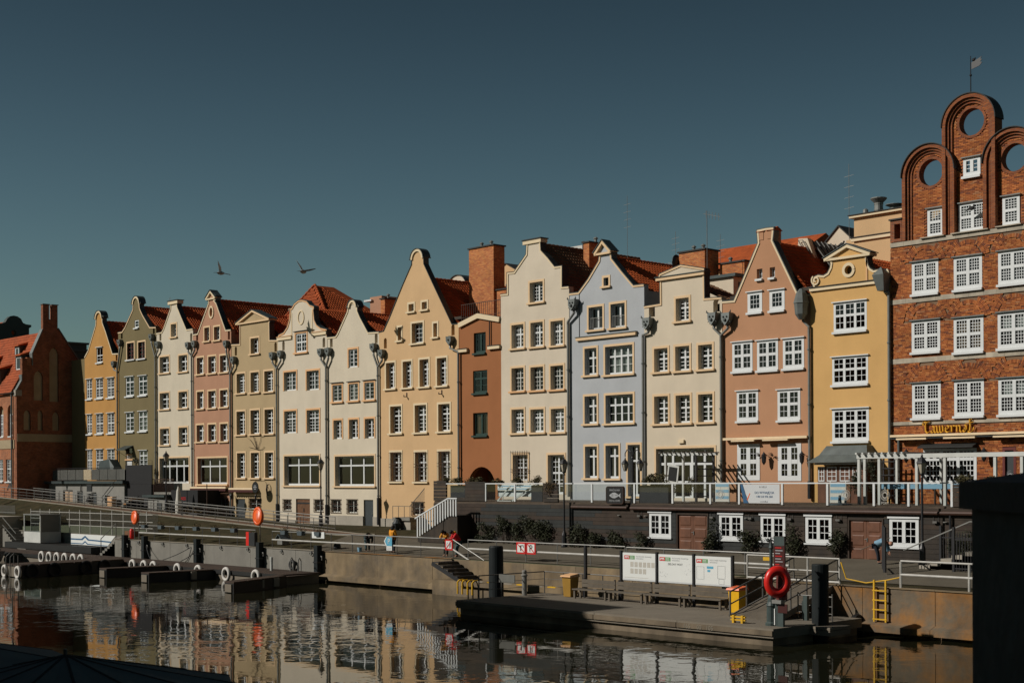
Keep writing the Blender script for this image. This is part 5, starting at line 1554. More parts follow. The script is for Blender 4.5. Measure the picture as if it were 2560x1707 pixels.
def background():
 chimney(5.95, 8.72, 3.0, 4.1, 17.0, 23.85, "massive brick chimney stack between the peach and the tall cream gable", 2)
 chimney(8.5, 12.5, 3.2, 4.4, 17.4, 20.5, "low broad brick stack with pipes behind the brown house railing", 3)
 chimney(10.3, 11.9, 5.0, 6.2, 17, 23.2, "brick chimney peeping over the left shoulder of the tall cream gable", 1)
 chimney(17.05, 17.6, 4.0, 5.9, 18.5, 23.05, "slim brick chimney between the tall cream and the blue gable", 2)
 chimney(24.95, 27.15, 5.0, 6.4, 17, 21.5, "brick chimney with twin flues behind the shop pediment", 2)
 chimney(27.6, 29.6, 6.0, 7.2, 17, 20.55, "smaller brick chimney left of the terracotta gable", 1)
 chimney(-7.1, -6.55, 4.6, 6.0, 17, 21.5, "narrow brick chimney left of the peach gable", 1)
 chimney(-9.75, -9.25, 3.2, 4.0, 17, 20.9, "small brick chimney on the slope right of the curved gable", 1)
 t = block("dark pinkish party wall rising behind the plain cream gable", "building", -9.1, -7.5, 5.0, 8.5, 15, 21.9, MT['wall_pink_a'])
 MB().box(-9.7, -8.7, 4.8, 5.2, 21.55, 21.7).build("ledge", MT['white'], t)
 # hipped roof behind the curved gable
 t = thing("hipped_roof_house", "house with a steep hipped red tiled roof behind the curved gable", "house", (-17, 9, 14))
 ax, ay, az = -17.15, 5.0, 23.75
 x0, x1, y0, y1, zb = -21.6, -10.7, 2.4, 12, 18.9
 MB().box(x0 + .3, x1 - .3, y0 + .3, y1 - .3, 12, zb - .1).build("wall", MT['wall_sand'], t)
 b = MB().add([(x0, y0, zb), (x1, y0, zb), (x1, y1, zb), (x0, y1, zb), (ax, ay, az), (ax, ay + 2, az)], [(0, 1, 4), (1, 2, 5, 4), (2, 3, 5), (3, 0, 4, 5)])
 hr = b.build("hipped_roof", MT['tile'], t)
 def tile_tri(A_, B_, C_, name):
  """pantile relief on a triangle with base A-B and apex C"""
  A_, B_, C_ = Vector(A_), Vector(B_), Vector(C_)
  u = (B_ - A_).normalized()
  nrm = (B_ - A_).cross(C_ - A_).normalized()
  if nrm.z < 0: nrm = -nrm
  base = (B_ - A_).length
  foot = A_ + u * (C_ - A_).dot(u)
  v = C_ - foot
  rows = int(v.length / .34)
  V, Fs = [], []
  for r in range(rows):
   ta, tb_ = r / rows, (r + 1) / rows
   s0, s1 = (C_ - A_).dot(u) * tb_, base - (base - (C_ - A_).dot(u)) * tb_
   k = int((s1 - s0) / .065)
   if k < 2: continue
   o = len(V)
   for i in range(k + 1):
    ss = s0 + i * .065
    h = .05 + .032 * math.sin(ss / .26 * 2 * PI)
    V.append(tuple(A_ + u * ss + v * ta + nrm * (h + .045)))
    V.append(tuple(A_ + u * ss + v * tb_ + nrm * h))
    V.append(tuple(A_ + u * ss + v * ta + nrm * .0))
   for i in range(k):
    Fs.append((o + i * 3, o + i * 3 + 3, o + i * 3 + 4, o + i * 3 + 1))
    Fs.append((o + i * 3 + 2, o + i * 3 + 5, o + i * 3 + 3, o + i * 3))
  m = MB()
  m.add(V, Fs)
  kind(m.build("roof_tiles", MT['tile'], hr, fix=False), "stuff")
 tile_tri((x0, y0, zb), (x1, y0, zb), (ax, ay, az), "f")
 tile_tri((x1, y0, zb), (x1, y1, zb), (ax, ay + .5, az), "r")
 for (p, q) in (((x1, y0, zb), (ax, ay, az)), ((x0, y0, zb), (ax, ay, az))):
  b = MB()
  p, q = Vector(p), Vector(q)
  k = int((q - p).length / .38)
  for i in range(k): b.tube([tuple(p.lerp(q, i / k) + Vector((0, 0, .09))), tuple(p.lerp(q, (i + .97) / k) + Vector((0, 0, .07)))], [.13, .10], 8)
  b.build("hip_tiles", MT['tile'], t)
 # long ridge joining it on the left, sand house roof behind its pediment
 t2 = HOUSE['sand']
 roof_slope(t2, -19.3, 20.95, -15.5, 18.3, .9, 9, MT['tile'])
 roof_slope(t2, -19.3, 20.95, -22.9, 18.4, .9, 9, MT['tile'], tiles=False)
 ridge_caps(t2, -19.3, 20.95, .9, 9, MT['tile'])
 MB().box(-20.5, -18.0, 5.2, 8, 20.2, 21.6).build("roof_dormer", MT['tile_dark'], t2)
 t2 = HOUSE['cream_b']
 roof_slope(t2, -11.7, 20.9, -8.3, 18.2, .9, 9, MT['tile'])
 roof_slope(t2, -11.7, 20.9, -15.4, 18.4, .9, 9, MT['tile'], tiles=False)
 MB().obox((-9.3, 3.2, 19.55), .08, .9, 1.3, ry=R(-38)).build("skylight", MT['steel'], t2)
 t2 = HOUSE['cream_e']
 MB().box(26.4, 32.6, .5, 9, 17.0, 17.15).build("flat_roof", MT['slate_roof'], t2)
 roof_slope(t2, 29.4, 18.7, 32.5, 17.3, .6, 3.0, MT['tile_dark'])
 t2 = HOUSE['yellow']
 roof_slope(t2, 41.5, 18.9, 44.1, 16.7, .6, 9, MT['tile'])
 roof_slope(t2, 41.5, 18.9, 39.1, 16.9, .6, 9, MT['tile'], tiles=False)
 # dormer right of the shop house
 t = thing("roof_dormer", "cream dormer with a flat lead roof between the shop and the terracotta gable", "dormer", (29.7, 4.5, 17.2))
 MB().box(28.2, 30.3, 4.0, 7.5, 17.2, 19.3).build("wall", MT['wall_cream_e'], t)
 MB().box(28.0, 30.6, 3.8, 7.7, 19.303, 19.5).build("roof", MT['copper'], t)
 MB().box(30.301, 30.33, 4.5, 5.0, 17.4, 19.0).build("window", MT['dark_door'], t)
 # red roof far behind
 t = thing("rear_house", "house with a long red tiled roof and cream walls behind the terracotta gable", "house", (22, 16, 14))
 MB().box(16, 27, 14.2, 22, 12, 21.7).build("wall", MT['wall_peach'], t)
 b = MB().add([(15.5, 13.8, 21.75), (27.5, 13.8, 21.75), (27.5, 18, 24.0), (15.5, 18, 24.0), (15.5, 22.4, 21.75), (27.5, 22.4, 21.75)], [(0, 1, 2, 3), (3, 2, 5, 4), (0, 3, 4), (1, 5, 2)])
 b.build("roof", MT['tile'], t)
 # round topped dormer behind the peach roof
 t = thing("rear_house", "white round topped gable showing over the peach house ridge", "house", (0, 8, 17))
 MB().plate([(-1.3, 17), (1.0, 17), (1.0, 21.9)] + [(-.15 + 1.15 * math.cos(PI * k / 16), 21.9 + 1.05 * math.sin(PI * k / 16)) for k in range(1, 16)] + [(-1.3, 21.9)], [], 7.0, 10).build("wall", MT['wall_cream_d'], t)
 MB().strip([(-1.3, 21.9)] + [(-.15 + 1.17 * math.cos(PI - PI * k / 16), 21.9 + 1.07 * math.sin(PI * k / 16)) for k in range(17)], .003, .06, 6.9, 10.1).build("roof", MT['copper'], t)
 # peach gabled wall behind the brick stack
 t = thing("rear_house", "pale peach gabled wall behind the massive brick chimney", "house", (3.5, 10, 16))
 MB().plate([(1.6, 16), (5.4, 16), (5.4, 22.7), (3.5, 23.65), (1.6, 22.7)], [], 9, 14).build("wall", MT['wall_peach'], t)
 MB().strip([(1.5, 22.66), (3.5, 23.66), (5.5, 22.66)], .003, .06, 8.9, 14.1).build("roof", MT['slate'], t)
 t = block("white plant room on the roof behind the tall cream gable", "building", 9.6, 12.0, 9, 12, 17, 24.1, MT['white_old'])
 MB().lathe([(.12, 0), (.12, .35), (.2, .36), (.2, .46), (0, .5)], (11.2, 10, 24.1), 10).build("vent", MT['iron'], t)
 # peach block with vents behind the yellow house
 t = block("pale peach block with a grey cornice and steel vents behind the yellow house", "building", 37.9, 43.8, 6, 12, 14, 22.15, MT['wall_peach'], 'cream_trim')
 MB().box(37.75, 43.9, 5.86, 5.995, 20.75, 20.95).build("string_course", MT['cream_trim'], t)
 MB().box(37.7, 43.95, 5.80, 5.995, 20.955, 21.0).build("course_sheet", MT['slate'], t)
 MB().box(37.0, 37.89, 6.5, 9, 14, 21.0).build("annex", MT['wall_peach'], t)
 for (x, r, h, nm) in ((38.97, .26, 1.0, 'big'), (40.1, .3, .45, 'low')):
  b = MB().lathe([(r, 0), (r, h * .25), (r * 1.08, h * .26), (r * 1.08, h * .34), (r, h * .35), (r, h * .6), (r * 1.08, h * .61), (r * 1.08, h * .68), (r * .95, h * .7), (r * 1.9, h * .95), (r * 1.9, h), (0, h * 1.02)], (x, 7, 22.34), 16)
  b.build("roof_vent", MT['steel'], t)
 MB().lathe([(.1, 0), (.1, .2), (.16, .22), (.16, .42), (.06, .5), (0, .5)], (37.75 + .3, 7, 22.34), 10).build("small_vent", MT['steel'], t)
 t = thing("radio_mast", "roof mast with small dishes beside the brick gable", "antenna", (41.0, 7.5, 22.3))
 MB().tube([(41.0, 7.5, 22.3), (41.0, 7.5, 24.6)], .05, 6).build("mast", MT['steel_dark'], t)
 for k, z in enumerate((23.2, 23.7, 24.1)):
  MB().beam((40.6, 7.5, z), (41.5, 7.5, z), .04, .04).beam((40.6, 7.5, z - .3), (40.6, 7.5, z + .2), .03, .03).build("arm", MT['steel_dark'], t)
 for (x, z) in ((41.2, 24.4), (41.7, 23.4)): MB().lathe([(0, 0), (.2, .05), (.26, .16), (.0, .12)], (x, 7.3, z), 10).build("dish", MT['white'], t)
 # white gable, grey skylight roof
 t = thing("rear_house", "plain white pointed gable left of the peach block", "house", (34.7, 10, 15))
 MB().plate([(32.8, 15), (36.7, 15), (36.7, 20.6), (34.75, 22.4), (32.8, 20.6)], [], 9, 14).build("wall", MT['wall_cream_d'], t)
 MB().strip([(32.75, 20.6), (34.75, 22.43), (36.75, 20.6)], .003, .07, 8.9, 14.1).build("roof", MT['slate'], t)
 t = thing("rear_house", "house with a grey glazed roof and cream parapet right of the terracotta gable", "house", (36.6, 5, 15))
 MB().plate([(34.4, 15), (38.6, 15), (38.6, 17.6), (37.0, 18.2), (35.95, 21.0), (35.3, 21.05), (35.2, 20.2), (34.4, 18.4)], [], 4.0, 4.4).build("parapet", MT['wall_cream_e'], t)
 ro = MB().quad((35.9, 4.41, 20.9), (38.0, 4.41, 18.2), (38.0, 9, 18.2), (35.9, 9, 20.9)).build("glazed_roof", MT['slate_roof'], t, fix=False)
 for k in range(10):
  y = 4.5 + k * .48
  MB().beam((35.92, y, 20.94), (38.02, y, 18.24), .05, .06).build("glazing_bar", MT['steel_dark'], ro)
 MB().beam((36.95, 4.41, 19.60), (36.95, 9, 19.60), .06, .06).build("glazing_bar", MT['steel_dark'], ro)
 MB().box(37.3, 38.4, 4.41, 8, 15, 18.1).build("wall", MT['wall_cream_e'], t)
 # roof ladder
 t = thing("roof_ladder", "steel ladder lying on the parapet right of the terracotta gable", "ladder", (37, 3.8, 17.5))
 b = MB()
 for dx in (0, .3): b.beam((35.4 + dx, 3.85, 20.9), (37.9 + dx, 3.85, 16.9), .04, .05)
 t_ = b.build("side_rail", MT['steel_dark'], t)
 for k in range(13):
  s = k / 12
  MB().beam((35.4 + 2.5 * s, 3.85, 20.9 - 4 * s), (35.7 + 2.5 * s, 3.85, 20.9 - 4 * s), .03, .03).build("rung", MT['steel_dark'], t)
 # aerials and a satellite dish
 t = thing("tv_antenna", "tall television aerial above the twin flue chimney", "antenna", (28.18, 5.4, 20.3))
 MB().tube([(28.18, 4, 20.0), (28.18, 4, 23.75)], .022, 5).build("mast", MT['steel_dark'], t)
 MB().beam((27.9, 4, 23.6), (29.3, 4, 23.2), .025, .025).build("boom", MT['steel_dark'], t)
 for k in range(5): MB().beam((28.1 + k * .26, 4, 23.95 - k * .075 - .2), (28.1 + k * .26, 4, 23.2 - k * .075 + .1), .02, .02).build("element", MT['steel_dark'], t)
 t = thing("satellite_dish", "black satellite dish beside the twin flue chimney", "satellite dish", (26.4, 3, 18.8))
 b = MB()
 b.lathe([(0, 0), (.3, .05), (.5, .16), (.5, .19), (.3, .09), (0, .04)], (0, 0, 0), 18)
 b.v = [(24.9 - z + .02 * y, 5.0 + x * .9, 20.95 + y) for (x, y, z) in b.v]
 b.build("dish", MT['iron'], t)
 MB().tube([(24.85, 5, 20.9), (24.75, 5, 20.3), (24.75, 5, 18.5)], .035, 6).beam((24.7, 5, 20.8), (24.0, 5, 21.0), .03, .03).build("arm", MT['steel'], t)
 r3 = random.Random(4)
 for (x, y, z, h, lab) in ((16.6, 9, 22.5, 4.6, "thin whip aerial rising behind the tall cream gable"), (21.2, 9, 20.5, 3.4, "thin lattice aerial behind the blue gable"), (25.2, 9, 20.0, 3.2, "thin aerial right of the blue roof"),
       (36.2, 8, 20.5, 5.5, "tall thin aerial left of the steel vents"), (-39.2, 3, 23.5, 1.2, "small aerial on the olive house ridge")):
  t = thing("tv_antenna", lab, "antenna", (x, y, z))
  MB().tube([(x, y, z), (x, y, z + h)], .014, 5).build("mast", MT['steel_dark'], t)
  for k in range(4): MB().beam((x - .35, y, z + h * (.5 + .12 * k)), (x + .35, y, z + h * (.5 + .12 * k) + .05), .015, .015).build("element", MT['steel'], t)
 t = thing("wall_bracket_sign", "dark round sign on the peach block seen edge on", "sign", (43.5, 4.2, 19.2))
 MB().lathe([(0, 0), (.5, 0), (.5, .08), (0, .08)], (0, 0, 0), 16).build("x", MT['iron'], None)
 o = bpy.data.objects["x"]
 o.name = "disc"
 o.parent = t
 o.rotation_euler = (0, PI / 2, 0)
 o.scale = (1.2, .6, 1)
 MB().beam((43.5, 4.2, 19.1), (44.2, 4.2, 19.05), .08, .08).build("bracket", MT['iron'], t)
 # ---------------- church at the left
 al = 0.0
 far = Vector((-55.0, 1.05, 0))
 W = 6.86
 t = thing("brick_church_house", "old dark brick gabled building with tall blind lancets and a red tiled roof", "building", (far.x - W * math.sin(-al), far.y - W * math.cos(al), 2.5), local=True, rotz=al)
 # local frame: +x = gable normal, +y = along the gable from the near to the far corner; z from 2.5
 zo = -2.5
 def gp(pts): return [(y, z + zo) for (y, z) in pts]
 ml = W / 2
 wallp = [(0, 2.0), (W, 2.0), (W, 19.2), (ml + 1.05, 22.6), (ml + 1.05, 25.0), (ml + .42, 25.0), (ml + .42, 23.5), (ml + .12, 23.5), (ml + .12, 25.0), (ml - .55, 25.0), (ml - .55, 22.4), (1.75, 19.85), (1.75, 18.55), (1.15, 18.55), (1.15, 19.3),
             (.62, 19.3), (.62, 17.0), (0, 15.9)]
 niches = [(1.85, 2.85, 15.0, 18.1), (3.55, 4.55, 14.9, 20.6), (.75, 1.5, 11.9, 14.0), (2.25, 2.8, 11.9, 14.0), (3.85, 4.6, 11.9, 13.9)]
 def lancet(a, c, z0, z1):
  m, w = (a + c) / 2, (c - a) / 2
  return [(a, z0), (c, z0), (c, z1 - w * 1.3), (c - w * .35, z1 - w * .5), (m, z1), (a + w * .35, z1 - w * .5), (a, z1 - w * 1.3)]
 p = MB()
 p.plate(gp(wallp), [gp(lancet(*q)) for q in niches], 0, .5)
 p.v = [(-y, x, z) for (x, y, z) in p.v]
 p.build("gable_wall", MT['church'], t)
 p = MB()
 for (a, c, z0, z1) in niches: p.add([(-.22, a - .05, z0 - .05 + zo), (-.22, c + .05, z0 - .05 + zo), (-.22, c + .05, z1 + zo), (-.22, a - .05, z1 + zo)], [(0, 1, 2, 3)])
 p.build("blind_niche", MT['blind_niche'], t, fix=False)
 MB().box(.003, .06, .05, W - .05, 10.7 + zo, 11.5 + zo).build("string_course", MT['blind_niche'], t)
 MB().box(-.5, .06, -.12, .55, 15.4 + zo, 16.0 + zo).build("eave_corbel", MT['plinth'], t)
 # parapet sheets on the gable edge
 p = MB()
 p.strip(gp([(0, 15.9), (.62, 17.0), (.62, 17.6)]), .003, .1, -.1, .6).strip(gp([(1.75, 18.6), (1.75, 19.85), (ml - .55, 22.4)]), .003, .1, -.1, .6).strip(gp([(ml + 1.05, 22.6), (W, 19.2)]), .003, .1, -.1, .6)
 for (a, c, z) in ((ml - .62, ml + .2, 25.0), (ml + .36, ml + 1.12, 25.0)): p.box(a, c, -.1, .6, z + zo + .003, z + zo + .08)
 p.v = [(-y, x, z) for (x, y, z) in p.v]
 p.build("gable_coping", MT['zinc'], t)
 # long side towards the water
 LW = 22
 sw = MB()
 hs = []
 for k in range(5):
  xx = 1.6 + k * 2.3
  hs.append(arch(xx - .62, xx + .62, 11.3 + zo, 13.9 + zo, 8))
  hs.append([(xx + .3 - .8, 6.6 + zo), (xx + .3 + .8, 6.6 + zo), (xx + .3 + .8, 8.9 + zo), (xx + .3 - .8, 8.9 + zo)])
 sw.plate([(.5, 2 + zo), (LW, 2 + zo), (LW, 15.6 + zo), (.5, 15.6 + zo)], hs, 0, .45)
 sw.v = [(-x, y, z) for (x, y, z) in sw.v]
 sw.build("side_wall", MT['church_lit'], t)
 MB().box(-LW, -.52, -.06, -.003, 10.0 + zo, 10.9 + zo).build("string_course", MT['blind_niche'], t)
 for k in range(5):
  xx = -(1.6 + k * 2.3)
  window(t, xx - .55, xx + .55, 11.3 + zo, 13.6 + zo, 'chw', .12, curtain='')
  window(t, xx - .3 - .8, xx - .3 + .8, 6.6 + zo, 8.9 + zo, 'chw', .02, curtain='')
  MB().box(xx - .7, xx + .7, .3, .35, 13.4 + zo, 14.6 + zo).build("arch_infill", MT['blind_niche'], t)
 MB().box(-LW, -.5, .5, 5, 2 + zo, 14 + zo).build("core_wall", MT['room'], t)
 MB().tube([(-.9, -.15, 15.7 + zo), (-.9, -.15, 2.5 + zo)], .09, 8).tube([(-LW, -.3, 15.75 + zo), (-.4, -.3, 15.75 + zo)], .1, 8).build("gutter_pipe", MT['zinc'], t)
 g = MB()
 rr = random.Random(2)
 for k in range(9): g.tube([(-1.9 + rr.uniform(-.6, .7), -.008, 5.6 + zo + rr.uniform(0, 1.6)) for _ in range(4)], .025, 4)
 g.build("graffiti", MT['sign_grey'], t)
 # roof with dormers
 ru, rz = ml, 22.2
 r = MB().add([(-.45, -.35, 15.7 + zo), (-LW, -.35, 15.7 + zo), (-LW, ru, rz + zo), (-.45, ru, rz + zo), (-LW, W + .3, 15.7 + zo), (-.45, W + .3, 15.7 + zo)], [(0, 3, 2, 1), (3, 5, 4, 2)])
 ro = r.build("roof", MT['tile'], t)
 L = math.hypot(ru + .35, rz - 15.7)
 rows = 22
 V, Fs = [], []
 nn = int((LW - .5) / .3)
 cs = nn * 2 + 1
 for q in range(rows):
  for e in (0, 1):
   tt = (q + e) / rows
   for i in range(cs):
    hh = (.10 if e == 0 else .06) + (.05 if i % 2 else 0)
    V.append((-.5 - i * .15, -.35 + (ru + .35) * tt - hh * .85, 15.7 + zo + (rz - 15.7) * tt + hh * .45))
 for q in range(rows):
  o = q * 2 * cs
  Fs += [(o + i, o + i + 1, o + cs + i + 1, o + cs + i) for i in range(cs - 1)]
  if q < rows - 1:
   o2 = (q + 1) * 2 * cs
   Fs += [(o + cs + i, o + cs + i + 1, o2 + i + 1, o2 + i) for i in range(cs - 1)]
 m = MB()
 m.add(V, Fs)
 kind(m.build("roof_tiles", MT['tile'], ro, fix=False), "stuff")
 for (xd, td, sc) in ((-1.75, .36, 1.0), (-4.2, .60, .8), (-5.3, .12, 1.15), (-9.2, .36, 1.0)):
  yb = -.35 + (ru + .35) * td
  zb_ = 15.7 + zo + (rz - 15.7) * td
  w_, hgt = .8 * sc, 1.7 * sc
  d = MB().box(xd - w_, xd + w_, yb, yb + 1.4 * sc, zb_ - .3, zb_ + hgt).build("dormer", MT['copper'], t)
  window(t, xd - w_ * .7, xd + w_ * .7, zb_ + .15, zb_ + hgt - .2, 'dorm', yb, curtain='')
  MB().add([(xd - w_ - .2, yb - .25, zb_ + hgt), (xd + w_ + .2, yb - .25, zb_ + hgt), (xd + w_ + .2, yb + 2.0 * sc, zb_ + hgt + .75 * sc), (xd - w_ - .2, yb + 2.0 * sc, zb_ + hgt + .75 * sc),
                  (xd - w_ - .2, yb - .25, zb_ + hgt - .1), (xd + w_ + .2, yb - .25, zb_ + hgt - .1), (xd + w_ + .2, yb + 2.0 * sc, zb_ + hgt + .3 * sc), (xd - w_ - .2, yb + 2.0 * sc, zb_ + hgt + .3 * sc)],
                 [(0, 1, 2, 3), (7, 6, 5, 4), (0, 4, 5, 1), (1, 5, 6, 2), (2, 6, 7, 3), (3, 7, 4, 0)]).build("dormer_roof", MT['tile'], d)
 MB().box(-.5, -.02, 1.16, 1.74, 18.0 + zo, 19.4 + zo).build("buttress_pinnacle", MT['church_lit'], t)
 # dark walls behind the church
 t = thing("rear_house", "dark building with a baroque shaped gable far behind the church roof", "house", (-92, 9, 10))
 gpts = [(6.2, 10), (11.0, 10), (11.0, 26.3), (11.3, 26.5), (11.3, 26.75), (10.6, 26.8), (10.2, 26.95), (9.95, 27.45), (9.5, 27.72), (9.0, 27.8), (8.5, 27.68), (8.15, 27.35), (7.9, 26.9), (7.5, 26.7), (6.2, 26.6)]
 p = MB()
 p.plate(gpts, [circle(9.0, 25.6, .35)], 0, .8)
 p.v = [(-90 - y, x, z) for (x, y, z) in p.v]
 p.build("gable_wall", MT['unlit_wall'], t)
 MB().add([(-90.9, 6.2, 25.5), (-104, 6.2, 25.5), (-104, 8.8, 27.2), (-90.9, 8.8, 27.2), (-90.9, 11, 25.5), (-104, 11, 25.5)], [(0, 3, 2, 1), (3, 4, 5, 2)]).build("roof", MT['tile'], t, fix=False)
 t = block("dark flat roofed building between the church and the ochre gable", "building", -75, -62.0, 2.0, 5.3, 6, 21.8, MT['unlit_wall'])
 MB().box(-75.3, -61.8, 1.8, 5.5, 21.0, 21.25).build("cornice", MT['copper'], t)
 MB().box(-75.3, -61.8, 1.8, 5.5, 21.803, 22.0).build("roof_sheet", MT['copper'], t)
 t = block("narrow grey green wall in the gap between the church and the ochre house", "building", -54.9, -51.66, .15, 4, 2.5, 19.3, MT['wall_olive'])
MT['church_lit'] = brick_mat("lit_church_brick", (.46, .15, .06, 1), (.30, .095, .045, 1), (.30, .21, .14, 1), .35)  # lighter copy of the church brick, sunlight put into the colour
MT['unlit_wall'] = mat("dark_unlit_wall", (.05, .062, .058, 1), .7, .15, .6)  # shade of the unlit rear walls is put into this colour
# ---------------------------------------------------------------- dark timber terrace building in front of the right hand houses
YF = -7.0
def leaves(name, label, cat, c, rad, n, m='leaf', group=None, seed=1, size=.10, stems=True, flat=.35):
 """a wall shrub or pot plant: stems and many small leaf faces"""
 t = thing(name, label, cat, (c[0], c[1], c[2] - rad[2]), group)
 r = random.Random(seed)
 b = MB()
 blobs = [(r.uniform(-.55, .55) * rad[0], r.uniform(-.5, .5) * rad[1], r.uniform(-.6, .65) * rad[2], r.uniform(.35, .6)) for _ in range(7)]
 V, Fs = [], []
 for i in range(n):
  bl = r.choice(blobs)
  while True:
   p = Vector((r.uniform(-1, 1), r.uniform(-1, 1), r.uniform(-1, 1)))
   if p.length < 1: break
  x = c[0] + bl[0] + p.x * rad[0] * bl[3]
  y = c[1] + bl[1] + p.y * rad[1] * max(bl[3], .5)
  z = c[2] + bl[2] + p.z * rad[2] * bl[3]
  s = size * r.uniform(.6, 1.35)
  a = r.uniform(0, 2 * PI)
  d = Vector((math.cos(a), math.sin(a) * .7, r.uniform(-.5, .7))).normalized()
  w = d.cross(Vector((r.uniform(-1, 1), r.uniform(-1, 1), r.uniform(-.3, 1)))).normalized()
  P = Vector((x, y, z))
  k = len(V)
  V += [tuple(P), tuple(P + d * s * .5 + w * s * .28), tuple(P + d * s), tuple(P + d * s * .5 - w * s * .28)]
  Fs.append((k, k + 1, k + 2, k + 3))
 b.add(V, Fs)
 b.build("foliage", MT[m], t, fix=False)
 if stems:
  s = MB()
  for k in range(5):
   bl = blobs[k]
   s.tube([(c[0] + r.uniform(-.1, .1), c[1] + .05, c[2] - rad[2]), (c[0] + bl[0] * .5, c[1] + bl[1] * .4, c[2] - rad[2] * .3), (c[0] + bl[0], c[1] + bl[1], c[2] + bl[2])], [.022, .016, .006], 5)
  s.build("stem", MT['bark'], t)
 return t
def terrace():
 t = thing("timber_terrace_building", "long dark stained timber building carrying the glass railed terrace", "building", (38, -7, 2.6))
 x0, x1, zt = 13.8, 64.0, 5.02
 wins = [(32.98, 34.61, 3.30, 4.66), (38.02, 39.64, 3.30, 4.65), (40.8, 42.39, 3.30, 4.64), (43.64, 45.23, 3.28, 4.63), (48.55, 50.16, 3.24, 4.61)]
 doors = [(35.01, 37.28, 2.55, 4.68), (46.19, 48.23, 2.48, 4.58)]
 MB().plate([(x0, 2.2), (x1, 2.2), (x1, zt), (x0, zt)], [[(a, z0), (c, z0), (c, z1), (a, z1)] for a, c, z0, z1 in wins + doors], YF + .05, YF + .25).build("wall", MT['plank'], t)
 MB().box(x0, x1, YF + 2.6, YF + 2.7, 2.2, zt).build("partition", MT['dark'], t)
 MB().box(x0, x0 + .2, YF + .251, -.2, 2.0, zt).build("end_wall", MT['plank'], t)
 # cladding boards, each its own piece, cut round the openings
 r = random.Random(21)
 z = 2.28
 nb = 0
 while z < zt - .05:
  x = x0
  while x < x1 - .01:
   L = min(r.uniform(4.2, 6.4), x1 - x)
   segs = [(x, x + L)]
   for a, c, q0, q1 in wins + doors:
    if q0 - .12 < z + .12 and z < q1 + .06:
     ns = []
     for (s0, s1) in segs:
      if s1 <= a - .04 or s0 >= c + .04: ns.append((s0, s1))
      else:
       if s0 < a - .1: ns.append((s0, a - .04))
       if s1 > c + .1: ns.append((c + .04, s1))
     segs = ns
   for (s0, s1) in segs:
    if s1 - s0 < .12: continue
    zone = 'plank_cool' if (31.6 < s0 < 38 or (17 < s0 < 24 and z > 3.6)) else ('plank_warm' if 26.5 < s0 < 31.6 or s0 < 16 else 'plank')
    if r.random() < .25: zone = r.choice(('plank', 'plank_warm', 'plank_cool'))
    MB().box(s0 + .004, s1 - .004, YF + r.uniform(-.004, .008), YF + .048, z + .004, z + .222).build("plank", MT[zone], t, fix=False)
    nb += 1
   x += L
  z += .23
 # deck
 d = MB().box(x0, x1, YF + .06, -.19, 5.03, 5.16).build("terrace_deck", MT['deck'], t)
 for k in range(26):
  y = YF + .08 + k * .26
  MB().box(x0 + .02, x1, y, y + .245, 5.164, 5.195).build("deck_board", MT['deck'], d)
 # fascia and gutter pipe
 MB().box(26.9, 31.5, YF - .16, YF - .01, 4.98, 5.10).build("fascia", MT['plank_warm'], t)
 MB().tube([(26.9, YF - .12, 4.92), (31.4, YF - .12, 4.92)], .085, 8).build("gutter", MT['rust_iron'], t)
 MB().box(31.7, x1, YF - .16, YF - .01, 4.98, 5.12).build("fascia", MT['plank_warm'], t)
 MB().tube([(31.7, YF - .14, 4.90), (x1, YF - .14, 4.90)], .10, 8).build("gutter", MT['rust_iron'], t)
 MB().tube([(26.8, YF - .12, 5.2), (26.8, YF - .12, 2.6)], .07, 8).build("rain_pipe", MT['iron'], t)
 MB().tube([(51.9, YF - .12, 4.9), (51.9, YF - .12, 2.6)], .06, 8).build("rain_pipe", MT['iron'], t)
 # tall parapet panels above the deck at the left and right ends
 for (a, c, z1) in ((13.8, 15.1, 6.5), (17.02, 18.97, 6.44), (24.3, 25.6, 6.36), (51.95, 64.0, 6.24)):
  k = 5.2
  while k < z1 - .05:
   MB().box(a + .003, c - .003, YF + r.uniform(-.004, .006), YF + .12, k + .003, min(k + .222, z1)).build("parapet_board", MT[r.choice(('plank', 'plank_warm', 'plank'))], t, fix=False)
   k += .23
 for (a, c) in ((15.1, 17.02),):
  MB().box(a, c, YF, YF + .1, 5.2, 5.42).build("parapet_board", MT['plank'], t)
 # windows of the timber building
 for (a, c, z0, z1) in wins:
  w = window(t, a, c, z0, z1, 'wood', YF + .03, curtain='')
  MB().box(a - .07, c + .07, YF - .07, YF - .005, z1 + .003, z1 + .09).build("head_board", MT['white'], w)
  MB().box(a - .07, c + .07, YF - .09, YF - .005, z0 - .08, z0 - .003).build("sill", MT['white'], w)
 for (a, c, z0, z1) in doors:
  m = (a + c) / 2
  for (p, q, hs) in ((a + .09, m - .008, m - .12), (m + .008, c - .09, m + .12)):
   dd = MB().box(p, q, YF + .07, YF + .12, z0, z1 - .1).build("door", MT['brown_door'], t)
   hh = (z1 - .1 - z0)
   for k in range(3):
    za, zb_ = z0 + .09 + k * hh / 3, z0 + (k + 1) * hh / 3 - .05
    MB().add([(p + .12, YF + .0695, za), (q - .12, YF + .0695, za), (q - .12, YF + .0695, zb_), (p + .12, YF + .0695, zb_), (p + .17, YF + .045, za + .05), (q - .17, YF + .045, za + .05), (q - .17, YF + .045, zb_ - .05), (p + .17, YF + .045, zb_ - .05)],
                         [(4, 5, 6, 7), (0, 1, 5, 4), (1, 2, 6, 5), (2, 3, 7, 6), (3, 0, 4, 7)]).build("door_panel", MT['brown_door'], dd)
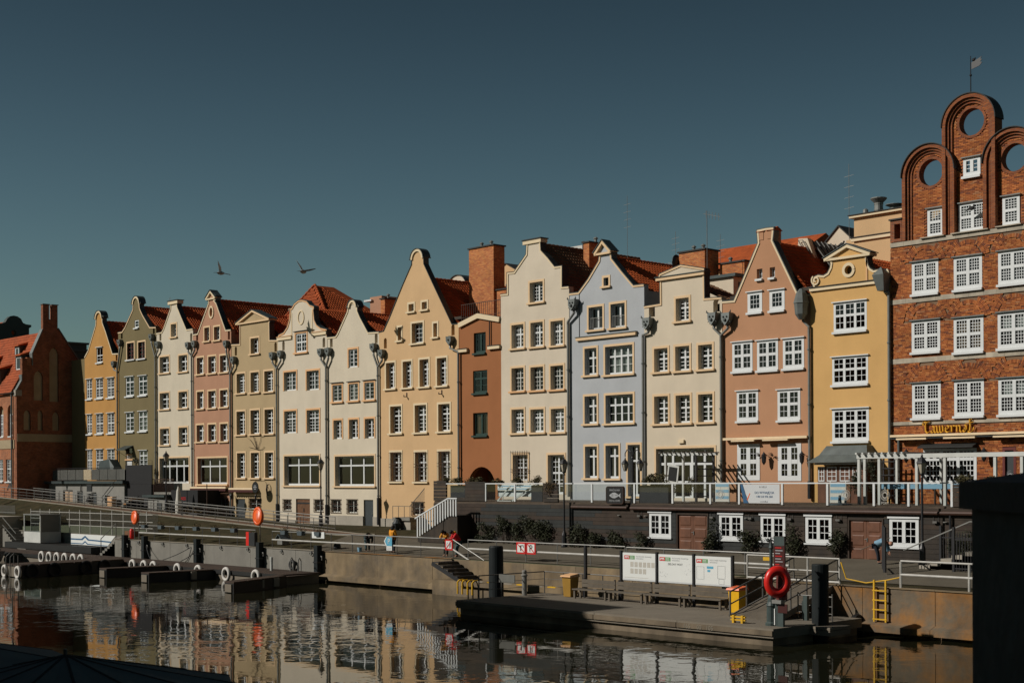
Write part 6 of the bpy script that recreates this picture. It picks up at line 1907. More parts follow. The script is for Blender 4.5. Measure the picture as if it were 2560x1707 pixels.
  MB().beam((m + .07, YF + .04, z0 + .95), (m + .07, YF + .04, z0 + 1.15), .03, .03).beam((m + .07, YF + .03, z0 + 1.08), (m - .08, YF + .03, z0 + 1.08), .025, .025).build("handle", MT['steel'], dd)
  MB().box(a, a + .085, YF - .02, YF + .11, z0, z1).box(c - .085, c, YF - .02, YF + .11, z0, z1).box(a + .086, c - .086, YF - .02, YF + .11, z1 - .09, z1).build("door_frame", MT['plank_warm'], t)
 for x in (36.2, 47.25): MB().box(x - .17, x + .17, YF - .1, YF - .01, 4.80, 4.93).build("door_light", MT['sign_white'], t)
 for x in (32.3, 37.6, 40.2, 42.75, 45.7, 51.1):
  b = MB().box(x - .11, x + .11, YF - .16, YF - .04, 4.42, 4.52)
  for s in (-.13, .13): b.tube([(x + s, YF - .02, 4.72), (x + s, YF - .08, 4.45), (x + s * .8, YF - .1, 4.40)], .012, 5)
  b.build("flood_lamp", MT['steel_dark'], t)
 for x in (32.75, 39.9, 45.6, 51.6, 30.7): MB().lathe([(0, 0), (.1, 0), (.12, .03), (.1, .05), (0, .05)], (x, YF - .03, 4.45), 12).build("wall_vent", MT['grey_wall'], t)
 # glass balustrade
 g = thing("glass_balustrade", "glass balustrade with white posts along the terrace edge", "balustrade", (34, -7, 5.2))
 posts = [(18.99, 5.2), (21.75, 5.2), (28.44, 5.2), (31.83, 5.2), (34.7, 5.2), (37.4, 5.2), (39.37, 5.2), (42.18, 5.2), (44.97, 5.2), (47.68, 5.2), (49.6, 5.2), (51.9, 5.2)]
 yb = YF + .05
 for (x, z) in posts:
  MB().box(x - .06, x + .06, yb - .04, yb + .04, z, 6.28).build("post", MT['white'], g)
 for (a, c) in ((15.1, 17.02), (18.97, 24.3), (25.6, 31.75), (31.75, 51.95)):
  MB().box(a, c, yb - .05, yb + .05, 6.285, 6.35).build("hand_rail", MT['white'], g)
 spans = [(15.2, 16.9, 5.42), (19.06, 21.68, 5.24), (21.82, 24.25, 5.24), (25.65, 28.37, 5.24), (28.51, 31.75, 5.24)] + [(posts[i][0] + .08, posts[i + 1][0] - .08, 5.24) for i in range(3, len(posts) - 1)]
 for (a, c, z) in spans:
  MB().box(a, c, yb - .006, yb + .006, z, 6.27).build("glass_panel", MT['rail_glass'], g)
 # posters behind the glass: blue wave panels at the left, screens
 s = thing("beach_panel", "pale blue and white beach panel behind the left glass of the terrace", "panel", (20.5, -6.2, 5.2))
 MB().box(19.4, 23.2, -6.3, -6.24, 5.5, 6.25).build("board", MT['sign_white'], s)
 for z in (5.75, 5.95, 6.12): MB().box(19.45, 23.15, -6.306, -6.301, z, z + .07).build("painted_stripe", MT['blue_stripe'], s)
 b = MB().beam((20.9, -6.45, 5.2), (22.9, -6.45, 6.2), .05, .12).beam((19.6, -6.5, 5.2), (20.8, -6.5, 6.15), .05, .10).beam((19.7, -6.5, 5.22), (20.9, -6.5, 5.22), .06, .06).beam((20.1, -6.5, 5.25), (20.15, -6.5, 5.7), .04, .04)
 tag(b.build("folding_frame", MT['white_old']), "white folded table frame leaning behind the left terrace glass", "table frame")
 for (a, c, lab) in ((32.0, 34.2, "grey timber planter box behind the glass beside the shop door"), (23.0, 24.0, "dark planter box behind the left terrace glass"), (15.25, 16.9, "grey planter box over the white stair")):
  MB_ = MB().box(a, c, -6.75, -6.35, 5.2, 6.2)
  tag(MB_.build("planter_box", MT['soil']), lab, "planter", "planter boxes on the terrace")
 # fish sign
 f = thing("fish_sign", "black rounded sign with a white fish and lettering on the terrace edge", "sign", (30.6, -7.25, 5.15))
 rr = .14
 a, c, z0, z1 = 29.92, 31.26, 5.15, 6.14
 out = [(c - rr + rr * math.cos(k), z1 - rr + rr * math.sin(k)) for k in (0, .5, 1.05, 1.57)] + [(a + rr - rr * math.sin(k), z1 - rr + rr * math.cos(k)) for k in (0, .5, 1.05, 1.57)] + \
          [(a + rr - rr * math.cos(k), z0 + rr - rr * math.sin(k)) for k in (0, .5, 1.05, 1.57)] + [(c - rr + rr * math.sin(k), z0 + rr - rr * math.cos(k)) for k in (0, .5, 1.05, 1.57)]
 MB().plate(out, [], -7.30, -7.16).build("board", MT['sign_black'], f)
 MB().strip(out + [out[0]], -.02, .012, -7.31, -7.15).build("rim", MT['rust_iron'], f)
 text("SMAŻALNIA", .155, MT['sign_grey'], (30.6, -7.306, 5.93), f)
 text("FISH & CHIPS", .15, MT['sign_grey'], (30.6, -7.306, 5.32), f)
 fish = [(30.17, 5.63), (30.3, 5.72), (30.45, 5.79), (30.62, 5.80), (30.8, 5.72), (30.92, 5.65), (31.08, 5.78), (31.04, 5.63), (31.08, 5.47), (30.92, 5.60), (30.8, 5.54), (30.62, 5.47), (30.45, 5.48), (30.3, 5.54)]
 MB().plate(fish, [[(30.34, 5.575), (30.50, 5.575), (30.50, 5.592), (30.34, 5.592)], [(30.34, 5.625), (30.50, 5.625), (30.50, 5.642), (30.34, 5.642)], [(30.34, 5.675), (30.50, 5.675), (30.50, 5.692), (30.34, 5.692)], [(30.6, 5.622), (30.84, 5.622), (30.84, 5.645), (30.6, 5.645)]], -7.308, -7.301).build("fish_emblem", MT['sign_grey'], f)
 # banner
 n = thing("rental_banner", "pale banner with a phone number hung on the terrace glass", "banner", (41, -7.02, 5.25))
 MB().plate([(39.66, 6.26), (40.06, 5.27), (42.06, 5.27), (42.06, 6.26)], [], -7.03, -7.025).build("sheet", MT['banner'], n)
 MB().plate([(39.5, 6.26), (39.64, 6.26), (40.03, 5.27), (39.72, 5.27)], [], -7.033, -7.026).build("blue_corner", MT['sign_navy'], n)
 MB().plate([(39.93, 5.45), (39.99, 5.43), (40.16, 5.78), (40.12, 5.8)], [], -7.037, -7.033).build("orange_stroke", MT['orange'], n)
 text("IN VILLA", .13, MT['sign_grey'], (41.0, -7.036, 6.12), n)
 text("DO WYNAJĘCIA", .17, MT['sign_navy'], (41.08, -7.036, 5.82), n)
 text("+48 510 976 584", .155, MT['sign_navy'], (41.08, -7.036, 5.61), n)
 text("www.invilla.pl", .09, MT['sign_grey'], (41.05, -7.036, 5.36), n)
 # painted emblems on the glass: radiating compass with the word PORT
 e = thing("glass_emblem", "white compass emblems and small lettering printed on the terrace glass", "decal", (40, -7, 5.2))
 for (x, y, z, s) in ((38.1, yb - .012, 5.72, .30), (46.05, yb - .012, 5.72, .30), (48.3, yb - .012, 5.72, .30)):
  b = MB()
  for k in range(20):
   ca, sa = math.cos(k * PI / 10), math.sin(k * PI / 10)
   b.beam((x + ca * s * .45, y, z + sa * s * .45), (x + ca * s * .8, y, z + sa * s * .8), .02, .012)
  b.ring((x, y, z), s * .42, .022, 'Y', 20, 5)
  b.ring((x, y, z), s * .85, .010, 'Y', 24, 4)
  b.beam((x, y, z + s * .85), (x, y, z + s * 1.35), .035, .01)
  b.build("compass_print", MT['sign_pale'], e)
 for x in (35.8, 48.3): text("PORT", .17, MT['sign_pale'], (x, yb - .014, 5.34), e, ext=.001)
 # striped deck furniture
 for (x, lab) in ((37.05, "blue and white striped windbreak beside the shop door"), (44.6, "blue and white striped chair back behind the terrace glass")):
  q = thing("striped_windbreak", lab, "windbreak", (x, -5.5, 5.2))
  MB().box(x - .45, x + .45, -5.53, -5.5, 5.3, 6.35).build("canvas", MT['canvas'], q)
  for z in (5.45, 5.8, 6.12): MB().box(x - .45, x + .45, -5.536, -5.531, z, z + .16).build("stripe", MT['blue_stripe'], q)
  for s in (-.47, .47): MB().beam((x + s, -5.5, 5.2), (x + s, -5.5, 6.4), .05, .05).build("leg", MT['white_old'], q)
 q = thing("striped_windbreak", "long low blue topped bench screen in front of the brick tavern", "windbreak", (48.5, -3.2, 5.2))
 MB().box(45.6, 52.0, -3.3, -3.2, 6.0, 6.25).build("canvas", MT['blue_stripe'], q)
 for k in range(7): MB().beam((45.7 + k * 1.03, -3.25, 5.2), (45.7 + k * 1.03, -3.25, 6.0), .08, .08).build("leg", MT['plank_warm'], q)
 tag(MB().lathe([(.62, 0), (.62, .06), (.1, .09), (.06, .5), (0, .5)], (44.9, -5.8, 5.2), 16).build("parasol_weight", MT['planter_blue']), "round blue grey parasol weight on the terrace boards", "parasol weight")
 # white pergola in front of the tavern
 p = thing("white_pergola", "white timber pergola frame on the terrace in front of the brick tavern", "pergola", (50, -4.5, 5.2))
 for x in (45.2, 45.55, 46.4, 48.55, 50.1, 52.75, 54.1): MB().box(x - .07, x + .07, -4.57, -4.43, 5.2, 7.55).build("post", MT['white_old'], p)
 MB().box(45.1, 54.4, -4.6, -4.4, 7.553, 7.76).build("beam", MT['white_old'], p)
 MB().box(45.1, 47.9, -1.1, -.9, 7.553, 7.76).build("beam", MT['white_old'], p)
 for k in range(8): MB().box(45.15 + k * .38, 45.25 + k * .38, -4.8, -.8, 7.765, 7.86).build("rafter", MT['white_old'], p)
 for x in (45.2, 47.8): MB().box(x - .06, x + .06, -1.06, -.94, 5.2, 7.55).build("post", MT['white_old'], p)
 # pergola beside the shop, weathered
 p = thing("weathered_pergola", "weathered grey pergola with trellis beside the glazed shop", "pergola", (31.8, -2.2, 5.2))
 for x, y in ((30.55, -2.8), (32.9, -2.8), (32.9, -1.2), (30.55, -1.2)): MB().box(x - .06, x + .06, y - .06, y + .06, 5.2, 7.95).build("post", MT['white_old'] if x < 32 else MT['iron'], p)
 for y in (-2.8, -1.2): MB().box(30.2, 33.2, y - .05, y + .05, 7.953, 8.08).build("beam", MT['white_old'], p)
 for k in range(9): MB().box(30.25 + k * .35, 30.33 + k * .35, -3.1, -.95, 8.083, 8.15).build("rafter", MT['steel'], p)
 for k in range(6): MB().box(32.96, 33.02, -2.75, -1.25, 5.5 + k * .4, 5.56 + k * .4).build("trellis_bar", MT['iron'], p)
 q = thing("chalk_board", "framed chalk board hanging under the weathered pergola", "sign", (31.3, -3, 6.2))
 MB().obox((31.25, -2.95, 6.85), .85, .05, 1.05, ry=R(8)).build("frame", MT['white_old'], q)
 MB().obox((31.25, -2.985, 6.85), .62, .03, .82, ry=R(8)).build("board", MT['sign_black'], q)
 # trellis by the tavern corner
 q = thing("trellis", "dark trellis between the yellow and the brick house", "trellis", (44.6, -.8, 5.2))
 for x in (44.25, 44.6, 44.95): MB().box(x - .04, x + .04, -.84, -.76, 5.2, 7.6).build("upright", MT['iron'], q)
 for k in range(6): MB().box(44.2, 45.0, -.9, -.85, 5.6 + k * .36, 5.66 + k * .36).build("slat", MT['iron'], q)
 # entrance house of the yellow facade
 y_ = thing("entrance_porch", "dark brown glazed porch with a grey bell shaped roof on the yellow house", "porch", (41.8, -1, 5.2))
 MB().box(40.15, 43.3, -1.0, -.03, 5.0, 7.2).build("wall", MT['brown_door'], y_)
 b = MB()
 prof = [(0, 7.42), (.10, 7.5), (.45, 7.85), (.62, 8.2), (.70, 8.35)]
 V, Fs = [], []
 for (ins_, z) in prof:
  V += [(39.75 + ins_, -1.55 + ins_ * 1.4, z), (43.75 - ins_, -1.55 + ins_ * 1.4, z), (43.75 - ins_, -.03, z), (39.75 + ins_, -.03, z)]
 for i in range(len(prof) - 1):
  for k in range(4): Fs.append((i * 4 + k, i * 4 + (k + 1) % 4, i * 4 + 4 + (k + 1) % 4, i * 4 + 4 + k))
 Fs += [(3, 2, 1, 0), tuple((len(prof) - 1) * 4 + k for k in range(4))]
 b.add(V, Fs)
 b.build("porch_roof", MT['slate_roof'], y_)
 MB().box(40.1, 43.4, -1.25, -1.05, 7.3, 7.41).build("eave_board", MT['white'], y_)
 for (a, c) in ((40.22, 40.62), (40.78, 41.42), (41.62, 42.26), (42.44, 42.95)):
  w = window(y_, a, c, 6.38, 7.18, 'porch', -1.0, curtain='')
 for (a, c) in ((40.75, 41.45), (41.6, 42.3)): MB().box(a, c, -1.04, -1.005, 5.25, 6.25).build("door_panel", MT['wood_door'], y_)
 # plants on the terrace edge
 for i, (x, s, lab) in enumerate(((8.9, .34, "ornamental grass left of the terrace parapet end"), (14.4, .32, "dry grass tuft on the left end of the parapet"), (15.6, .38, "dry grass tuft above the white stair"), (16.9, .42, "round box bush at the post above the white stair"), (17.9, .34, "low dry tuft left of the arched passage view"),
                                     (19.6, .34, "dry tuft on the rail in front of the passage arch"), (21.4, .32, "dry tuft on the rail before the tall cream house"), (23.2, .38, "dry tuft on the rail by the barred cream window"))):
  if i == 0: continue
  leaves("pot_shrub", lab, "shrub", (x, -6.4, 6.5), (s * 1.2, s, s * .7), 420, 'leaf_box', "dry tufts in the planters on the terrace rail", 40 + i, .11)
 leaves("trailing_plant", "reddish trailing plant hanging over the timber parapet panel", "plant", (24.95, -7.1, 6.05), (.75, .18, .5), 380, 'leaf_dry', None, 61, .08)
 leaves("planter_shrub", "spiky green shrubs in the planter left of the glazed shop door", "shrub", (33.0, -6.4, 6.45), (1.05, .35, .42), 700, 'leaf_box', None, 62, .14)
 leaves("climber", "climbing plant on the white pergola post near the yellow wall", "plant", (46.0, -4.5, 6.6), (.35, .3, .9), 420, 'leaf', None, 63, .10)
 leaves("pot_shrub", "dry ornamental grass on the parapet before the wide tavern window", "shrub", (52.3, -6.4, 6.4), (.55, .35, .32), 420, 'leaf_box', None, 64, .12)
 leaves("pot_shrub", "dry ornamental grass on the parapet below the compass door", "shrub", (53.6, -6.4, 6.38), (.5, .35, .26), 360, 'leaf_box', None, 65, .12)
 leaves("pot_shrub", "spiky potted bush beside the porch of the yellow house", "shrub", (43.6, -2.5, 6.4), (.45, .4, .7), 520, 'leaf', None, 66, .13)
 leaves("pot_shrub", "brown leaved bush in front of the shop window", "shrub", (30.6, -2.3, 6.2), (.4, .4, .6), 420, 'leaf_dry', None, 67, .11)
 leaves("pot_shrub", "clipped bush at the foot of the weathered pergola", "shrub", (32.5, -2.9, 6.15), (.45, .4, .55), 420, 'leaf_box', None, 68, .11)
 # evergreens along the foot of the timber wall
 gl = "evergreen shrubs along the foot of the timber wall"
 for i, (x, w, h, zc, lab) in enumerate(((14.9, .75, .95, 3.35, "evergreen wall shrub right of the white stair"), (19.3, .85, .75, 3.25, "low wall shrub left of the largest one, thin at its top"), (21.0, .7, .95, 3.4, "upright wall shrub between the two broad ones"),
           (23.8, 1.75, 1.15, 3.55, "largest wall shrub, spreading left of the street lamp"), (22.3, .8, .7, 3.1, "brownish wall shrub leaning on the largest one"), (27.5, .95, .85, 3.25, "wall shrub just right of the street lamp"), (29.0, .7, .6, 3.0, "small round wall shrub right of the lamp shrub"),
           (30.75, .75, .75, 3.2, "round wall shrub with one tall shoot under the fish sign"), (32.6, .55, .55, 3.0, "low wall shrub left of the leftmost white timber window"), (37.65, .48, 1.1, 3.45, "narrow upright climber between a door and a white window"), (40.3, .8, .72, 3.1, "wall shrub between two white timber windows"),
           (43.0, .62, .95, 3.25, "climber right of the third white window, tall and thin"), (45.75, .55, 1.0, 3.35, "climber left of the right hand brown door"), (52.6, .9, .8, 3.6, "dark shrub behind the iron gate at the right"))):
  leaves("wall_shrub", lab, "shrub", (x, YF - .32, zc), (w, .28, h), int(1000 * w * h + 250), 'leaf', gl, 70 + i, .12)
 # white stair with flat balusters
 s = thing("white_stair", "timber stair with a white slatted balustrade at the left end of the terrace", "stairs", (15.5, -7.6, 2.8))
 for k in range(6):
  xa = 13.6 + k * .44
  MB().box(xa, xa + .435, -8.2, -7.02, 2.5, 2.75 + k * .27).build("step", MT['plank'], s)
 tops = []
 for k in range(16):
  x = 13.65 + k * .262
  zt_ = 4.05 + (x - 13.45) * .40 if x < 16.75 else 5.36
  zb_ = 2.75 + max(0, (x - 13.65) / .44) * .2
  MB().box(x - .05, x + .05, -8.27, -8.22, min(zb_ + .02, 4.25), zt_ - .06).build("baluster", MT['white'], s)
 MB().beam((13.4, -8.25, 4.03), (16.75, -8.25, 5.36), .09, .08).build("hand_rail", MT['white'], s)
 MB().beam((16.75, -8.25, 5.38), (17.7, -8.25, 5.38), .09, .08).build("hand_rail", MT['white'], s)
 MB().box(16.25, 17.6, -8.17, -7.02, 2.5, 4.3).build("landing", MT['plank'], s)
WS['porch'] = (1, 0, 2, 3, 3, -.03, None, None, 'white', .05, .035)
# ---------------------------------------------------------------- railings, lamps, signs on the quay
def railing(label, base, hts, mp='steel_dark', mr='steel', spacing=2.4, pr=.03, group=None, top=1.12, rr=.03):
 """base: polyline of foot points; hts: list of (height, radius, material)"""
 p0 = base[0]
 t = thing("railing", label, "railing", p0, group)
 for (a, c) in zip(base[:-1], base[1:]):
  a, c = Vector(a), Vector(c)
  L = (c - a).length
  n = max(1, int(round(L / spacing)))
  for k in range(n + 1):
   if k == 0 and (a - Vector(base[0])).length > .01: continue
   q = a.lerp(c, k / n)
   MB().tube([tuple(q), (q.x, q.y, q.z + top)], pr, 6).build("post", MT[mp], t)
 for (h, r_, m) in hts:
  MB().tube([(q[0], q[1], q[2] + h) for q in base], r_, 8).build("rail", MT[m], t)
 return t
def street_lamp(label, x, y, zb, zt, group="black lantern street lamps", double=False):
 t = thing("street_lamp", label, "street lamp", (x, y, zb), group)
 MB().lathe([(.20, 0), (.20, .12), (.15, .2), (.15, .75), (.10, .9), (.075, 1.0), (.06, 1.2), (.05, zt - zb - 1.15), (.09, zt - zb - 1.12), (.06, zt - zb - 1.05), (.09, zt - zb - .95)], (x, y, zb), 10).build("column", MT['iron'], t)
 if not double:
  lantern(t, x, y, zt - .95)
 else:
  zt2 = zt - 1.0
  b = MB()
  for s in (-1, 1):
   b.tube([(x, y, zt2 - .1), (x + s * .15, y, zt2 + .25), (x + s * .42, y, zt2 + .35), (x + s * .58, y, zt2 + .15), (x + s * .58, y, zt2 - .05)], .03, 6)
   lantern(t, x + s * .58, y, zt2 - .85, .8, up=False)
  b.build("arm", MT['iron'], t)
 return t
def lantern(t, x, y, z, s=1.0, up=True):
 MB().lathe([(.10 * s, 0), (.24 * s, .48 * s), (.24 * s, .5 * s)], (x, y, z), 6).build("lantern_glass", MT['lamp_glass'], t)
 b = MB()
 for k in range(6):
  a = k * PI / 3
  b.beam((x + .105 * s * math.cos(a), y + .105 * s * math.sin(a), z), (x + .25 * s * math.cos(a), y + .25 * s * math.sin(a), z + .5 * s), .022, .022)
 b.lathe([(.31 * s, .5 * s), (.27 * s, .56 * s), (.12 * s, .74 * s), (.05 * s, .80 * s), (.06 * s, .86 * s), (.0, .98 * s)], (x, y, z), 6)
 b.lathe([(.12 * s, -.03), (.12 * s, .02), (.08 * s, .03)], (x, y, z), 6)
 b.build("lantern_cage", MT['iron'], t)
def sign_board(label, name, x0, x1, z0, z1, y, rim, face, cat="sign", bar=True, flip=False):
 t = thing(name, label, cat, ((x0 + x1) / 2, y, z0))
 w = .09
 MB().box(x0, x1, y, y + .02, z0, z1).build("panel", MT[rim], t)
 f = MB().box(x0 + w, x1 - w, y - .004, y - .001, z0 + w, z1 - w).build("face", MT[face], t)
 if bar:
  a, c = ((x0 + w, z1 - w), (x1 - w, z0 + w)) if not flip else ((x0 + w, z0 + w), (x1 - w, z1 - w))
  MB().plate([(a[0] - .03, a[1]), (a[0] + .05, a[1]), (c[0] + .03, c[1]), (c[0] - .05, c[1])], [], y - .013, y - .009).build("slash", MT[rim], t)
 return t
def life_ring(label, c, R_=.36, r=.09, m='orange', cover=True, face_y=True):
 t = thing("life_ring", label, "life ring", c)
 MB().ring(c, R_, r, 'Y', 24, 8, sq=1.2).build("ring", MT[m], t, smooth=True)
 if cover:
  b = MB()
  b.lathe([(0, -.10), (R_ * .9, -.10), (R_ + .05, -.06), (R_ + .08, 0), (R_ + .05, .10), (0, .10)], (0, 0, 0), 24)
  b.v = [(c[0] + x, c[1] - z * .9, c[2] + y * 1.12) for (x, y, z) in b.v]
  b.build("cover", MT[m], t, smooth=True)
  MB().beam((c[0], c[1] - .10, c[2] - .2), (c[0], c[1] - .10, c[2] + .2), .03, .01).build("strap", MT['sign_grey'], t)
 return t
def quay_props():
 g = "low quay railings with a white middle bar"
 y = -13.25
 railing("long quay railing left of the leftmost round orange life ring", [(-14.9, y, ZE), (1.9, y, ZE)], [(1.18, .03, 'steel'), (.60, .055, 'rail_white')], spacing=2.35, group=None)
 railing("quay railing with a white middle bar between the life ring and the steps", [(4.0, y, ZE), (22.5, y, ZE)], [(1.15, .03, 'steel'), (.58, .055, 'rail_white')], spacing=2.4)
 st = railing("sloping hand rail down the black quay steps", [(23.25, y - .05, ZE), (26.0, y - .05, .85)], [(1.12, .03, 'steel'), (.55, .05, 'rail_white')], spacing=3.0)
 railing("upper promenade railing carrying the two no mooring signs", [(24.5, -13.2, ZE), (29.4, -13.2, ZE), (36.9, -13.2, ZE)], [(1.13, .032, 'steel'), (.62, .06, 'rail_white')], 'steel', spacing=2.45)
 railing("promenade railing behind the white timetable boards", [(37.0, -13.2, ZE), (47.2, -13.2, ZE)], [(1.10, .032, 'steel'), (.58, .06, 'rail_white')], 'steel', spacing=2.45)
 railing("white gated railing at the top of the gangway", [(46.2, -15.0, ZE), (51.2, -15.0, ZE)], [(1.12, .035, 'rail_white'), (.55, .03, 'rail_white'), (.10, .05, 'rail_white')], 'rail_white', spacing=1.62, pr=.045)
 railing("white quay railing right of the yellow ladder", [(54.25, -15.05, ZE), (60.5, -15.05, ZE)], [(1.15, .04, 'rail_white'), (.58, .055, 'rail_white')], 'rail_white', spacing=2.6, pr=.05)
 tag(MB().tube([(51.3, -15.05, 2.95), (51.6, -15.1, 2.25), (52.6, -15.1, 2.12), (53.6, -15.1, 2.28), (54.2, -15.05, 2.42)], .028, 6).build("barrier_chain", MT['yellow']), "sagging yellow rope closing the gap above the yellow ladder", "rope")
 # ramp railings
 lo = [(-80, -6.56, z_ramp(-80) + .1)] + [(x, -6.56, z_ramp(x) + .1) for x in (-60, -40, -20, 1.0)]
 railing("long front railing of the sloping ramp path", lo, [(1.02, .03, 'steel'), (.70, .018, 'steel_dark'), (.42, .018, 'steel_dark'), (.16, .018, 'steel_dark')], spacing=1.75, top=1.02, pr=.025)
 hi = [(-80, -4.44, z_ramp(-80) + .1)] + [(x, -4.44, z_ramp(x) + .1) for x in (-60, -40, -20, -1.0)]
 railing("rear railing of the sloping ramp path nearer the houses", hi, [(1.02, .03, 'steel'), (.70, .018, 'steel_dark'), (.42, .018, 'steel_dark'), (.16, .018, 'steel_dark')], spacing=2.1, top=1.02, pr=.025)
 # flower boxes on the railing
 for i in range(10):
  x = -13.9 + i * 2.62 if i < 6 else 5.6 + (i - 6) * 2.0
  if i == 9: continue
  lab = ("first", "second", "third", "fourth", "fifth", "sixth")[i] + " flower box from the left on the quay railing" if i < 6 else ("flower box on the railing right of the life ring, %s of three" % ("leftmost", "middle one", "rightmost")[i - 6])
  t = thing("flower_box", lab, "flower box", (x, -13.32, 3.0), "flower boxes hung on the quay railing")
  MB().add([(x - .24, -13.48, 2.92), (x + .24, -13.48, 2.92), (x + .24, -13.16, 2.92), (x - .24, -13.16, 2.92), (x - .3, -13.5, 3.2), (x + .3, -13.5, 3.2), (x + .3, -13.14, 3.2), (x - .3, -13.14, 3.2)],
                 [(0, 3, 2, 1), (4, 5, 6, 7), (0, 1, 5, 4), (1, 2, 6, 5), (2, 3, 7, 6), (3, 0, 4, 7)]).build("box", MT['planter_blue'], t)
  r = random.Random(100 + i)
  b = MB()
  for k in range(70):
   p = Vector((x + r.uniform(-.34, .34), -13.32 + r.uniform(-.2, .2), 3.2 + abs(r.gauss(0, .11))))
   d = Vector((r.uniform(-1, 1), r.uniform(-1, 1), r.uniform(0, 1))).normalized() * .09
   w = Vector((d.y, -d.x, .03)) * .5
   b.add([tuple(p), tuple(p + d * .5 + w), tuple(p + d), tuple(p + d * .5 - w)], [(0, 1, 2, 3)])
  b.build("flowers", MT['leaf_dry'], t, fix=False)
 tag(MB().box(8.9, 10.3, -13.36, -13.28, 2.78, 3.2).build("notice_plate", MT['sign_white']), "blank white plate fixed on the quay railing", "sign")
 # life rings
 def post(t, x, y_, z0, z1): MB().tube([(x, y_, z0), (x, y_, z1)], .035, 8).build("post", MT['steel_dark'], t)
 t = life_ring("round orange life ring cover on a post left of the people", (2.15, -13.2, 4.1), .52, .1)
 post(t, 2.15, -13.05, 2.0, 4.2)
 t = life_ring("orange life ring on a post at the far left end of the quay railing", (-15.7, -13.2, 3.72), .42, .1)
 for dx in (-.35, .35): post(t, -15.7 + dx, -13.05, 2.0, 4.2)
 tag(MB().lathe([(0, 0), (.14, .02), (.16, .1), (.16, .75), (.1, .85), (0, .87)], (-15.95, -13.35, 1.98), 12).build("fire_extinguisher", MT['red'], smooth=True), "red extinguisher standing under the far left life ring", "extinguisher")
 t = thing("equipment_cabinet", "red and black cabinet on the quay railing beside the life ring post", "cabinet", (1.5, -13.3, 2.1))
 MB().box(.95, 1.3, -13.45, -13.2, 2.05, 3.0).build("red_side", MT['red'], t)
 MB().box(1.303, 2.05, -13.45, -13.2, 2.05, 2.98).build("door", MT['iron'], t)
 t = thing("bird_house", "small grey bird house on the grass behind the railing", "bird house", (3.4, -12, 2.05))
 MB().add([(3.0, -12.2, 2.15), (3.6, -12.2, 2.15), (3.6, -12.2, 2.5), (3.3, -12.2, 2.75), (3.0, -12.2, 2.5), (3.0, -11.6, 2.15), (3.6, -11.6, 2.15), (3.6, -11.6, 2.5), (3.3, -11.6, 2.75), (3.0, -11.6, 2.5)],
             [(0, 1, 2, 3, 4), (9, 8, 7, 6, 5), (0, 5, 6, 1), (1, 6, 7, 2), (2, 7, 8, 3), (3, 8, 9, 4), (4, 9, 5, 0)]).build("box", MT['steel'], t)
 MB().strip([(2.85, 2.43), (3.3, 2.82), (3.75, 2.43)], .0, .04, -12.35, -11.5).build("roof", MT['planter_blue'], t)
 # prohibition signs
 s = sign_board("red framed sign with a slashed turning symbol, left one of the railing pair", "no_mooring_sign", 28.74, 29.50, 2.45, 3.10, -13.32, 'sign_red', 'sign_white')
 b = MB()
 b.beam((29.12, -13.33, 2.62), (29.12, -13.33, 2.92), .07, .01).beam((28.98, -13.33, 2.9), (29.32, -13.33, 2.94), .06, .01).beam((29.3, -13.33, 2.94), (29.36, -13.33, 2.8), .05, .01)
 b.build("symbol", MT['sign_black'], s)
 s = sign_board("red framed sign with a slashed letter P, right one of the railing pair", "no_parking_sign", 29.56, 30.30, 2.45, 3.10, -13.32, 'sign_red', 'sign_white')
 text("P", .52, MT['sign_black'], (29.93, -13.332, 2.77), s)
 s = sign_board("small red framed white sign with a slashed wave circle at the top of the steps", "no_wash_sign", 22.60, 23.28, 2.45, 3.08, -13.36, 'sign_red', 'sign_white', flip=True)
 b = MB()
 for k in range(3): b.ring((22.94, -13.37, 2.76), .08 + k * .055, .012, 'Y', 16, 4, a0=-1.2, a1=1.2)
 b.ring((22.94, -13.37, 2.76), .16, .01, 'Y', 16, 4, a0=2.0, a1=4.2)
 b.build("symbol", MT['sign_navy'], s)
 s = thing("parking_sign", "blue arrow sign with a white P over a small white plate on the railing", "sign", (17.1, -13.4, 2.3))
 MB().plate([(16.74, 2.80), (16.95, 2.52), (17.5, 2.52), (17.5, 3.06), (16.95, 3.08)], [], -13.36, -13.34).build("panel", MT['sign_blue'], s)
 MB().plate([(16.70, 2.80), (16.95, 2.47), (16.97, 2.55), (16.80, 2.80), (16.97, 3.03), (16.95, 3.10)], [], -13.366, -13.361).build("arrow_edge", MT['sign_white'], s)
 text("P", .46, MT['sign_white'], (17.2, -13.37, 2.80), s)
 MB().box(16.95, 17.5, -13.36, -13.34, 2.24, 2.51).build("plate", MT['sign_white'], s)
 for k in range(2): MB().box(17.0, 17.42, -13.366, -13.361, 2.30 + k * .09, 2.33 + k * .09).build("print_line", MT['sign_grey'], s)
 MB().tube([(17.2, -13.3, ZE), (17.2, -13.3, 2.5)], .025, 6).build("post", MT['steel_dark'], s)
 tag(MB().box(47.15, 47.6, -15.08, -15.04, 2.86, 3.02).build("yellow_tag", MT['yellow']), "small orange tag tied to the white gate railing", "tag")
 # lamps
 street_lamp("black street lamp in front of the left cream house window", -24.5, -5.6, 4.0, 9.2)
 street_lamp("street lamp standing before the downpipe of the curved gable house", -3.2, -4.2, 3.1, 8.35)
 street_lamp("street lamp rising past the terrace railing between the cream and blue houses", 26.6, -7.45, 2.5, 7.95)
 street_lamp("nearest street lamp, in front of the tavern window", 50.9, -7.9, 2.5, 7.7)
 street_lamp("street lamp in the shade of the dark church gable", -54.0, -8.3, 4.8, 11.2)
 street_lamp("double armed street lamp at the corner of the terrace beside the fish sign", 31.55, -6.8, 4.7, 8.9, double=True)
